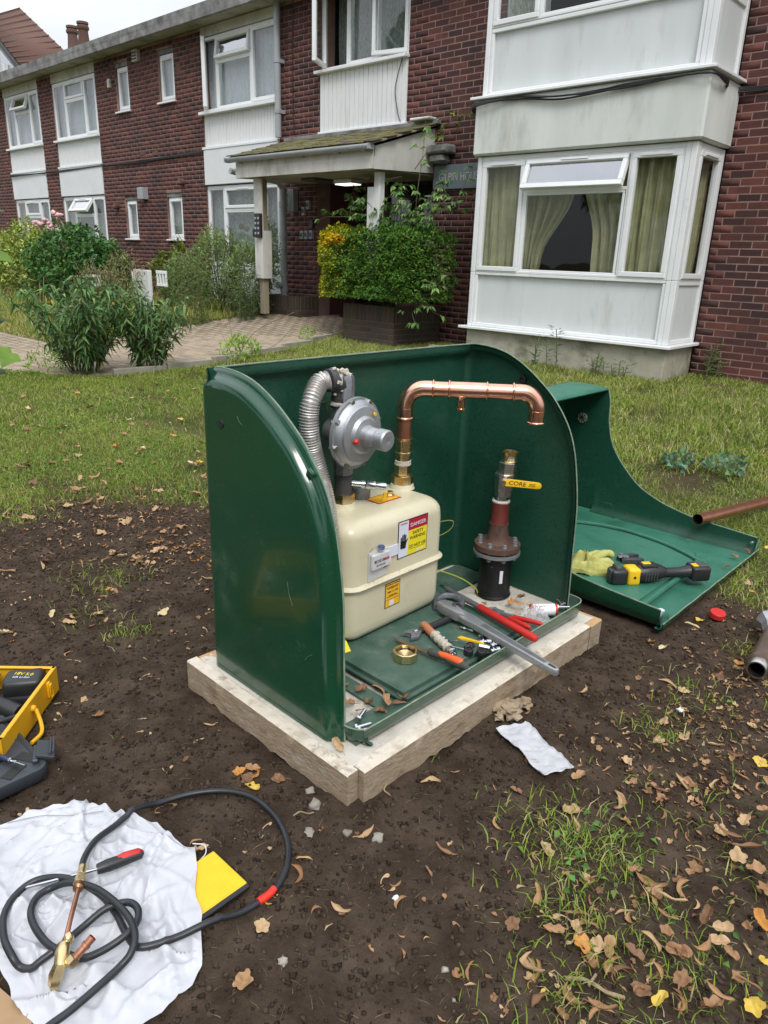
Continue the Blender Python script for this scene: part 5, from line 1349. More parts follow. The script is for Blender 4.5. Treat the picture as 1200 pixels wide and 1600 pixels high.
o, x, y, z, L_ = frame((-1.362, 1.622, .134), (-1.338, 1.835, .138))
w = thing('adjustable_wrench', 'adjustable wrench with black grip and orange ringed end below the meter', 'adjustable wrench', (-1.35, 1.73, .125))
jm = MB(); jm.prism([(-.01, -.024), (.022, -.03), (.05, -.012), (.05, .012), (.028, .022), (.008, .026), (-.012, .020), (.006, .012), (.014, -.002), (.006, -.010)], T(o, x, y, z, (0, 0, -.006)), x, y, .013, .002)
jm.build('jaw', 'alu_dark', w, 30)
MB().lathe(T(o, x, y, z, (.026, .0, .007)), x, [(0, .006), (.012, .006)], 12).build('adjusting_screw', 'steel', w)
MB().tube([T(o, x, y, z, p) for p in ((.045, 0, 0), (.07, 0, 0), (.12, 0, 0), (.17, 0, 0), (L_ - .012, 0, 0))], [.008, .0105, .0115, .0125, .0135], 10).build('grip', 'black', w)
MB().lathe(T(o, x, y, z, (L_ - .014, 0, .008)), z, [(0, .0135), (.006, .0135), (.0065, .007), (.002, .007)], 16).build('orange_ring', 'orange', w)

o, x, y, z, L_ = frame((-1.388, 1.577, .142), (-1.095, 1.592, .150))
w = thing('putty_knife', 'long thin bladed knife with orange and grey handle beside the brass nut', 'knife', (-1.24, 1.585, .125))
MB().prism([(0, 0), (.03, -.010), (.16, -.013), (.16, .006), (.03, .004)], T(o, x, y, z, (0, 0, -.006)), x, y, .002, 0).build('blade', 'blade', w)
g_ = MB(); g_.tube([T(o, x, y, z, p) for p in ((.148, -.003, 0), (.156, -.003, 0), (.175, -.002, 0), (.2, -.002, 0), (.225, 0, 0))], [.009, .013, .0135, .0125, .012], 12); gg = g_.build('grip', 'dkgrey', w)
MB().tube([T(o, x, y, z, p) for p in ((.180, -.002, .003), (.2, -.002, .004), (.23, 0, .005), (.265, 0, .004), (.275, 0, .002))], [.009, .0115, .0115, .0125, .006], 12).build('orange_insert', 'orange', gg)
MB().tube([T(o, x, y, z, p) for p in ((.215, -.0, -.003), (.24, 0, -.004), (.27, .0, -.003), (L_ - .006, .0, -.002), (L_, 0, 0))], [.012, .0135, .0145, .013, .004], 12).build('grip_end', 'dkgrey', gg)

o, x, y, z, L_ = frame((-1.375, 1.712, .140), (-1.172, 1.628, .140))
w = thing('jointed_pipe_stub', 'short fitting wrapped in pale jointing hemp with a rounded orange wooden handle', 'pipe fitting', (-1.27, 1.67, .125))
MB().tube([T(o, x, y, z, p) for p in ((0, 0, 0), (.004, 0, 0), (.02, 0, 0), (.075, 0, 0), (.085, 0, 0))], [.006, .0125, .0145, .0135, .012], 14).build('wooden_handle', 'woodh', w)
hw = MB(); hw.tube([T(o, x, y, z, (.075 + .01 * k, .0015 * math.sin(k * 3), .0)) for k in range(11)], [.013 + .003 * math.sin(k * 2.2) + .002 * (k % 2) for k in range(11)], 14)
for k in range(10): blob(hw, T(o, x, y, z, (.08 + .01 * k, random.uniform(-.012, .012), .008)), .006, .8, k, .8, 1)
hw.build('hemp_wrapping', 'hemp', w, 60, noise_amp=.002, nscale=90)
MB().lathe(T(o, x, y, z, (.178, 0, 0)), x, [(0, .013), (.008, .015), (.02, .015), (.022, .012), (.034, .012), (.034, .008), (.02, .008)], 16).build('threaded_end', 'steel', w)

w = thing('brass_nut', 'large open brass union nut lying on the raised kiosk floor', 'union nut', (-1.285, 1.522, .124))
C0 = Vector((-1.285, 1.522, .1245))
nm_ = MB(); nm_.lathe(C0, Zv, [(0, .036), (.002, .0395), (.028, .0395), (.030, .036), (.030, .0325), (.016, .0325), (.0155, .0315)], 10, False); nm_.build('nut_ring', 'brass', w, 20)
MB().lathe(C0 + Zv * .0150, Zv, [(0, .032), (.0025, .031), (.003, .026), (.0015, .026)], 28, False).build('rubber_washer', 'black', w)
MB().lathe(C0 + Zv * .004, Zv, [(.013, .027), (.0125, .024), (.006, .012), (.002, .0)], 28, False).build('brass_disc', 'brass', w)

w = thing('small_valve', 'small valve with bright yellow lever and black knobs among shiny fittings', 'valve', (-1.17, 1.72, .125))
o, x, y, z, L_ = frame((-1.222, 1.712, .150), (-1.145, 1.735, .150))
MB().prism([(-.004, -.006), (.010, -.010), (.02, -.006), (L_, -.004), (L_ + .005, 0), (L_, .004), (.02, .006), (.004, .008)], o, x, y, .005, .0012).build('yellow_lever', 'yellow', w)
for dx, dy in ((-1.163, 1.684), (-1.13, 1.706)):
    MB().lathe((dx, dy, .126), (.15, -.1, 1), [(0, .014), (.004, .0155), (.018, .0155), (.022, .013), (.0225, .009), (.019, .008), (.019, .004), (.022, .003)], 18).build('black_knob', 'black', w)
MB().tube([(-1.155, 1.73, .14), (-1.125, 1.745, .138)], .012, 10).build('valve_body', 'steel', w)
MB().tube([(-1.25, 1.672, .130), (-1.18, 1.69, .134)], .0022, 6).build('thin_rod', 'steel', w)
MB().tube([(-1.215, 1.695, .15), (-1.24, 1.69, .135), (-1.255, 1.70, .132)], .003, 6).build('wire_bit', 'steel', w)
MB().lathe((-1.19, 1.705, .128), (.2, .9, .2), [(0, .008), (.014, .008), (.015, .012), (.03, .012), (.03, .006)], 10).build('tail_nut', 'iron', w)
ff = MB
for k, (a, b, r, nm, lab) in enumerate([((-1.285, 1.80, .132), (-1.235, 1.808, .134), .0045, 'socket_bit', 'ringed shiny steel driver bit lying beside the pipe wrench jaw'),
    ((-1.175, 1.755, .135), (-1.150, 1.79, .137), .0085, 'pipe_fitting', 'chromed elbow fitting nearest the yellow levered valve'),
    ((-1.135, 1.765, .135), (-1.120, 1.795, .139), .0095, 'pipe_fitting', 'second chromed fitting between valve and pipe wrench handle'),
    ((-1.115, 1.735, .135), (-1.100, 1.765, .138), .009, 'pipe_fitting', 'chromed fitting touching the front lip below the wrench handle'),
    ((-1.20, 1.79, .133), (-1.185, 1.82, .134), .0075, 'pipe_fitting', 'small grey fitting half under the pipe wrench handle')]):
    a = Vector(a); b = Vector(b); d = (b - a); ln = d.length
    t = thing(nm, lab, 'fitting', (a + b) / 2, 'loose plumbing fittings on the kiosk floor')
    MB().lathe(a, d, [(0, r * .7), (.002, r), (ln * .35, r), (ln * .38, r * .75), (ln * .6, r * .75), (ln * .63, r * 1.1), (ln * .95, r * 1.1), (ln, r * .7)], 12).build('fitting_body', 'steel', t)
    MB().lathe(a + d * .3, d, [(0, r * 1.25), (ln * .1, r * 1.25)], 6).build('hex_collar', 'steel', t, 20)
def bolt(loc, ang, lab, grp, L=.045, r=.0055):
    t = thing('bolt', lab, 'bolt', loc, grp); a = Vector(loc); d = Vector((math.cos(ang), math.sin(ang), .12)).normalized()
    MB().lathe(a, d, [(0, r * 1.9), (r * 1.2, r * 1.9), (r * 1.25, r)], 6).build('bolt_head', 'steel', t, 20)
    MB().lathe(a, d, [(r, r), (L, r), (L + .001, r * .6)], 10).build('bolt_shank', 'steel', t)
bolt((-1.158, 1.178, .108), 1.1, 'shiny bolt nearest the raw edge in the front corner tray of the kiosk', 'loose bolts in the kiosk tray')
bolt((-1.140, 1.172, .112), .9, 'second shiny bolt lying against the front lip in the near corner tray', 'loose bolts in the kiosk tray')
bolt((-1.175, 1.205, .112), 1.9, 'bolt lying crossways in the near corner of the kiosk tray', 'loose bolts in the kiosk tray')
bolt((-1.150, 2.205, .115), .6, 'upright bolt in the far right corner tray of the kiosk', 'loose bolts in the kiosk tray')
bolt((-1.135, 2.225, .125), 2.6, 'bolt resting on others in the far corner tray beside the tape tub', 'loose bolts in the kiosk tray')
# jointing compound tub and clear wrap
w = thing('compound_tub', 'small white and red printed tub lying on its side in the far corner tray', 'tub', (-1.15, 2.13, .11))
o, x, y, z, L_ = frame((-1.195, 2.095, .126), (-1.128, 2.162, .130))
MB().lathe(o, x, [(0, .0), (0, .022), (.008, .023), (.009, .021)], 22).build('red_lid', 'red', w)
MB().lathe(o, x, [(.0085, .0215), (L_ - .008, .0215)], 22).build('white_label', 'white', w)
MB().lathe(o, x, [(L_ - .008, .022), (L_, .022), (L_ + .001, .0)], 22).build('red_base', 'red', w)
for k in range(5):
    t = .3 + k * .28; rr = .0219
    nrm_ = (y * math.cos(t + 2.6) + z * abs(math.sin(t))) .normalized()
text('JOINT', .012, T(o, x, y, z, (.034, -.0125, .0182)), x, (z * .8 + y * .55), 'st_red', w)
text('SEAL', .012, T(o, x, y, z, (.034, -.019, .0105)), x, (z * .95 + y * .2), 'st_red', w)
cpw = thing('clear_wrapper', 'crumpled clear plastic wrapper beside the white and red tub', 'wrapper', (-1.17, 2.08, .11))
def cw(i, j):
    a = i * 6.28; r = .05 * j
    return (-1.165 + r * math.cos(a) * 1.15 + .01 * noise.noise(Vector((i * 9, j * 5, 0))), 2.075 + r * math.sin(a), .106 + .034 * (1 - j) ** .6 * (1 + .5 * math.sin(a * 3)) + .016 * noise.noise(Vector((i * 14, j * 9, 3))) + .006)
MB().grid(cw, 40, 14).build('crumpled_film', mat('clear_film', [(.8, .8, .8)], .12, alpha=.35), cpw, 20)
tri = thing('yellow_triangle_card', 'pointed yellow card sticking out from under the meter front', 'card', (-1.42, 1.37, .1))
MB().prism([(0, 0), (.10, .05), (.02, .10), (-.06, .09)], (-1.465, 1.345, .128), Vector((.75, .2, -.35)).normalized(), Vector((-.2, .9, .2)).normalized(), .001).build('yellow_card', 'st_yellow', tri)

# ================================================================== THINGS IN THE COVER
o, x, y, z, L_ = frame((-1.185, 2.725, .078), (-.905, 3.06, .082))
w = thing('press_tool', 'black and yellow cordless pipe press tool lying in the kiosk cover', 'power tool', (-1.05, 2.9, .03))
def tp_(v): return T(o, x, y, z, v)
rotm = Matrix((x, y, z)).transposed()
q = MB(); q.box(tp_((.02, 0, -.008)), (.075, .066, .070), rotm, .016, 3); q.build('tool_head', 'black', w, 40)
q = MB(); q.box(tp_((.015, 0, .0)), (.03, .05, .084), rotm, .01, 3); q.box(tp_((-.012, 0, -.005)), (.018, .04, .06), rotm, .007, 2); q.build('jaw_holder', 'dkgrey', w, 40)
q = MB(); q.box(tp_((.082, 0, -.006)), (.056, .070, .074), rotm, .012, 3); yb_ = q.build('yellow_collar', 'yellow', w, 40)
MB().lathe(tp_((.082, -.0345, -.005)), -y, [(0, .006), (.0015, .006)], 12).build('lock_mark', 'ink', yb_)
q = MB(); q.tube([tp_(v) for v in ((.105, 0, 0), (.13, 0, .0), (.17, 0, .004), (.20, .005, .002), (.23, .012, -.004))], [.036, .040, .040, .034, .024], 16)
q.box(tp_((.15, .0, .035)), (.07, .05, .018), rotm, .006, 2); q.build('motor_housing', 'black', w, 40)
for k in range(5): MB().box(tp_((.13 + k * .012, -.037, -.004)), (.004, .006, .034), rotm, .001).build('cooling_slot', 'dkgrey', w)
MB().box(tp_((.14, .0, .046)), (.035, .022, .004), rotm, .001).build('yellow_mark', 'yellow', w)
q = MB(); q.tube([tp_(v) for v in ((.215, .006, -.002), (.25, .01, -.006), (.30, .012, -.006), (.345, .012, -.004))], [.024, .021, .021, .028], 10); q.build('handle', 'black', w, 40)
q = MB(); q.box(tp_((.385, .012, -.006)), (.082, .078, .064), rotm, .012, 3); bt_ = q.build('battery', 'black', w, 40)
q = MB(); q.box(tp_((.395, .012, .028)), (.05, .05, .006), rotm, .003); q.build('battery_ridge', 'dkgrey', bt_)
text('E', .02, tp_((.4265, .005, -.006)), y, z, 'paper', bt_); MB().box(tp_((.365, .004, .0285)), (.03, .03, .004), rotm, .001).build('yellow_mark', 'yellow', bt_)
w = thing('press_jaw', 'separate dark press jaw lying behind the press tool in the cover', 'press jaw', (-1.23, 3.02, .03))
o, x, y, z, L_ = frame((-1.26, 2.975, .05), (-1.18, 3.075, .05))
for s in (-1, 1):
    MB().prism([(-.005, .006), (.035, .008), (.07, .018), (.085, .014), (.088, .028), (.06, .040), (.02, .036), (-.015, .026)], T(o, x, y, z, (0, 0, -.012)), x * s if False else x, y * s, .024 * s, .003).build('jaw_arm', 'iron', w, 30)
MB().box(T(o, x, y, z, (-.0, 0, .014)), (.05, .028, .006), Matrix((x, y, z)).transposed(), .002).build('side_plate', 'alu_dark', w)
for s in (-1, 1): MB().lathe(T(o, x, y, z, (.0, .018 * s, .012)), z, [(0, .009), (.008, .009)], 14).build('jaw_pin', 'alu_dark', w)
w = thing('work_glove', 'crumpled yellow green work glove lying at the left of the cover', 'glove', (-1.35, 2.76, .03))
def gl(i, j):
    a = i * 2 * math.pi; r = (.075 + .02 * math.sin(3 * a + 1) + .012 * math.sin(5 * a)) * math.sin(math.pi * (.02 + .5 * j))
    h = .060 * math.cos(math.pi * .5 * j) + .060 * noise.noise(Vector((math.cos(a) * 1.6, math.sin(a) * 1.6, j * 3))) * (1 - j * .6) + .012 * noise.noise(Vector((math.cos(a) * 6, math.sin(a) * 6, j * 6)))
    return (-1.335 + r * math.cos(a) * 1.25, 2.765 + r * math.sin(a), max(.028, .034 + h))
MB().grid(gl, 60, 26).build('glove_body', 'cloth', w, 80)
for k, (a, b) in enumerate((((-1.30, 2.80, .06), (-1.25, 2.86, .055)), ((-1.32, 2.82, .08), (-1.27, 2.90, .085)), ((-1.35, 2.82, .075), (-1.31, 2.91, .06)))):
    a = Vector(a); b = Vector(b); MB().tube(smooth_path([a, a.lerp(b, .5) + Vector((0, 0, .016)), b], 5), [.02, .02, .0195, .019, .019, .019, .018, .018, .017, .015, .008], 10).build('glove_finger', 'cloth', w, 80, noise_amp=.006, nscale=30)
MB().lathe((-1.272, 2.825, .030), (.1, .1, 1), [(0, .028), (.018, .03), (.024, .026), (.022, .018)], 18).build('dark_cuff_ring', 'iron', w)
# copper tube lying over the cover edge
w = thing('copper_tube', 'long tarnished copper tube lying over the far edge of the kiosk cover', 'pipe', (-1.05, 4.0, .1))
a = Vector((-1.125, 3.455, .160)); b = Vector((-1.01, 4.35, .098)); b = a + (b - a) * 1.6
dd_ = (b - a)
tb = MB(); tb.lathe(a, dd_, [(.012, .0255), (0, .0255), (0, .0275), (dd_.length, .0275)], 28, False); tb.build('tube_wall', 'copper_old', w, 60)
MB().lathe(a, dd_, [(.3, .0), (.3, .0254), (.001, .0254)], 28, False).build('tube_bore', 'ink', w)
# red cap, rusty fitting, wipe
w = MB().lathe((-.775, 2.808, .004), (.12, -.08, 1), [(0, .029), (.001, .030), (.020, .030), (.0225, .028), (.0228, .0)], 30).build('red_stopper', 'red', None); tag(w, 'round bright red plastic cap on the soil in front of the kiosk cover', 'cap')
w = thing('rusty_pipe_fitting', 'rusty threaded pipe piece with silvery coupling lying at the right edge of the photo', 'pipe fitting', (-.54, 2.6, .04))
a = Vector((-.513, 2.415, .045)); d = Vector((-.12, .98, -.0)).normalized()
q = MB(); q.lathe(a, d, [(.03, .024), (0, .026), (0, .0305), (.003, .032), (.035, .033)], 28, False); q.build('threaded_mouth', 'nickel', w, 60)
MB().lathe(a, d, [(.12, 0), (.12, .0255), (.002, .0255)], 24, False).build('bore', 'ink', w)
q = MB(); q.lathe(a, d, [(.035, .032), (.038, .041), (.055, .042), (.060, .036), (.20, .035), (.34, .033), (.345, .028)], 28, False); q.build('rusty_barrel', 'blade', w, 40)
q = MB(); q.lathe(a + d * .33, d + Vector((-.35, 0, .1)), [(0, .03), (.01, .038), (.05, .036), (.075, .05), (.085, .05), (.086, .03)], 8); q.build('silver_coupling', 'alu', w, 30)
w = thing('paper_wipe', 'flat crumpled white paper wipe on the bare soil in front of the slab', 'wipe', (-.85, 1.57, .003))
C4 = [Vector((-.962, 1.563, 0)), Vector((-.922, 1.658, 0)), Vector((-.712, 1.572, 0)), Vector((-.752, 1.487, 0))]
def wpf(i, j):
    p = C4[0].lerp(C4[3], i).lerp(C4[1].lerp(C4[2], i), j)
    n1 = noise.noise(Vector((p.x * 26, p.y * 26, 1))); n2 = noise.noise(Vector((p.x * 70, p.y * 70, 4)))
    e = min(i, 1 - i, j, 1 - j)
    return (p.x + .010 * noise.noise(Vector((j * 3, i * 2, 7))), p.y + .012 * noise.noise(Vector((i * 3, 2, j * 3))), .008 + .009 * abs(n1) + .004 * abs(n2) + .004 * (e < .03))
MB().grid(wpf, 44, 26).build('wipe_sheet', 'tissue', w, 25)

# ================================================================== BOTTOM LEFT: CASES, SACK, TORCH
w = thing('yellow_metal_box', 'open yellow painted metal tool box at the left edge holding a battery charger', 'tool box', (-2.15, .5, 0))
A_ = Vector((-2.034, .762, 0)); dB = Vector((.705, -.709, 0)).normalized(); dC = Vector((-.709, -.705, 0)).normalized()
H_ = .085; BL = .36; CLn = .48
q = MB()
def wall2(p, d, ln, inw):
    q.prism([(0, 0), (ln, 0), (ln, .003), (0, .003)], p, d, inw, H_, 0)
def vwall(nm, p, d, ln, inw):
    m_ = MB(); c_ = p + d * (ln / 2) + inw * .0015 + Vector((0, 0, H_ / 2 + .002)); rm_ = Matrix((d, inw, Vector((0, 0, 1)))).transposed()
    m_.box(c_, (ln, .003, H_), rm_, .0008); m_.box(p + d * (ln / 2) + inw * .006 + Vector((0, 0, H_ + .002)), (ln, .012, .004), rm_, .0015)
    return m_.build(nm, 'yellowbox', w)
bw = vwall('box_side', A_, dB, BL, dC); vwall('box_side', A_ + dC * .001, dC, CLn, dB); vwall('box_side', A_ + dB * BL, dC, CLn, -dB); vwall('box_side', A_ + dC * CLn, dB, BL, -dC)
q = MB(); q.box(A_ + dB * BL / 2 + dC * CLn / 2 + Vector((0, 0, .006)), (BL, CLn, .006), Matrix((dB, dC, Vector((0, 0, 1)))).transposed()); q.build('box_floor', 'black', w)
rmB = Matrix((dB, dC, Vector((0, 0, 1)))).transposed()
outw = -dC
q = MB(); q.box(A_ + dB * .075 + outw * .004 + Vector((0, 0, .055)), (.018, .008, .05), rmB, .003, 2); q.box(A_ + dB * .075 + outw * .010 + Vector((0, 0, .068)), (.014, .006, .014), rmB, .002); q.tube([A_ + dB * .068 + outw * .011 + Vector((0, 0, .06)), A_ + dB * .070 + outw * .012 + Vector((0, 0, .035)), A_ + dB * .08 + outw * .011 + Vector((0, 0, .032)), A_ + dB * .083 + outw * .011 + Vector((0, 0, .06))], .002, 6); q.build('latch', 'yellowbox', bw)
q = MB(); q.lathe(A_ + dB * .18 + outw * .0 + Vector((0, 0, .062)), outw, [(0, .010), (.008, .009), (.011, .005)], 12); q.tube(smooth_path([A_ + dB * .18 + outw * .010 + Vector((0, 0, .06)), A_ + dB * .20 + outw * .028 + Vector((0, 0, .03)), A_ + dB * .23 + outw * .04 + Vector((0, 0, .016)), A_ + dB * .28 + outw * .035 + Vector((0, 0, .02))], 5), .0055, 8); q.build('carry_handle', 'yellowbox', bw)
rm2 = Matrix.Rotation(.2, 3, 'Z') @ rmB
bc = thing('battery_pack', 'black battery pack with pale printed label standing in the yellow metal box', 'battery', (-2.06, .66, .01))
q = MB(); q.box(A_ + dB * .055 + dC * .075 + Vector((0, 0, .062)), (.085, .11, .062), rm2, .016, 3); bo = q.build('battery_case', 'black', bc, 40)
q = MB(); q.box(A_ + dB * .055 + dC * .075 + Vector((0, 0, .028)), (.10, .125, .036), rm2, .01, 2); q.build('battery_foot', 'black', bc, 40)
text('18V 5.0', .019, A_ + dB * .052 + dC * .075 + Vector((0, 0, .0936)), -dC * .97 + dB * .2, -dB, 'st_yellow', bo); text('XR Li-Ion', .013, A_ + dB * .070 + dC * .075 + Vector((0, 0, .0936)), -dC, -dB, 'paper', bo)
pt = thing('power_drill', 'black cordless drill with coiled lead lying in the yellow metal box', 'drill', (-2.05, .5, .02))
q = MB(); q.tube(smooth_path([A_ + dB * .16 + dC * .05 + Vector((0, 0, .03)), A_ + dB * .14 + dC * .14 + Vector((0, 0, .045)), A_ + dB * .20 + dC * .26 + Vector((0, 0, .04)), A_ + dB * .26 + dC * .4 + Vector((0, 0, .04))], 6), .026, 12); q.build('drill_body', 'black', pt, 40)
q = MB(); q.tube(smooth_path([A_ + dB * .20 + dC * .03 + Vector((0, 0, .05)), A_ + dB * .24 + dC * .07 + Vector((0, 0, .06)), A_ + dB * .22 + dC * .14 + Vector((0, 0, .07)), A_ + dB * .14 + dC * .15 + Vector((0, 0, .07)), A_ + dB * .11 + dC * .12 + Vector((0, 0, .05))], 8), .008, 10); q.build('black_lead', 'black', pt, 60)
q = MB(); q.box(A_ + dB * .04 + dC * .20 + Vector((0, 0, .085)), (.035, .10, .016), Matrix.Rotation(-.3, 3, 'Z') @ rmB, .004); q.build('steel_part', 'steel', pt)

w = thing('black_tool_case', 'dark grey moulded tool case lying open at the left edge below the yellow box', 'tool case', (-1.78, .35, 0))
cx0, cx1, cy0, cy1 = -1.98, -1.655, .16, .575
q = MB(); cr_p = rrect(cx0, cx1, cy0, cy1, .03, 0)
def rp(d, z): return [(Vector(p) + (Vector(((cx0 + cx1) / 2, (cy0 + cy1) / 2, 0)) - Vector(p)).normalized() * d + Vector((0, 0, z))) for p in cr_p]
q.ring_loft([rp(.012, .004), rp(.004, .012), rp(.0, .035), rp(.003, .044), rp(.010, .047), rp(.016, .044), rp(.020, .040)], True, True, True)
bo = q.build('case_tray', 'case', w, 30)
for k, (a_, b_, sx_, sy_, an) in enumerate(((-1.70, .50, .03, .06, .5), (-1.735, .545, .05, .03, .5), (-1.76, .44, .045, .10, .4), (-1.70, .40, .03, .05, .2), (-1.83, .50, .05, .1, .4), (-1.75, .34, .05, .07, .1))):
    MB().box((a_, b_, .0405), (sx_, sy_, .002), Matrix.Rotation(an, 3, 'Z'), .0).build('moulded_pocket', 'ink', bo)
for k, (a_, b_) in enumerate((((-1.79, .485, .050), (-1.735, .505, .052)),)):
    o, x, y, z, L_ = frame(a_, b_)
    dvr = thing('small_driver', 'small dark blue screwdriver lying in the pocket of the black tool case', 'screwdriver', o)
    MB().tube([o, o + x * .004, o + x * .05, o + x * .056], [.003, .008, .007, .004], 10).build('driver_handle', mat('navy_plastic', [(.02, .03, .07)], .3), dvr)
    MB().lathe(o + x * .056, x, [(0, .004), (.003, .0075), (.008, .0075), (.009, .003), (.02, .003), (.021, .005), (.026, .005), (.027, .002), (.055, .002)], 10).build('driver_shaft', 'steel', dvr)
q = MB(); q.box((-1.715, .588, .052), (.07, .045, .010), Matrix.Rotation(-.45, 3, 'Z') @ Matrix.Rotation(-.35, 3, 'X'), .002); q.box((-1.722, .565, .046), (.07, .016, .012), Matrix.Rotation(-.45, 3, 'Z'), .003)
for k in range(2): q.box((-1.712 + .0, .60 + .008 * k, .060), (.07, .003, .004), Matrix.Rotation(-.45, 3, 'Z'))
q.build('case_latch', 'case', w)

bag = thing('woven_sack', 'crumpled white woven plastic sack spread on the soil at the bottom left', 'sack', (-1.25, .45, 0))
BND0 = [(-1.60, .36, 0), (-1.567, .415, 0), (-1.54, .545, 0), (-1.51, .585, 0), (-1.48, .604, 0), (-1.43, .618, 0), (-1.38, .640, 0), (-1.326, .680, 0), (-1.28, .678, 0), (-1.235, .684, 0), (-1.180, .694, 0), (-1.117, .653, 0), (-1.056, .617, 0), (-1.008, .598, 0), (-.968, .570, 0), (-.930, .542, 0), (-.912, .510, 0), (-.905, .44, 0), (-.92, .33, 0), (-.99, .27, 0), (-1.053, .270, 0), (-1.12, .264, 0), (-1.18, .272, 0), (-1.225, .278, 0), (-1.28, .25, 0), (-1.40, .24, 0), (-1.52, .28, 0)]
BND = []
for _a, _b in zip(BND0, BND0[1:] + BND0[:1]):
    for _k in range(9):
        _q = Vector(_a).lerp(Vector(_b), _k / 9); BND.append(_q + noise.noise_vector(_q * 16) * .007)
for _q in BND: _q.z = 0
BCn = Vector((-1.22, .46, 0))
def ridged(x, y, s, a): 
    return 1 - abs(noise.noise(Vector((x * s + a, y * s - a, a))))
_rb = random.Random(5)
FOLDS = [(_rb.uniform(-1.55, -.95), _rb.uniform(.28, .68), _rb.uniform(0, 3.14), _rb.uniform(.005, .018), _rb.uniform(.006, .02), _rb.uniform(.05, .16)) for _ in range(80)]
FOLDS += [(-1.13, .36, .50, .026, .03, .17), (-1.28, .30, 2.2, .018, .02, .12), (-1.02, .44, 1.9, .020, .02, .14), (-1.10, .56, -.35, .014, .02, .2), (-1.40, .52, .4, .012, .015, .2)]
def bag_h(x_, y_):
    h = .006 * abs(noise.noise(Vector((x_ * 7, y_ * 7, 1)))) + .0028 * abs(noise.noise(Vector((x_ * 30, y_ * 30, 0)))) + .0012 * abs(noise.noise(Vector((x_ * 80, y_ * 80, 0))))
    for fx, fy, an, am, wd, ln in FOLDS:
        c_, s_ = math.cos(an), math.sin(an); u = (x_ - fx) * c_ + (y_ - fy) * s_; v = -(x_ - fx) * s_ + (y_ - fy) * c_
        if abs(u) < ln * 2.2:
            v += .25 * u * u / ln
            h += am * math.exp(-(u / ln) ** 2) * max(0, 1 - abs(v) / wd) ** 1.3
    return .042 * math.tanh(h / .042) if h > 0 else 0
def bag_top(x_, y_):
    h = .004 + bag_h(x_, y_)
    t_ = float(sm(np.float64((x_ + 1.22) / .06)) * sm(np.float64((y_ - .53) / .06))); h = h * (1 - t_) + max(h, .027 + .3 * bag_h(x_, y_)) * t_
    return h
rings = []
NB = len(BND) - 1
for k in range(80):
    t = k / 79; t = 1 - t
    r = []
    for q_ in BND:
        p = BCn + (q_ - BCn) * (1 - (1 - t) ** 1.0 if False else t)
        e = min(1, (1 - t) / .05)
        r.append((p.x, p.y, bag_top(p.x, p.y)))
    rings.append(r)
q = MB(); q.ring_loft(rings, True)
q.build('sack_cloth', 'sheet', bag, 60)
sd_ = MB(); sd_.tube(smooth_path([(-1.565, .428, .012), (-1.52, .49, .022), (-1.47, .54, .024), (-1.43, .60, .024)], 6), .0012, 5); sd_.build('sack_seam', 'greyplastic', bag)
th = MB(); th.tube(smooth_path([(-1.205, .700, .01), (-1.18, .715, .012), (-1.155, .70, .012), (-1.15, .665, .01)], 6), .0012, 5); th.build('loose_thread', 'white', bag)
w = thing('yellow_tool_case_lid', 'scratched yellow lid with black rim poking out from under the white sack', 'case lid', (-1.12, .66, 0))
q = MB(); q.bb(-1.15, -1.012, .595, .722, .002, .020, .006); q.build('black_rim', 'black', w)
q = MB(); q.bb(-1.144, -1.018, .601, .716, .016, .0225, .003); yo = q.build('yellow_face', mat('scuffed_yellow', [(.74, .44, .008), (.8, .5, .012)], .45, scale=30, dirt=((.12, .09, .02), 90, .66, .8)), w)


HOSE = [(-1.270,0.471,0.045),(-1.308,0.496,0.040),(-1.339,0.537,0.035),(-1.360,0.593,0.030),(-1.374,0.657,0.018),(-1.376,0.718,0.010),(-1.350,0.792,0.008),(-1.302,0.855,0.008),(-1.232,0.892,0.008),(-1.142,0.891,0.008),(-1.066,0.864,0.008),(-1.012,0.823,0.008),(-0.979,0.774,0.008),(-0.968,0.734,0.010),(-0.968,0.667,0.016),(-0.977,0.596,0.030),(-0.996,0.536,0.034),(-1.017,0.486,0.034),(-1.037,0.466,0.034),(-1.081,0.468,0.034),(-1.136,0.476,0.034),(-1.185,0.474,0.040),(-1.236,0.459,0.045),(-1.286,0.434,0.045),(-1.320,0.395,0.040),(-1.318,0.354,0.034),(-1.285,0.318,0.034),(-1.233,0.298,0.034),(-1.184,0.293,0.034),(-1.164,0.298,0.016),(-1.147,0.311,0.008),(-1.142,0.330,0.016),(-1.138,0.366,0.034),(-1.148,0.415,0.034),(-1.144,0.460,0.048),(-1.129,0.495,0.050),(-1.105,0.505,0.052),(-1.080,0.498,0.052),(-1.059,0.475,0.055),(-1.057,0.443,0.050),(-1.068,0.409,0.040),(-1.085,0.382,0.034),(-1.117,0.363,0.030),(-1.159,0.351,0.034),(-1.212,0.349,0.034),(-1.255,0.358,0.034),(-1.282,0.382,0.034),(-1.284,0.412,0.034),(-1.254,0.440,0.050),(-1.204,0.465,0.056),(-1.146,0.476,0.060),(-1.086,0.479,0.060),(-1.039,0.468,0.062),(-1.017,0.447,0.050),(-1.014,0.419,0.038),(-1.005,0.370,0.038),(-1.000,0.321,0.036),(-0.999,0.282,0.036),(-0.995,0.242,0.034)]
w = thing('torch_hose', 'black rubber gas hose coiled over the white sack with brass torch fitting and red tape', 'hose', (-1.15, .55, 0))
def inbag(p): return p[0] < -.93 and p[1] < .70 and not (p[0] > -1.05 and p[1] > .62)
hz_ = smooth_path([(a, b, max(c, bag_top(a, b) + .0075) if inbag((a, b)) else c) for a, b, c in HOSE], 7)
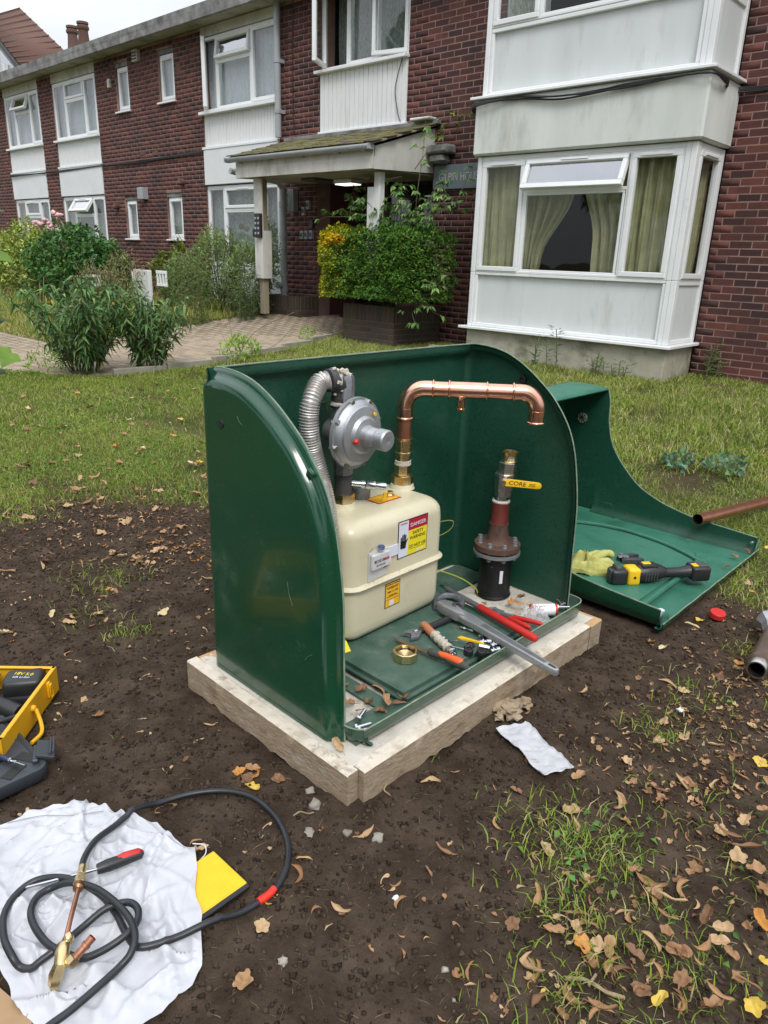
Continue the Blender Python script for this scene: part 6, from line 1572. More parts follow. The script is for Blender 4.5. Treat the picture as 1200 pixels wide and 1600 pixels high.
hz_ = [Vector((q.x, q.y, max(q.z, bag_top(q.x, q.y) + .0045 if inbag(q) and not (-1.19 < q.x < -1.135 and q.y < .34) else 0))) for q in hz_]
MB().tube(hz_, .0072, 12).build('rubber_hose', 'rubber', w, 80)
MB().tube(smooth_path([(-.9725, .752, .0095), (-.9685, .735, .0102), (-.9675, .705, .0125)], 5), .0085, 12).build('red_tape', mat('red_tape', [(.7, .03, .015)], .4), w)
TO = [Vector(p) for p in [(-1.272,0.474,0.046),(-1.202,0.431,0.062),(-1.149,0.393,0.066),(-1.107,0.362,0.062),(-1.090,0.348,0.055),(-1.080,0.336,0.044),(-1.072,0.363,0.058),(-1.070,0.397,0.080)]]
d0 = (TO[1] - TO[0]).normalized()
MB().lathe(TO[0] - d0 * .012, d0, [(0, .0085), (.006, .0095), (.010, .0085), (.016, .0095), (.022, .0085), (.028, .0095), (.03, .009)], 16).build('hose_ferrule', 'brass', w)
MB().lathe(TO[0] + d0 * .018, d0, [(0, .010), (.012, .010), (.013, .0125), (.03, .0125), (.031, .010)], 6).build('hex_union', 'brass', w, 20)
MB().lathe(TO[0] + d0 * .049, d0, [(0, .011), (.012, .011), (.016, .006)], 14).build('knurled_collar', mat('dull_brass', [(.22, .12, .06), (.3, .17, .09)], .4, metal=.9, scale=40), w)
MB().tube(smooth_path([TO[0] + d0 * .06, TO[1], TO[2], TO[3]], 5), .0048, 10).build('copper_neck', 'copper_old', w)
q = MB(); d1 = (TO[4] - TO[3]).normalized(); q.lathe(TO[3] - d1 * .008, d1, [(0, .008), (.004, .012), (.022, .0135), (.036, .012), (.045, .009)], 12); q.lathe(TO[3] + d1 * .03, Vector((.3, -.5, -.6)), [(0, .012), (.02, .014), (.036, .012), (.044, .004)], 5); q.box(TO[3] + Vector((-.006, .012, .004)), (.018, .018, .02), None, .005)
q.build('torch_valve', 'brass', w, 40, noise_amp=.003, nscale=50)
d2 = (TO[7] - TO[6]).normalized(); q = MB(); q.lathe(TO[6] - d2 * .012, d2, [(0, .009), (.004, .0125), (.016, .0125), (.018, .009)], 6); q.build('nozzle_nut', 'brass', w, 20)
MB().lathe(TO[6] + d2 * .004, d2, [(0, .0075), (.022, .0075), (.023, .009), (.028, .009), (.029, .0075), (.042, .0078)], 14, False).build('copper_nozzle', 'copper_old', w, 40)
MB().lathe(TO[6] + d2 * .0455, d2, [(0, .0076), (.0, .0), ], 14).build('nozzle_bore', 'st_red', w)
w = thing('screwdriver', 'red and black handled screwdriver lying on the white sack', 'screwdriver', (-1.25, .5, .03))
a = Vector((-1.226, .592, .044)); b = Vector((-1.252, .497, .046)); c = Vector((-1.312, .372, .044)); d = (b - a).normalized()
MB().tube([a, a + d * .006, a + d * .04, a + d * .075, a + d * .090, b], [.003, .0105, .0125, .0135, .012, .0105], 12).build('black_handle', 'black', w)
MB().tube([a + Vector((0, 0, .003)), a + d * .01 + Vector((-.002, 0, .0035)), a + d * .04 + Vector((-.002, 0, .0045)), a + d * .07 + Vector((-.001, 0, .003))], [.003, .0095, .0108, .007], 12).build('red_inlay', 'red', w)
MB().tube([b - d * .002, b + (c - b) * .97, c], [.0035, .0035, .0015], 8).build('steel_shaft', 'steel', w)
w = thing('cardboard_piece', 'corner of brown cardboard under the white sack at the bottom left corner', 'cardboard', (-1.12, .22, 0))
MB().box((-1.12, .215, .004), (.16, .10, .004), Matrix.Rotation(.2, 3, 'Z')).build('card_sheet', 'card', w)
# ================================================================== VEGETATION
M['blade_g'] = mat('grass_blade', [(1, 1, 1)], .75, attr='tint', sub=.25, spec=.06)
M['leaf'] = mat('plant_leaf', [(1, 1, 1)], .5, attr='tint', sub=.25, spec=.25)
M['stem'] = mat('plant_stem', [(.09, .10, .04), (.13, .1, .06)], .8, scale=20)
M['drystem'] = mat('dry_stem', [(.3, .24, .13), (.2, .15, .08)], .85, scale=20)

def norm(a): return a / np.maximum(1e-9, np.linalg.norm(a, axis=-1, keepdims=True))
def leaves_obj(name, base, direc, nrm_, L, Wd, col, parent=None, m='leaf', fold=.25, droop=.25, kind=None):
    """each leaf: 6 vertices, 4 triangles, folded along the midrib and drooping at the tip"""
    n = len(base); d = norm(direc); s = norm(np.cross(d, nrm_)); u = norm(np.cross(s, d))
    L = np.broadcast_to(np.asarray(L, float), (n,))[:, None]; Wd = np.broadcast_to(np.asarray(Wd, float), (n,))[:, None]
    p0 = base; pm = base + d * L * .5 - u * L * droop * .12; tip = base + d * L * .97 - u * L * droop
    l1 = base + d * L * .42 + s * Wd * .5 + u * Wd * fold; r1 = base + d * L * .42 - s * Wd * .5 + u * Wd * fold
    v = np.stack([p0, r1, tip, l1, pm], 1).reshape(-1, 3)
    f = np.array([[0, 1, 4], [1, 2, 4], [2, 3, 4], [3, 0, 4]])
    F_ = (f[None] + 5 * np.arange(n)[:, None, None]).reshape(-1)
    c = np.repeat(np.clip(col, .002, .9), 5, 0)
    return np_mesh(name, v, F_, np.full(n * 4, 3), m, parent, c)
def jitter_col(c, n, var=.25, hue=.12):
    b = 1 + var * (rng.random((n, 1)) * 2 - 1); h = 1 + hue * (rng.random((n, 3)) * 2 - 1)
    return np.asarray(c)[None] * b * h
def rand_dirs(n): return norm(rng.normal(size=(n, 3)))

# ------------------------------------------------------------------ grass blades
def blades(name, x, y, hgt, wid, lean, col, parent=None, m='blade_g'):
    n = len(x)
    z = ground_h(x, y) - .002
    a = rng.random(n) * 2 * np.pi; la = rng.random(n) * 2 * np.pi
    s = np.stack([np.cos(a), np.sin(a), np.zeros(n)], 1) * (wid / 2)[:, None]
    l = np.stack([np.cos(la), np.sin(la), np.zeros(n)], 1) * (hgt * lean)[:, None]
    b = np.stack([x, y, z], 1); up = np.zeros((n, 3)); up[:, 2] = hgt
    m1 = b + l * .3 + up * .55; t = b + l + up * np.clip(1 - lean * .35, .15, 1)[:, None]
    v = np.stack([b - s, b + s, m1 - s * .8, m1 + s * .8, t], 1).reshape(-1, 3)
    k = 5 * np.arange(n)[:, None]
    F_ = np.concatenate([(k + np.array([[0, 1, 3, 2]])), (k + np.array([[2, 3, 4]]))], 1).reshape(-1)
    sz = np.tile([4, 3], n)
    c = np.repeat(col, 5, 0)
    ob = np_mesh(name, v, F_, sz, m, parent, c)
    return ob
def ground_h(x, y):
    x = np.asarray(x, float); y = np.asarray(y, float)
    xs_, ys_, zz = GXS, GYS, GZ
    i = np.clip(np.searchsorted(xs_, x) - 1, 0, len(xs_) - 2); j = np.clip(np.searchsorted(ys_, y) - 1, 0, len(ys_) - 2)
    fx = (x - xs_[i]) / (xs_[i + 1] - xs_[i]); fy = (y - ys_[j]) / (ys_[j + 1] - ys_[j])
    return (zz[i, j] * (1 - fx) + zz[i + 1, j] * fx) * (1 - fy) + (zz[i, j + 1] * (1 - fx) + zz[i + 1, j + 1] * fx) * fy
def px_np(x, y, z):
    P = np.stack([x, y, z], 1) - np.array(EYE); zz = P @ np.array(_f)
    return 600 + 1139.16 * (P @ np.array(_R)) / zz, 800 - 1139.16 * (P @ np.array(_U)) / zz, zz
def free(x, y):
    """false inside the slab, under the lid, on the path, under the building or the planters"""
    a = (x > -1.80) & (x < -1.02) & (y > 1.04) & (y < 2.32)
    b = (x > -1.99) & (x < -.865) & (y > 2.49) & (y < 3.61)
    c = (y > YW - .02) | ((y > YB) & (x > bx0) & (x < bx1)) | ((y > 7.38) & (x > -7.72) & (x < -6.7))
    d = (x > -1.66) & (x < -.9) & (y < .71) & (y > .24) & (x + y * 1 < 0)
    return ~(a | b | c | on_path(x, y) | (x > path_right(y) - .0) * (x < path_right(y) + .07) * (y > 3.75) * (y < 7.4))
def scatter_grass(n, xr, yr, dens, marg=60):
    x = rng.uniform(*xr, n); y = rng.uniform(*yr, n)
    px, py, zz = px_np(x, y, np.full(n, .05))
    ok = (zz > .2) & (px > -marg) & (px < 1200 + marg) & (py < 1600 + marg) & (py > 300) & free(x, y)
    x = x[ok]; y = y[ok]
    k = rng.random(len(x)) < dens(x, y)
    return x[k], y[k]
def grass_cols(x, y, dry=.3):
    n = len(x)
    g1 = np.array([.20, .30, .04]); g2 = np.array([.36, .44, .075]); g3 = np.array([.11, .19, .03]); st_ = np.array([.48, .42, .2])
    t = fbm(x, y, 1.6, 21)[:, None]; c = g3 * (1 - t) + g2 * t
    c = c * .6 + g1 * .4
    c = c * (1 + .35 * (rng.random((n, 1)) - .5))
    pd = dry * (.4 + 1.2 * fbm(x, y, 1.1, 31))
    d = rng.random(n) < pd
    c[d] = st_ * (.7 + .5 * rng.random((d.sum(), 1)))
    return c
gd = lambda x, y: np.clip(grass_density(x, y), 0, 1)
# near turf
x, y = scatter_grass(290000, (-5.25, .2), (.7, 4.6), gd)
n = len(x); h = (.012 + .026 * rng.random(n)) * (1 + .7 * fbm(x, y, 2, 8)); g_o = blades('lawn_grass', x, y, h, .0022 + .0016 * rng.random(n), .3 + 1.1 * rng.random(n), grass_cols(x, y, .22))
tag(g_o, 'short patchy lawn grass with straw behind and beside the kiosk', 'grass', kind='stuff')
x, y = scatter_grass(330000, (-9.5, .8), (4.6, 8.45), lambda x, y: gd(x, y) * .75)
n = len(x); h = (.02 + .045 * rng.random(n)) * (1 + .8 * fbm(x, y, 1.5, 8)); g_o = blades('lawn_grass', x, y, h, .004 + .003 * rng.random(n), .3 + 1.0 * rng.random(n), grass_cols(x, y, .3))
tag(g_o, 'rough lawn grass nearer the building', 'grass', kind='stuff')
x, y = scatter_grass(120000, (-9.5, -5.2), (1.0, 4.6), lambda x, y: gd(x, y) * .9)
n = len(x); h = (.02 + .035 * rng.random(n)); g_o = blades('lawn_grass', x, y, h, .0035 + .002 * rng.random(n), .3 + 1.0 * rng.random(n), grass_cols(x, y, .2))
tag(g_o, 'lawn grass at the left between soil and path', 'grass', kind='stuff')
# near sparse blades on the soil (long thin)
x, y = scatter_grass(26000, (-3.2, .3), (.3, 2.8), lambda x, y: np.clip(grass_density(x, y) * 1.0 + .006, 0, 1) ** 1.3 * .8, 30)
n = len(x); h = .018 + .05 * rng.random(n) ** 1.5; g_o = blades('grass_tufts', x, y, h, .0014 + .0014 * rng.random(n), .5 + 1.3 * rng.random(n), np.array([[.15, .26, .05]]) * (.65 + .8 * rng.random((n, 1))) * np.array([[1, 1, 1]]) + (rng.random((n, 1)) < .2) * np.array([[.2, .13, .06]]))
tag(g_o, 'sparse long green grass tufts growing through the bare soil', 'grass', kind='stuff')
# long straw stalks by the bay window and right lawn
def dstraw(x, y): return np.clip(.5 * np.exp(-((x + 2.6) ** 2 + (y - 6.6) ** 2) / 2.2) + .35 * np.exp(-((x + 1.1) ** 2 + (y - 4.1) ** 2) / .5) + .1 * (y > 7), 0, 1) * (soil(x, y) < .5)
x, y = scatter_grass(14000, (-8, .5), (3.2, 8.4), dstraw)
n = len(x); h = .05 + .12 * rng.random(n); g_o = blades('dry_grass_stalks', x, y, h, .002 + .0015 * rng.random(n), .5 + 1.6 * rng.random(n), np.array([[.33, .31, .15]]) * (.6 + .6 * rng.random((n, 1))))
tag(g_o, 'long pale dry grass stalks over the lawn beside the bay window', 'grass', kind='stuff')
# lawn far left beyond the path and meadow grass
x = rng.uniform(-30, -9.8, 90000); y = rng.uniform(3.9, 8.3, 90000); k = free(x, y) & (x < -10.05); x = x[k]; y = y[k]; n = len(x)
tall = fbm(x, y, .9, 41) * np.clip((y - 3.9) / 1.5, 0, 1); h = .04 + .22 * tall * rng.random(n) + .3 * (rng.random(n) < .08) * (tall > .3)
g_o = blades('meadow_grass', x, y, h, .006 + .006 * rng.random(n), .2 + .8 * rng.random(n), grass_cols(x, y, .4) * np.array([[1.1, 1.05, 1.0]]))
tag(g_o, 'tall unmown grass and weeds at the far left beyond the path', 'grass', kind='stuff')
x = rng.uniform(-12, -8, 30000); y = rng.uniform(1.5, 4.2, 30000); k = free(x, y); x = x[k]; y = y[k]; n = len(x)
g_o = blades('verge_grass', x, y, .02 + .05 * rng.random(n), .005 + .003 * rng.random(n), .3 + rng.random(n), grass_cols(x, y, .3)); tag(g_o, 'short grass verge along the near side of the path', 'grass', kind='stuff')

# ------------------------------------------------------------------ grit, clods, straw bits on the soil
def clods(name, n, rlo, rhi, m, dens, seedpow=2.5, xr=(-3.9, .3), yr=(.25, 3.9)):
    x, y = scatter_grass(n, xr, yr, dens, 20)
    n = len(x); r = rlo + (rhi - rlo) * rng.random(n) ** seedpow
    o6 = np.array([[1, 0, 0], [-1, 0, 0], [0, 1, 0], [0, -1, 0], [0, 0, 1], [0, 0, -1]], float)
    v = o6[None] * (.6 + .8 * rng.random((n, 6, 1))) + rng.normal(size=(n, 6, 3)) * .18
    v = v * r[:, None, None] * np.array([1, 1, .7]); c = np.stack([x, y, ground_h(x, y) + r * .15], 1)
    f = np.array([[0, 2, 4], [2, 1, 4], [1, 3, 4], [3, 0, 4], [2, 0, 5], [1, 2, 5], [3, 1, 5], [0, 3, 5]])
    ob = np_mesh(name, (v + c[:, None]).reshape(-1, 3), (f[None] + 6 * np.arange(n)[:, None, None]).reshape(-1), np.full(n * 8, 3), m)
    ob['kind'] = 'stuff'; return ob
M['clod'] = mat('soil_clod', [(.026, .018, .013), (.044, .032, .023), (.075, .056, .04)], .95, isl=True, scale=40, spec=.1)
o_ = clods('soil_clods', 110000, .0010, .0085, 'clod', lambda x, y: np.maximum(soil(x, y), .8 * (x > -1.5) * (y < 3)) * (.35 + .9 * fbm(x, y, 5, 61))); tag(o_, 'dark crumbs and clods lying on the dug soil', 'soil crumbs')
o_ = clods('small_stones', 1500, .0015, .009, 'stone', lambda x, y: soil(x, y) * .25, 3.5); tag(o_, 'scattered tiny pale stones on the dark soil', 'grit')
x, y = scatter_grass(60000, (-5.2, .3), (.25, 5.5), lambda x, y: .25 + .6 * fbm(x, y, 4, 71), 20)
n = len(x); h = np.full(n, .004) + .004 * rng.random(n)
ln = .008 + .03 * rng.random(n) ** 2
ob = blades('dry_bits', x, y, ln * .12 + .004, .0009 + .0011 * rng.random(n), np.full(n, 6.0), np.array([[.2, .14, .08]]) * (.35 + 1.0 * rng.random((n, 1))))
tag(ob, 'fine dry stalks and rootlets scattered over the soil', 'plant debris', kind='stuff')

x, y = scatter_grass(60000, (-6.5, .3), (1.2, 5.8), lambda x, y: gd(x, y) * np.clip((fbm(x, y, 1.7, 88) - .42) * 5, 0, 1), 20)
n = len(x); a = rng.random(n) * 6.28
ob = leaves_obj('clover_and_weed_leaves', np.stack([x, y, ground_h(x, y) + .008 + .012 * rng.random(n)], 1), np.stack([np.cos(a), np.sin(a), .25 * rng.normal(size=n)], 1), np.array([0, 0, 1.]) + rng.normal(size=(n, 3)) * .35, .010 + .014 * rng.random(n), .009 + .009 * rng.random(n), jitter_col((.10, .2, .04), n, .5, .2))
tag(ob, 'low clover and broad weed leaves matted into the lawn', 'ground cover', kind='stuff')
# ------------------------------------------------------------------ shrubs
def ellipsoid_pts(c, r, n, shell=.55):
    d = rand_dirs(n); rad = (shell + (1 - shell) * rng.random((n, 1)) ** .6) * (.86 + .28 * np.array([noise.noise(Vector(v * 1.9)) for v in d])[:, None] + .14)
    return np.asarray(c) + d * rad * np.asarray(r), d
def shrub(name, label, cat, blobs, colf, L, W, stems, loc, group=None, droop=.3, updir=.3, hang=0.):
    t = thing(name, label, cat, loc, group)
    B = []; D = []; C_ = []
    for (c, r, n) in blobs:
        p, d = ellipsoid_pts(c, r, n); k = p[:, 2] > loc[2] + .01; B.append(p[k]); D.append(d[k]); C_.append(colf(p[k], d[k]))
    B = np.concatenate(B); D = np.concatenate(D); C_ = np.concatenate(C_); n = len(B)
    dr = norm(D * .6 + rng.normal(size=(n, 3)) * .7 + np.array([0, 0, updir - hang]))
    nn = norm(np.array([0, 0, 1.]) + rng.normal(size=(n, 3)) * .6 + D * .4)
    leaves_obj('foliage', B, dr, nn, L * (.65 + .7 * rng.random(n)), W * (.7 + .6 * rng.random(n)), C_, t, droop=droop)
    mb = MB()
    for (a, b) in stems:
        a = Vector(a); b = Vector(b); mdl = a.lerp(b, .5) + Vector((random.uniform(-.06, .06), random.uniform(-.06, .06), .03))
        mb.tube(smooth_path([a, mdl, b], 4), [.009] * 3 + [.007] * 3 + [.005] * 3, 5)
    if stems: mb.build('stems', 'stem', t, 60)
    return t
def fan_stems(c, rx, ry, h, k):
    return [((c[0] + random.uniform(-.08, .08), c[1] + random.uniform(-.08, .08), c[2] - .02), (c[0] + random.uniform(-rx, rx), c[1] + random.uniform(-ry, ry), c[2] + h * random.uniform(.6, 1))) for _ in range(k)]
# clipped hedge in the planter
def hedgecol(p, d):
    n = len(p); dark = jitter_col((.05, .13, .02), n, .5, .15); mid = jitter_col((.15, .29, .035), n, .4, .15); yel = jitter_col((.55, .52, .02), n, .3, .1); org = jitter_col((.75, .42, .012), n, .15, .06)
    t = rng.random(n)[:, None]
    c = dark * (1 - t ** 1.5) + mid * t ** 1.5
    ly = np.exp(-((p[:, 0] + 8.15) / .45) ** 2) * .9 + .5 * np.clip((p[:, 2] - 1.35) / .3, 0, 1) * np.clip((-7.2 - p[:, 0]) / .5, 0, 1)
    k = rng.random(n) < ly; c[k] = yel[k] * (.6 + .5 * rng.random((k.sum(), 1)))
    k = (np.hypot((p[:, 0] + 7.72) / .26, (p[:, 2] - 1.50) / .075) < 1) & (p[:, 1] < 7.6) & (rng.random(n) < .6); c[k] = org[k]
    return c
hg = thing('clipped_hedge', 'clipped green hedge with yellow left side and one orange yellow patch in the brick planter', 'hedge', (-7.2, 7.8, .66))
n = 26000
f_ = rng.random(n); P_ = np.empty((n, 3)); D_ = np.zeros((n, 3))
hx0, hx1, hy0, hy1, hz0_, hz1_ = -8.05, -6.25, 7.18, 8.15, .70, 1.64
u1, u2 = rng.random(n), rng.random(n)
fr_ = f_ < .55; tp2 = (f_ >= .55) & (f_ < .78); le = (f_ >= .78) & (f_ < .88); ri = f_ >= .88
P_[fr_] = np.stack([hx0 + (hx1 - hx0) * u1, np.full(n, hy0), hz0_ + (hz1_ - hz0_) * u2], 1)[fr_]; D_[fr_] = (0, -1, 0)
P_[tp2] = np.stack([hx0 + (hx1 - hx0) * u1, hy0 + (hy1 - hy0) * u2, np.full(n, hz1_)], 1)[tp2]; D_[tp2] = (0, 0, 1)
P_[le] = np.stack([np.full(n, hx0), hy0 + (hy1 - hy0) * u1, hz0_ + (hz1_ - hz0_) * u2], 1)[le]; D_[le] = (-1, 0, 0)
P_[ri] = np.stack([np.full(n, hx1), hy0 + (hy1 - hy0) * u1, hz0_ + (hz1_ - hz0_) * u2], 1)[ri]; D_[ri] = (1, 0, 0)
# round the corners and roughen the surface
ctr = np.array([(hx0 + hx1) / 2, (hy0 + hy1) / 2, (hz0_ + hz1_) / 2]); hf = np.array([(hx1 - hx0) / 2, (hy1 - hy0) / 2, (hz1_ - hz0_) / 2])
q_ = (P_ - ctr) / hf; e_ = np.sort(np.abs(q_), 1)[:, 1:2]
P_ = P_ - norm(q_ * np.array([1, .6, 1.])) * (.10 * np.clip((e_ - .72) / .28, 0, 1) ** 2)
rough = np.array([noise.noise(Vector(p * 4.5)) + .6 * noise.noise(Vector(p * 11)) for p in P_])[:, None]
P_ = P_ + D_ * (rough * .085 - .09 * rng.random((n, 1)) ** 2)
low = (P_[:, 2] < .95)
P_[low, 0] = P_[low, 0] * .985 - .11
dr = norm(D_ * .9 + rng.normal(size=(n, 3)) * .65 + np.array([0, 0, .25]))
leaves_obj('foliage', P_, dr, norm(D_ + np.array([0, 0, 1.]) + rng.normal(size=(n, 3)) * .5), .030 + .02 * rng.random(n), .016 + .010 * rng.random(n), hedgecol(P_, D_), hg)
mb = MB()
for a, b in fan_stems((-7.2, 7.8, .66), .75, .3, .8, 14): mb.tube([a, b], .012, 5)
mb.build('stems', 'stem', hg); MB().bb(-7.9, -6.6, 7.45, 8.0, .85, 1.45).build('dark_core', mat('hedge_interior', [(.012, .018, .007)], 1), hg)  # solid near-black block put in as the shade between the leaves

def compound(name, label, cat, stems, leafn, L, W, col, loc, nlf=5, spread=.9, var=.3):
    """stems with hand shaped leaf clusters"""
    t = thing(name, label, cat, loc)
    mb = MB(); B, D, N_, C_ = [], [], [], []
    for st, k in stems:
        sp_ = smooth_path(st, 6); mb.tube(sp_, [.007 * (1 - .75 * i / len(sp_)) for i in range(len(sp_))], 5)
        m = len(sp_)
        for q in range(k):
            i = int(m * (.15 + .85 * (q + random.random()) / k)); i = min(i, m - 1); p = np.array(sp_[i])
            dirn = norm(rng.normal(size=3) * np.array([1, 1, .4]) + np.array([0, -.5, 0])); tip = p + dirn * random.uniform(.04, .16) * spread
            mb.tube([Vector(p), Vector(tip)], .002, 4)
            side = norm(np.cross(dirn, [0, 0, 1.])); 
            for j in range(nlf):
                an = (j - (nlf - 1) / 2) * (2.4 / nlf); dd = dirn * math.cos(an) + side * math.sin(an) + np.array([0, 0, random.uniform(-.45, .05)])
                B.append(tip); D.append(dd); N_.append(np.array([0, 0, 1.]) + rng.normal(size=3) * .35); C_.append(jitter_col(col[random.randrange(len(col))], 1, var)[0])
    mb.build('stems', 'stem', t, 60)
    n = len(B); leaves_obj('foliage', np.array(B), np.array(D), np.array(N_), L * (.6 + .6 * rng.random(n)), W * (.7 + .5 * rng.random(n)), np.array(C_), t, droop=.35)
    return t
EG = [(.10, .2, .05), (.17, .3, .08), (.07, .15, .04), (.24, .36, .12)]
stl = []
for i in range(20):
    x0 = random.uniform(-7.5, -6.6); x1 = random.uniform(-7.8, -5.95); z1 = random.uniform(1.75, 2.32); y1 = random.uniform(7.15, 7.9)
    stl.append(([(x0, 7.8, 1.2), ((x0 + x1) / 2, 7.6, 1.75), (x1, y1, z1)], 12))
for p in [[(-6.7, 7.7, 1.3), (-6.5, 7.5, 2.0), (-6.52, 7.6, 2.5), (-6.75, 7.9, 2.95)], [(-6.6, 7.7, 1.3), (-6.35, 7.6, 2.0), (-6.35, 7.9, 2.35)], [(-6.6, 7.8, 1.3), (-6.1, 7.8, 2.0), (-6.0, 8.0, 2.45)]]: stl.append((p, 7))
compound('climbing_shrub', 'straggly climber with hand shaped pale green leaves above the hedge and across the name sign', 'shrub', stl, 5, .10, .042, EG, (-6.9, 7.8, 1.2))
compound('creeper_tendril', 'yellow green creeper growing along the brick below the wall cables', 'creeper', [([(-6.85, 8.3, 2.9), (-6.6, 8.27, 3.0), (-6.3, 8.28, 3.05), (-6.0, 8.28, 2.98), (-5.9, 8.25, 3.0)], 22), ([(-6.8, 8.3, 2.85), (-6.75, 8.2, 2.75), (-6.7, 8.2, 2.8)], 6), ([(-6.9, 7.9, 2.4), (-6.8, 8.2, 2.8)], 2)], 3, .075, .034, [(.2, .3, .04), (.12, .2, .04)], (-6.5, 8.3, 2.9), 3)
compound('lower_sprigs', 'leafy sprigs hanging at the right end of the hedge beside the bay window', 'shrub', [([(-6.5, 7.6, .8), (-6.3, 7.5, .8), (-6.1, 7.45, .66)], 7), ([(-6.5, 7.7, 1.0), (-6.2, 7.6, 1.15), (-5.9, 7.6, 1.12)], 8), ([(-6.5, 7.7, .9), (-6.2, 7.5, 1.0), (-6.0, 7.4, .95)], 7), ([(-6.6, 7.7, .7), (-6.4, 7.4, .62), (-6.3, 7.35, .5)], 5)], 5, .10, .042, EG, (-6.3, 7.6, .9))

# grey green bushy growth under window C
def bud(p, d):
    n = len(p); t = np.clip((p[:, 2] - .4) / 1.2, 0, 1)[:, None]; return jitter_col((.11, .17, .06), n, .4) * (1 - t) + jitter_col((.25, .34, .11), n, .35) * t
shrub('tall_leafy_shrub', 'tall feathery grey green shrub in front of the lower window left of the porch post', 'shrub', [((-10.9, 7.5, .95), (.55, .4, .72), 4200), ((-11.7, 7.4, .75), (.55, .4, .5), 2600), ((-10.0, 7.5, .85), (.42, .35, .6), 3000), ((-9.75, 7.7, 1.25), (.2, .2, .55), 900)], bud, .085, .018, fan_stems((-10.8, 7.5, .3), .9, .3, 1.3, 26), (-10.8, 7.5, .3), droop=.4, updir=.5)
shrub('yellow_flowered_weed', 'yellow green leafy weed below the small ground floor windows', 'weed', [((-13.0, 7.8, .85), (.35, .2, .4), 420), ((-12.6, 7.9, 1.1), (.2, .15, .35), 160)], lambda p, d: jitter_col((.17, .22, .03), len(p), .5), .12, .05, fan_stems((-12.9, 7.9, .35), .4, .1, .9, 10), (-12.9, 7.9, .35))
def conyza(nm, label, x, y, z, h, k, col=(.16, .24, .06), spread=.12, group=None):
    t = thing(nm, label, 'weed', (x, y, z), group); mb = MB(); B = []; D = []
    for s in range(k):
        x0 = x + random.uniform(-spread, spread); y0 = y + random.uniform(-spread, spread); hh = h * random.uniform(.55, 1.0); tx = random.uniform(-.12, .12) * h; ty = random.uniform(-.12, .12) * h
        mb.tube(smooth_path([(x0, y0, z - .02), (x0 + tx * .3, y0 + ty * .3, z + hh * .5), (x0 + tx, y0 + ty, z + hh)], 4), .005, 5)
        m = int(90 * hh)
        for i in range(m):
            f = (i + random.random()) / m; p = np.array([x0 + tx * f, y0 + ty * f, z + hh * f]); a = random.uniform(0, 6.28)
            d = np.array([math.cos(a), math.sin(a), .5]); B.append(p + d * (.05 * (f > .6) * random.random())); D.append(d)
    mb.build('stems', 'stem', t, 60); n = len(B)
    leaves_obj('foliage', np.array(B), np.array(D), rng.normal(size=(n, 3)) + [0, 0, 1.5], .05 + .05 * rng.random(n), .009 + .007 * rng.random(n), jitter_col(col, n, .4), t, droop=.4)
    return t
conyza('tall_weed_clump', 'clump of tall pale green feathery weeds left of the paved path', -9.95, 6.4, .22, 1.02, 13, spread=.22)
conyza('tall_weed_clump', 'narrower clump of tall feathery weeds below the porch post', -9.62, 7.1, .30, .75, 12, (.11, .18, .06), spread=.2)
for i, (x, y, h, lb) in enumerate([(-4.55, 7.45, .42, 'tall thin weed with fine leaves left along the bay plinth'), (-4.36, 7.5, .46, 'tallest thin weed with fine leaves in front of the bay plinth'), (-3.78, 7.5, .26, 'short bushy weed in front of the right part of the bay plinth'), (-3.55, 7.5, .2, 'small weed nearest the right corner of the bay plinth'), (-2.78, 8.25, .4, 'weed growing against the brick wall right of the bay window')]):
    conyza('thin_weed', lb, x, y, .14, h, 5 if i > 1 else 2, (.12, .2, .06), .05 if i < 2 else .12)
# large shrubs at the far left
def lf1(p, d): return jitter_col((.34, .42, .09), len(p), .5, .2) * (.55 + .6 * rng.random((len(p), 1)))
def lf2(p, d): return jitter_col((.07, .17, .04), len(p), .5, .15) * (.6 + .8 * rng.random((len(p), 1)))
shrub('yellow_green_bush', 'large yellow green rounded bush below the far left windows', 'shrub', [((-16.3, 6.8, 1.0), (1.1, .8, .78), 5200), ((-17.6, 6.9, .85), (.9, .7, .6), 2600), ((-15.4, 6.6, .9), (.8, .6, .65), 2600)], lf1, .09, .045, fan_stems((-16.2, 6.8, .3), .9, .5, 1.0, 14), (-16.2, 6.8, .3))
rb_ = shrub('rose_bush', 'dark green rose bush with pink flowers beside the yellow green bush', 'rose bush', [((-14.2, 6.6, 1.0), (1.05, .7, .70), 5200), ((-13.3, 6.7, .9), (.55, .5, .55), 1800)], lf2, .085, .05, fan_stems((-14.1, 6.6, .3), .8, .4, 1.3, 16), (-14.1, 6.6, .3))
M['pink'] = mat('pink_petal', [(.72, .42, .42), (.8, .58, .56)], .7, scale=30, sub=.2)
for (x, y, z) in [(-14.95, 6.4, 1.68), (-14.75, 6.4, 1.74), (-14.6, 6.4, 1.66), (-14.25, 6.35, 1.86), (-14.05, 6.35, 1.80), (-14.2, 6.3, 1.62), (-14.1, 6.3, 1.58), (-15.15, 6.4, 1.70)]:
    q = MB()
    for k in range(6): blob(q, (x + random.uniform(-.05, .05), y + random.uniform(-.05, .05), z + random.uniform(-.04, .04)), .05, .6, k, .7, 1)
    q.tube([(x, y, z), (x + .1, y + .1, z - .35)], .006, 5)
    q.build('rose_flower', 'pink', rb_, 60)
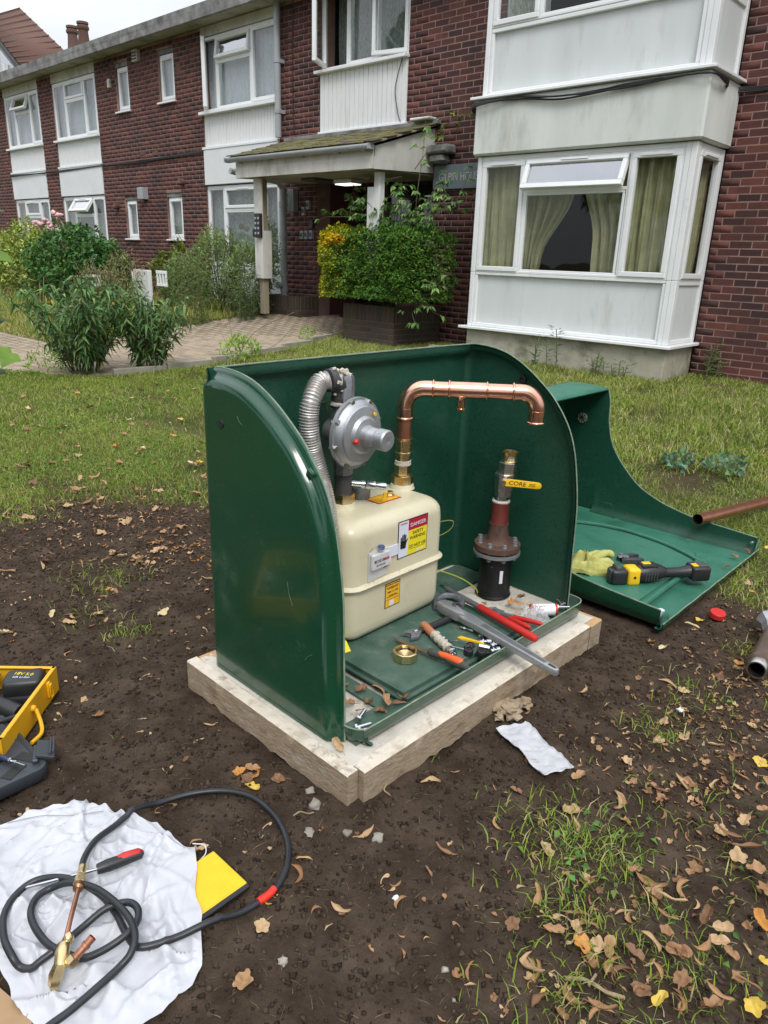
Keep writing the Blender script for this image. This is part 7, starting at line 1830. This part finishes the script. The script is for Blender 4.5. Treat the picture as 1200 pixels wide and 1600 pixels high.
shrub('dead_flower_clump', 'brownish seed headed weeds in front of the rose bush', 'weed', [((-12.3, 6.1, .62), (.6, .4, .42), 1500), ((-11.6, 6.2, .8), (.4, .3, .5), 1100)], lambda p, d: jitter_col((.3, .27, .12), len(p), .5, .2), .06, .012, fan_stems((-12.0, 6.1, .2), .7, .3, 1.0, 24), (-12.0, 6.1, .2), updir=.8)
# lance leaved bush in two clumps beside the path
def lance(nm, label, c, rx, h, k, tilt):
    t = thing(nm, label, 'shrub', (c[0], c[1], c[2])); mb = MB(); B = []; D = []; N_ = []
    for s in range(k):
        a = random.uniform(0, 6.28); r = rx * random.uniform(.2, 1.0); hh = h * random.uniform(.6, 1.0)
        b0 = Vector((c[0] + .12 * math.cos(a), c[1] + .12 * math.sin(a), c[2] - .02)); b1 = Vector((c[0] + r * math.cos(a) + tilt, c[1] + r * math.sin(a), c[2] + hh))
        pp = smooth_path([b0, b0.lerp(b1, .5) + Vector((-.04 * math.cos(a), -.04 * math.sin(a), .04)), b1], 6)
        mb.tube(pp, [.007 * (1 - .6 * i / len(pp)) for i in range(len(pp))], 5)
        m = int(44 * hh / .8)
        for i in range(m):
            f = .22 + .78 * (i + random.random()) / m; p = pp[min(len(pp) - 1, int(f * (len(pp) - 1)))]
            an = random.uniform(0, 6.28); B.append(np.array(p)); D.append(np.array([math.cos(an), math.sin(an), random.uniform(-.9, .5)])); N_.append(np.array([0, 0, 1.]) + rng.normal(size=3) * .4)
    mb.build('stems', 'stem', t, 60); n = len(B)
    cc = jitter_col((.10, .2, .065), n, .45, .15); kk = rng.random(n) < .25; cc[kk] = jitter_col((.2, .31, .10), kk.sum(), .3); kk = rng.random(n) < .02; cc[kk] = jitter_col((.4, .34, .04), kk.sum(), .2)
    leaves_obj('foliage', np.array(B), np.array(D), np.array(N_), .09 + .06 * rng.random(n), .022 + .012 * rng.random(n), cc, t, droop=.5)
lance('lance_leaved_bush', 'leafy dark green bush with drooping narrow leaves at the left side of the lawn', (-7.75, 3.6, .02), .85, 1.08, 44, .05)
lance('lance_leaved_bush', 'smaller upright dark leaved bush nearer the path in front of the white post', (-7.55, 4.25, .04), .62, 1.0, 30, .12)
for (x, y, r, n, lb) in [(-7.4, 5.4, .24, 700, 'bright green weed tuft at the edge of the path'), (-8.1, 3.35, .22, 300, 'low broad leaved weeds at the foot of the dark leaved bush'), (-1.72, 4.72, .11, 60, 'small blue green leafed weed on the bare patch behind the cover'), (-1.45, 4.82, .13, 80, 'larger blue green leafed weed on the bare patch behind the cover'), (-7.9, 6.9, .12, 90, 'dandelion like weed against the kerb beside the planter')]:
    blue = x > -2
    shrub('low_weed', lb, 'weed', [((x, y, .05 + float(gz(x, y))), (r, r, r * (.9 if not blue else .45)), n)], (lambda p, d: jitter_col((.13, .24, .14), len(p), .3)) if blue else (lambda p, d: jitter_col((.26, .42, .05), len(p), .4)), .05 if blue else .07, .035 if blue else .016, [], (x, y, float(gz(x, y))), updir=.7)
for (x, y, sx_, sy_, sz_, lb) in [(-6.85, 4.9, -5.9, 5.6, .72, 0)]: pass
# dry bent stalk crossing in front of the path
w = thing('dry_stalk', 'long bent dry grass stalk leaning in front of the paved path', 'grass stalk', (-7.3, 5.3, .08))
for a, b, c_ in [((-7.35, 5.3, .08), (-6.9, 5.25, .45), (-6.15, 5.2, .72)), ((-7.3, 5.35, .08), (-6.75, 5.4, .3), (-6.5, 5.5, .55)), ((-7.3, 5.3, .08), (-7.4, 5.25, .5), (-7.3, 5.2, .62)), ((-7.4, 5.3, .08), (-7.6, 5.25, .4), (-7.75, 5.2, .5))]:
    MB().tube(smooth_path([a, b, c_], 6), .0035, 5).build('stalk', 'drystem', w)
# brown stems at the left
w = thing('bare_stems', 'bare dark brown dead stems standing in the tall grass at the left', 'dead stems', (-11.2, 4.8, .05))
for k in range(16):
    x = random.uniform(-12.0, -10.4); y = random.uniform(4.6, 5.4); h = random.uniform(.35, .8)
    MB().tube(smooth_path([(x, y, .05), (x + random.uniform(-.05, .05), y, h * .5), (x + random.uniform(-.18, .18), y + .05, .08 + h)], 4), .006, 5).build('stem', 'drystem' if k % 3 else 'stem', w)
# white post and broken slatted piece
w = thing('white_post', 'white flat topped board post standing in the weeds beside the path', 'post', (-11.6, 6.5, .2))
q = MB(); q.bb(-11.84, -11.34, 6.5, 6.56, .2, .975, .006); q.build('post_board', 'board', w)
q = MB(); q.bb(-11.865, -11.842, 6.49, 6.6, .2, .96, .004); q.build('post_edge', 'white', w)
for x in (-11.68, -11.46): MB().lathe((x, 6.499, .92), (0, -1, 0), [(0, .014), (.006, .014)], 10).build('screw_head', 'darkgrey', w)
w = thing('white_slatted_piece', 'small white slatted piece leaning right of the white post', 'slatted panel', (-11.05, 6.55, .7))
q = MB(); q.bb(-11.2, -10.9, 6.55, 6.58, .93, .98, .004); q.bb(-11.2, -10.9, 6.55, 6.58, .74, .78, .004); q.build('rail', 'white', w)
for k in range(4): MB().bb(-11.19 + k * .085, -11.155 + k * .085, 6.552, 6.578, .782, .928, .003).build('slat', 'white', w)
w = thing('white_trellis', 'small white open trellis piece low under the rose bush', 'trellis', (-12.9, 6.3, .7))
for b_ in ((-13.15, -12.65, .81, .85), (-13.15, -12.65, .66, .70), (-13.15, -13.1, .702, .808), (-12.7, -12.65, .702, .808)): MB().bb(b_[0], b_[1], 6.3, 6.33, b_[2], b_[3]).build('frame_bar', 'white', w)
MB().box((-7.0, 7.95, .2), (.1, .08, .08)).build('hidden_stone', 'plinthr', None).name = 'field_stone'
LEAVES=[(-5.069,3.094,'Ly'),(-4.657,2.771,'Lo'),(-4.754,2.112,'Lt'),(-5.949,2.778,'Lb'),(-3.908,2.448,'Lc'),(-3.902,2.501,'Ly'),(-3.323,1.657,'Lt'),(-3.240,1.376,'Cc'),(-2.727,1.442,'Lb'),(-2.612,1.224,'Lo'),(-2.555,0.966,'Lc'),(-2.511,0.778,'Lc'),(-2.283,1.270,'Lc'),(-2.507,1.017,'Cb'),(-2.440,1.127,'St'),(-2.372,1.028,'Cb'),(-2.307,1.111,'St'),(-2.326,0.913,'Cb'),(-2.237,0.874,'Cb'),(-2.043,1.053,'St'),(-2.066,0.813,'St'),(-2.026,0.850,'St'),(-1.918,1.016,'St'),(-2.309,1.496,'St'),(-2.418,1.371,'St'),(-2.155,1.406,'St'),(-2.057,1.297,'St'),(-1.952,0.735,'St'),(-1.904,0.697,'St'),(-1.825,0.787,'Lb'),(-1.722,0.866,'St'),(-1.574,1.000,'Ct'),(-1.678,0.812,'St'),(-1.661,0.842,'St'),(-1.530,0.929,'St'),(-1.488,0.806,'St'),(-1.337,0.940,'Lo'),(-1.330,0.966,'Lb'),(-1.305,0.962,'Co'),(-1.308,0.935,'Lb'),(-1.351,0.934,'Lo'),(-1.252,0.991,'Lb'),(-1.273,0.921,'Ly'),(-1.362,0.723,'Sb'),(-1.187,0.711,'Lt'),(-1.226,0.722,'Cb'),(-1.132,0.854,'St'),(-1.093,0.799,'St'),(-1.000,0.860,'Ct'),(-0.968,0.825,'Cb'),(-0.924,0.682,'Lt'),(-0.884,0.790,'Cb'),(-0.851,0.581,'Lb'),(-1.590,0.475,'St'),(-0.952,0.747,'Sy'),(-0.883,1.953,'Ct'),(-0.610,2.368,'Lb'),(-0.558,1.935,'Lt'),(-0.603,1.964,'Ct'),(-0.416,1.956,'Cb'),(-0.362,1.987,'Ly'),(-0.465,1.745,'Lb'),(-0.691,1.563,'Lb'),(-0.534,1.641,'Lb'),(-0.564,1.567,'Ct'),(-0.782,1.397,'Lb'),(-0.641,1.433,'Lt'),(-0.675,1.349,'Cb'),(-0.620,1.282,'Lt'),(-0.440,1.362,'Lb'),(-0.393,1.315,'Cb'),(-0.348,1.379,'Cb'),(-0.367,1.535,'St'),(-0.345,1.478,'Lb'),(-0.237,1.542,'Lb'),(-0.281,1.553,'Lt'),(-0.275,1.600,'Cb'),(-0.557,1.043,'Lb'),(-0.522,1.186,'Cb'),(-0.555,1.144,'Cb'),(-0.528,1.105,'St'),(-0.492,1.086,'St'),(-0.475,1.111,'St'),(-0.477,1.164,'Cb'),(-0.431,1.103,'Lo'),(-0.402,1.082,'Lb'),(-0.392,1.141,'Lb'),(-0.342,1.142,'Lb'),(-0.357,1.104,'Cb'),(-0.523,0.940,'Sb'),(-0.457,0.984,'Cb'),(-0.448,0.959,'Sy'),(-0.150,1.315,'Ly'),(-0.135,1.202,'Ly'),(-0.262,1.084,'Ly'),(-0.394,0.983,'Cb'),(-0.250,1.153,'Lb'),(-0.242,1.210,'Cb'),(-0.264,1.405,'Sb'),(-0.828,2.425,'Lc'),(-0.878,2.440,'Lb'),(-0.604,2.363,'Lb'),(-0.795,3.227,'Lt'),(-0.738,3.100,'Lo'),(-0.788,2.932,'Lb'),(-0.816,2.738,'Ly'),(-0.815,2.671,'Cc'),(-0.589,2.648,'Lo'),(-0.647,2.935,'Lt'),(-0.594,2.522,'Lo'),(-0.850,3.659,'Ly'),(-0.314,1.877,'Lb'),(-0.328,1.839,'Cb'),(-0.289,1.763,'Lb'),(-0.306,1.698,'Cb'),(-0.391,1.225,'Cb'),(-0.269,1.325,'Lb'),(-0.204,1.286,'Lb'),(-0.277,1.213,'Cb'),(-0.297,1.082,'Lb'),(-0.340,0.988,'Cb'),(-0.187,1.138,'Lb'),(-0.175,1.238,'Lb'),(-0.186,1.406,'Lo'),(-0.202,1.505,'Lb')]
bpy.data.objects['field_stone'].location = (.82, -.35, -.01); tag(bpy.data.objects['field_stone'], 'pale stone lump between the hedge planter and the bay plinth', 'stone')
# large leaved young shoots at the very left edge, nearer the camera
def big_leaf(c, d, nrm_, L, W, col, parent):
    c = Vector(c); d = Vector(d).normalized(); s = d.cross(Vector(nrm_)).normalized(); u = s.cross(d)
    out = [(0, 0), (.12, .28), (.02, .5), (.3, .42), (.42, .62), (.55, .36), (.8, .26), (1, 0), (.8, -.26), (.55, -.36), (.42, -.62), (.3, -.42), (.02, -.5), (.12, -.28)]
    mb = MB(); cv = mb.bm.verts.new(c + d * L * .45 - u * .006); vs = [mb.bm.verts.new(c + d * L * a + s * W * b + u * (.012 * math.sin(a * 9) - .03 * a * a)) for a, b in out]
    for i in range(len(vs)): mb.bm.faces.new((cv, vs[i], vs[(i + 1) % len(vs)]))
    return mb.build('leaf', col, parent, 80, noise_amp=.004)
M['biggreen'] = mat('fresh_green_leaf', [(.12, .24, .02), (.2, .32, .03)], .45, scale=9, sub=.35)
M['bigdark'] = mat('dark_green_leaf', [(.03, .08, .02), (.05, .12, .025)], .4, scale=9, sub=.2)
w = thing('leafy_shoot', 'young shoot with large bright green leaves at the left edge of the photo', 'plant', (-3.95, 1.2, 0))
st = smooth_path([(-3.95, 1.25, 0), (-4.0, 1.3, .6), (-3.98, 1.32, 1.1), (-3.95, 1.35, 1.5)], 6); MB().tube(st, .006, 6).build('stem', 'stem', w)
for c, d, L_, W_2, m_ in [((-3.93, 1.37, 1.30), (.35, .75, -.35), .16, .13, 'biggreen'), ((-3.93, 1.36, 1.45), (.3, .7, .1), .14, .10, 'bigdark'), ((-3.80, 1.33, .80), (.5, .7, -.12), .12, .13, 'biggreen'), ((-3.92, 1.36, 1.40), (.3, .6, -.2), .11, .08, 'bigdark'), ((-3.88, 1.33, .95), (.2, .6, .1), .11, .08, 'bigdark'), ((-3.86, 1.32, .99), (.5, .7, .25), .10, .06, 'bigdark'), ((-3.86, 1.30, .9), (.35, .6, -.3), .09, .06, 'bigdark'), ((-3.95, 1.35, 1.18), (.2, .5, -.2), .09, .07, 'bigdark'), ((-3.84, 1.3, .74), (.1, .6, -.2), .10, .08, 'bigdark')]:
    big_leaf(c, d, (.3, -.4, .8), L_, W_2, m_, w); MB().tube([Vector(c), Vector((-3.98, 1.30, c[2] - .05))], .0022, 5).build('leaf_stalk', 'stem', w)

# ------------------------------------------------------------------ FALLEN LEAVES
LM = {'y': mat('leaf_yellow', [(.62, .42, .04), (.7, .5, .10)], .6, scale=30, sub=.2, dirt=((.35, .16, .04), 40, .62, .7)), 'o': mat('leaf_orange', [(.5, .22, .045), (.6, .3, .07)], .6, scale=30, sub=.15, dirt=((.25, .1, .04), 40, .6, .7)),
      't': mat('leaf_tan', [(.40, .26, .13), (.52, .36, .2)], .7, scale=30, sub=.1, dirt=((.2, .11, .06), 50, .6, .6)), 'b': mat('leaf_brown', [(.16, .08, .038), (.29, .155, .07), (.38, .22, .105)], .65, scale=26, sub=.1, isl=True, dirt=((.1, .045, .025), 50, .6, .6)),
      'c': mat('leaf_cream', [(.58, .47, .24), (.66, .56, .32)], .65, scale=30, sub=.15, dirt=((.35, .24, .1), 40, .64, .6))}
CN = {'y': 'yellow', 'o': 'orange', 't': 'tan', 'b': 'brown', 'c': 'cream coloured'}
def leaf_mesh(kind, v, m):
    mb = MB(); random.seed(kind.__hash__() % 1 + v * 13 + ord(kind)); 
    if kind == 'L':
        nL = 26; pts = []
        for i in range(nL):
            a = 2 * math.pi * i / nL; r = .50 + .19 * abs(math.cos(2.5 * a)) ** 1.8 * (1.15 if abs(a - math.pi) > 1.2 else .7) + .10 * noise.noise(Vector((3 * math.cos(a) + v, 3 * math.sin(a), v * 3)))
            if v % 2 == 1: r = .34 + .40 * abs(math.cos(a)) ** 1.5 + .09 * noise.noise(Vector((4 * math.cos(a) + v, 4 * math.sin(a), v * 3)))
            pts.append((r * math.cos(a), r * math.sin(a)))
        cu = [.5, .9, 1.3, .7][v % 4]
        def H(x, y): return cu * (.35 * x * x * (1 if v % 2 else -.2) + .30 * y * y) + .24 * noise.noise(Vector((x * 2.6 + v * 5, y * 2.6, v))) + [.35, .8, .15, .6][v % 4] * abs(y) + .3 * max(0, x) ** 2 
        rings = []
        for k in (.1, .32, .55, .78, 1.0): rings.append([(x * k, y * k, H(x * k, y * k) + (.07 * (1 - abs(y)) * 0)) for x, y in pts])
        mb.ring_loft(rings, True, True)
        mb.tube([(-.5, 0, H(-.5, 0)), (-.9, .05, .05), (-1.2, .15, .02)], .022, 4)
    elif kind == 'C':
        nu = 11; W0 = [.17, .22, .13, .26][v % 4]; bend_ = [1.0, -1.4, 1.9, .6][v % 4]
        def f(i, j):
            s = -1 + 2 * i; w_ = W0 * (1 - s * s) ** .55 * (1 + .3 * math.sin(5 * s + v)) + .008; t = -1 + 2 * j; an = t * 1.5
            x = math.sin(s * bend_) / abs(bend_) * 1.0; y = (1 - math.cos(s * bend_)) / bend_ * .9 + w_ * math.sin(an) * .8; z = .18 - w_ * math.cos(an) * .8 + .13 * (s + .3) ** 2 * (v % 2) + .04 * math.sin(6 * s + v)
            return (x, y, max(0, z))
        mb.grid(f, nu, 5)
    else:
        for sgn in (-1, 1):
            def f(i, j, sgn=sgn):
                a = .25 + 1.9 * i; R0 = .42 + .05 * v; cx, cy = R0 * math.sin(a) * sgn * (1 + .1 * v), -R0 * math.cos(a); w_ = .035 + .17 * float(sm(np.float64((i - .45) / .4))) * (1 - max(0, i - .88) * 6)
                nx_, ny_ = math.sin(a) * sgn, -math.cos(a); t = -1 + 2 * j
                return (cx + nx_ * w_ * t, cy + ny_ * w_ * t, .03 + .16 * i * (1 if sgn > 0 else .4) + .03 * t)
            mb.grid(f, 9, 3)
        mb.tube([(0, -.42, .03), (.05, -.75, .02)], .02, 4)
    me = bpy.data.meshes.new({'L': 'broad_leaf', 'C': 'curled_leaf', 'S': 'winged_seed'}[kind]); bmesh.ops.recalc_face_normals(mb.bm, faces=mb.bm.faces); mb.bm.to_mesh(me); mb.bm.free(); me.materials.append(m); me.shade_smooth()
    return me
LMESH = {}
for k_ in 'LCS':
    for c_ in 'yotbc':
        for v in range(8): LMESH[k_, c_, v] = leaf_mesh(k_, v, LM[c_])
random.seed(23)
SZ = {'L': (.020, .034), 'C': (.022, .040), 'S': (.019, .026)}
ZN = [(0, 1200, 0, 620, 'grass near the path'), (0, 340, 620, 700, 'upper left lawn'), (0, 340, 700, 780, 'leafy lawn edge by the kiosk'), (0, 340, 780, 960, 'grassy soil left of the kiosk'), (0, 340, 960, 1180, 'soil left of the slab'),
      (0, 600, 1180, 1290, 'soil below the slab corner'), (0, 600, 1290, 1600, 'soil beside the hose'), (340, 1200, 560, 860, 'lawn behind the kiosk cover'), (980, 1200, 860, 1110, 'ground right of the cover'), (980, 1200, 1110, 1220, 'soil below the rusty pipe'),
      (980, 1200, 1220, 1330, 'grassy soil at the right edge'), (980, 1200, 1330, 1460, 'litter at lower right'), (980, 1200, 1460, 1600, 'bottom right corner litter'), (600, 980, 860, 1330, 'bare soil right of the slab'), (600, 980, 1330, 1460, 'bottom grass patch'), (600, 980, 1460, 1600, 'soil at the bottom edge')]
def where(x, y):
    p = px_of((x, y, .02))
    if p is None: return 'beside the camera'
    for a0, a1, b0, b1, nm in ZN:
        if a0 <= p[0] <= a1 and b0 <= p[1] <= b1:
            u = (p[0] - a0) / (a1 - a0); v = (p[1] - b0) / (b1 - b0)
            q = ('upper' if v < .33 else 'lower' if v > .67 else 'middle') + ' ' + ('left' if u < .33 else 'right' if u > .67 else 'centre')
            return 'at %s of the %s' % (q.replace('middle centre', 'the centre'), nm)
    return 'on the ground'
def put_leaf(x, y, kc, z=None, s=None, tilt=.35, lab=None, nm=None):
    k_, c_ = kc[0], kc[1]; v = random.randrange(8)
    o = bpy.data.objects.new({'L': 'fallen_leaf', 'C': 'curled_leaf', 'S': 'winged_seed'}[k_], LMESH[k_, c_, v]); COL.objects.link(o)
    sc = (s or random.uniform(*SZ[k_]) * (1.35 if x < -2.9 and k_ != 'S' else 1)); o.scale = (sc, sc * random.uniform(.8, 1.1), sc)
    o.rotation_euler = (random.uniform(-tilt, tilt), random.uniform(-tilt, tilt), random.uniform(0, 6.28))
    o.location = (x, y, (float(ground_h(x, y)) + .004 + (.022 if soil(x, y) < .5 else 0)) if z is None else z)
    wd = {'L': ['flat', 'cupped', 'crumpled', 'ragged'][v % 4], 'C': ['narrow', 'bent', 'hooked', 'rolled'][v % 4], 'S': ['closed', 'parted', 'open', 'splayed'][v % 4]}[k_]
    nn_2 = {'L': 'leaf', 'C': 'leaf', 'S': 'winged seed'}[k_]
    sw = 'tiny' if sc < SZ[k_][0] + .2 * (SZ[k_][1] - SZ[k_][0]) else 'small' if sc < SZ[k_][0] + .5 * (SZ[k_][1] - SZ[k_][0]) else 'medium' if sc < SZ[k_][0] + .8 * (SZ[k_][1] - SZ[k_][0]) else 'large'
    lab = lab or f"{sw} {wd} {CN[c_]} {nn_2} {where(x, y)}"
    tag(o, lab, 'seed' if k_ == 'S' else 'leaf', ('winged seeds ' if k_ == 'S' else 'dead leaves ') + 'fallen on the ground')
    return o
nleaf = 0
for (x, y, kc) in LEAVES:
    put_leaf(x, y, kc); nleaf += 1
# more of them in drifts, as the photograph shows
def drift(n, fx, kinds):
    global nleaf
    k = 0; tries = 0
    while k < n and tries < n * 60:
        tries += 1
        x, y = fx()
        p = px_of((x, y, 0))
        if p is None or not (0 < p[0] < 1200 and 560 < p[1] < 1600): continue
        if not bool(free(np.float64(x), np.float64(y))) or (x < -.9 and y < .72): continue
        put_leaf(x, y, random.choice(kinds)); k += 1; nleaf += 1
G_ = random.gauss
drift(26, lambda: (G_(-2.86, .09), G_(1.62, .10)), ['Lb', 'Cb', 'Lb', 'Lt', 'Co'])
drift(64, lambda: (random.uniform(-4.7, -2.6), G_(1.72, .36)), ['Lb', 'Cb', 'Ct', 'Lt', 'Cb', 'St', 'Lb'])
drift(34, lambda: (random.uniform(-3.4, -1.9), random.uniform(.85, 1.7)), ['Cb', 'St', 'Ct', 'St', 'Lt', 'Sb'])
drift(40, lambda: (-.25 + G_(0, .22), random.uniform(.75, 1.4)), ['Lb', 'Cb', 'Cb', 'Ct', 'Cb', 'Lt', 'Lb', 'Cb'])
drift(26, lambda: (G_(-.42, .12), random.uniform(1.5, 2.9)), ['Lb', 'Cb', 'Ct', 'Lt'])
drift(16, lambda: (random.uniform(-1.0, -.3), random.uniform(.7, 1.3)), ['Cb', 'Ct', 'Sb', 'St'])
drift(60, lambda: (random.uniform(-6.8, -3.0), random.uniform(1.9, 4.3)), ['Lt', 'Lb', 'Lc', 'Lo', 'Lb', 'Cb', 'Lt'])
drift(10, lambda: (random.uniform(-3.2, -1.2), random.uniform(4.0, 7.0)), ['Lt', 'Lo', 'Lb'])
for (x, y, z, kc, lb) in [(-1.28, 1.32, .105, 'Lb', 'brown dead leaf on the concrete inside the near corner of the kiosk'), (-1.33, 1.30, .10, 'Lt', 'tan dead leaf lying against the meter front inside the kiosk'), (-1.24, 1.36, .112, 'Cb', 'curled brown leaf against the raised kiosk floor'), (-1.19, 1.34, .105, 'Co', 'orange brown leaf in the near tray behind the front lip'), (-1.17, 1.29, .102, 'Lb', 'ragged brown leaf nearest the loose bolts in the tray'), (-1.22, 1.30, .10, 'Lb', 'broad brown leaf in the middle of the near tray'), (-1.16, 1.35, .105, 'Cb', 'thin brown leaf touching the front lip'),
        (-1.30, 2.13, .105, 'Lo', 'large orange leaf leaning beside the black riser'), (-1.26, 2.12, .115, 'Co', 'orange curled leaf in front of the riser'), (-1.24, 2.09, .108, 'Ct', 'tan curled leaf beside the clear wrapper'), (-1.28, 2.17, .12, 'Lb', 'brown leaf standing against the right wall of the kiosk'), (-1.23, 2.15, .11, 'Co', 'narrow orange leaf left of the tub'), (-1.37, 2.06, .10, 'Lt', 'small tan leaf on the concrete left of the riser'), (-1.42, 2.04, .10, 'Lt', 'tiny tan leaf below the earth wire'),
        (-1.30, 1.27, .10, 'Cb', 'curled brown leaf on the bare concrete nearest the side panel'), (-1.26, 1.25, .10, 'Lb', 'crumpled leaf in the middle of the corner heap inside the kiosk'), (-1.21, 1.24, .105, 'Co', 'thin orange leaf in the corner heap beside the bolts'), (-1.18, 1.32, .115, 'Lb', 'dark brown leaf at the front of the corner heap by the lip'), (-1.16, 1.38, .112, 'Cb', 'long curled leaf along the front lip beside the raised floor'),
        (-1.145, 1.105, .10, 'Lt', 'tan leaf wedged under the near corner of the kiosk'),
        (-1.70, 2.02, .13, 'Lo', 'yellow brown leaf behind the meter on the kiosk floor'), (-1.66, 2.08, .12, 'Ly', 'yellow leaf between meter and back wall of the kiosk'),
        (-.93, 3.45, .03, 'Lb', 'brown leaf in the far front corner of the cover'), (-.91, 3.30, .03, 'Lb', 'small brown leaf near the front lip of the cover'), (-1.16, 3.50, .03, 'Ct', 'tiny tan leaf inside the cover below the copper tube'), (-1.52, 3.48, .06, 'Sb', 'brown winged seed on the far side of the cover'), (-.89, 3.52, .05, 'Cb', 'curled brown leaf beside the corner bolt of the cover')]:
    put_leaf(x, y, kc, z, .018 if 'tiny' in lb or 'small' in lb else .028, .6, lb); nleaf += 1
# small broken litter as one mass
tv = {}
def litter(n, fn, m, name, label):
    P, F2, S2 = [], [], []; off = 0
    base = [LMESH['C', 'b', v] for v in range(4)] + [LMESH['L', 'b', v] for v in (1, 2)]
    arr = []
    for me in base:
        co = np.empty(len(me.vertices) * 3); me.vertices.foreach_get('co', co); li = np.empty(len(me.loops), int); me.loops.foreach_get('vertex_index', li); lt = np.empty(len(me.polygons), int); me.polygons.foreach_get('loop_total', lt); arr.append((co.reshape(-1, 3), li, lt))
    k = 0; tries = 0
    while k < n and tries < 40 * n:
        tries += 1; x, y = fn(); p = px_of((x, y, 0))
        if p is None or not (-30 < p[0] < 1230 and 560 < p[1] < 1630) or not bool(free(np.float64(x), np.float64(y))) or (x < -.9 and y < .72): continue
        co, li, lt = random.choice(arr); s = random.uniform(.006, .017); e = np.array(Euler((random.uniform(-.6, .6), random.uniform(-.6, .6), random.uniform(0, 6.28))).to_matrix())
        P.append(co @ e.T * s + np.array([x, y, float(ground_h(x, y)) + .003])); F2.append(li + off); S2.append(lt); off += len(co); k += 1
    ob = np_mesh(name, np.concatenate(P), np.concatenate(F2), np.concatenate(S2), m, smooth=True); tag(ob, label, 'leaf litter', kind='stuff')
def lfn():
    r = random.random()
    if r < .55: return (random.uniform(-5.4, -2.4), G_(1.85, .5))
    if r < .6: return (G_(-.3, .22), random.uniform(.7, 1.6))
    if r < .8: return (G_(-.5, .15), random.uniform(1.6, 3.1))
    return (random.uniform(-6.5, -.4), random.uniform(.6, 5.5))
litter(2600, lfn, LM['b'], 'leaf_litter', 'fine brown leaf fragments strewn over soil and grass')
litter(800, lfn, LM['t'], 'leaf_litter', 'fine tan leaf fragments strewn over soil and grass')
# twigs and pebbles one can pick out
for i, (x, y, a, ln, lb) in enumerate([(-.66, 2.33, 2.0, .07, 'thin curved brown twig on the soil right of the slab'), (-.42, 1.02, .4, .11, 'knobbly dark twig near the bottom edge among leaves'), (-1.0, 1.15, 2.6, .06, 'short thin twig on bare soil below the slab'), (-1.12, 1.28 - .35, 1.0, .05, 'tiny twig on the soil inside the hose loop')]):
    q = MB(); d = Vector((math.cos(a), math.sin(a), 0)); s_ = Vector((-d.y, d.x, 0)); p = Vector((x, y, float(ground_h(x, y)) + .004))
    q.tube(smooth_path([p, p + d * ln * .35 + s_ * .010, p + d * ln * .7 - s_ * .004 + Vector((0, 0, .004)), p + d * ln], 5), [.0022 if i != 1 else .004] * 16, 6)
    if i == 1: q.tube([p + d * ln * .4, p + d * ln * .5 + s_ * .03], .003, 5)
    tag(q.build('twig', 'drystem', None, 60, noise_amp=.001, nscale=90), lb, 'twig')
for i, (x, y, r, lb) in enumerate([(-.985, .985, .011, 'small grey stone on the soil between hose and slab'), (-.93, 1.03, .014, 'grey stone chip near the left middle of the bare soil'), (-.78, 1.2 - .27, .007, 'tiny white chip on the bare soil at the lower centre'), (-1.11, 1.13 - .14, .016, 'crumb of concrete at the slab corner'), (-1.16, 1.02, .013, 'second crumb of concrete left of the slab corner'), (-.62, 2.07, .010, 'small white stone on the soil at the right'), (-.83, .66, .010, 'round grey pebble at the lower centre'), (-1.05, .92, .012, 'rough grey stone beside the hose loop')]):
    q = MB(); blob(q, (0, 0, 0), r, .6, i, .6, 2); ob = q.build('stone', 'stone' if i not in (2, 5) else 'white', None, 60); ob.location = (x, y, float(ground_h(x, y)) + r * .3); tag(ob, lb, 'stone')

# ------------------------------------------------------------------ trees added out of view to be mirrored in windows and kiosk gloss
M['bark'] = mat('tree_bark', [(.07, .05, .035), (.12, .09, .065)], .9, scale=12, bump=.6, bscale=20)
for (tx, ty, th_, tr, lb) in [(-3.5, -11, 9, 3.2, 'broad tree added behind the camera for reflections'), (4.5, -9, 8, 3.0, 'tree added to the right behind the camera for reflections'), (-12, -10, 9.5, 3.6, 'large tree added behind the camera to the left for reflections'), (11, -3, 8, 3.0, 'unseen tree added at the far right for reflections')]:
    t = thing('reflection_tree', lb, 'tree', (tx, ty, 0)); mb = MB()
    mb.tube(smooth_path([(tx, ty, -.1), (tx + .1, ty, th_ * .25), (tx - .1, ty + .1, th_ * .5), (tx, ty, th_ * .8)], 4), [.26, .25, .24, .23, .21, .2, .18, .16, .13, .11, .08, .06, .04], 8)
    for k in range(9):
        a = k * 2.4; mb.tube(smooth_path([(tx, ty, th_ * (.3 + .04 * k)), (tx + tr * .4 * math.cos(a), ty + tr * .4 * math.sin(a), th_ * (.42 + .045 * k)), (tx + tr * .75 * math.cos(a), ty + tr * .75 * math.sin(a), th_ * (.5 + .045 * k))], 4), [.08, .07, .065, .06, .055, .05, .04, .03, .02], 6)
    mb.build('trunk', 'bark', t, 60)
    B = []; D = []
    for k in range(34):
        c = np.array([tx, ty, th_ * .66]) + rand_dirs(1)[0] * np.array([tr * .72, tr * .72, th_ * .27]); q_, d_ = ellipsoid_pts(c, (tr * .32, tr * .32, tr * .26), 200, .3); B.append(q_); D.append(d_)
    B = np.concatenate(B); D = np.concatenate(D); n = len(B)
    leaves_obj('crown', B, norm(D + rng.normal(size=(n, 3)) * .7), norm(rng.normal(size=(n, 3)) + [0, 0, 1]), .22 + .12 * rng.random(n), .15 + .06 * rng.random(n), jitter_col((.06, .11, .03), n, .4), t)
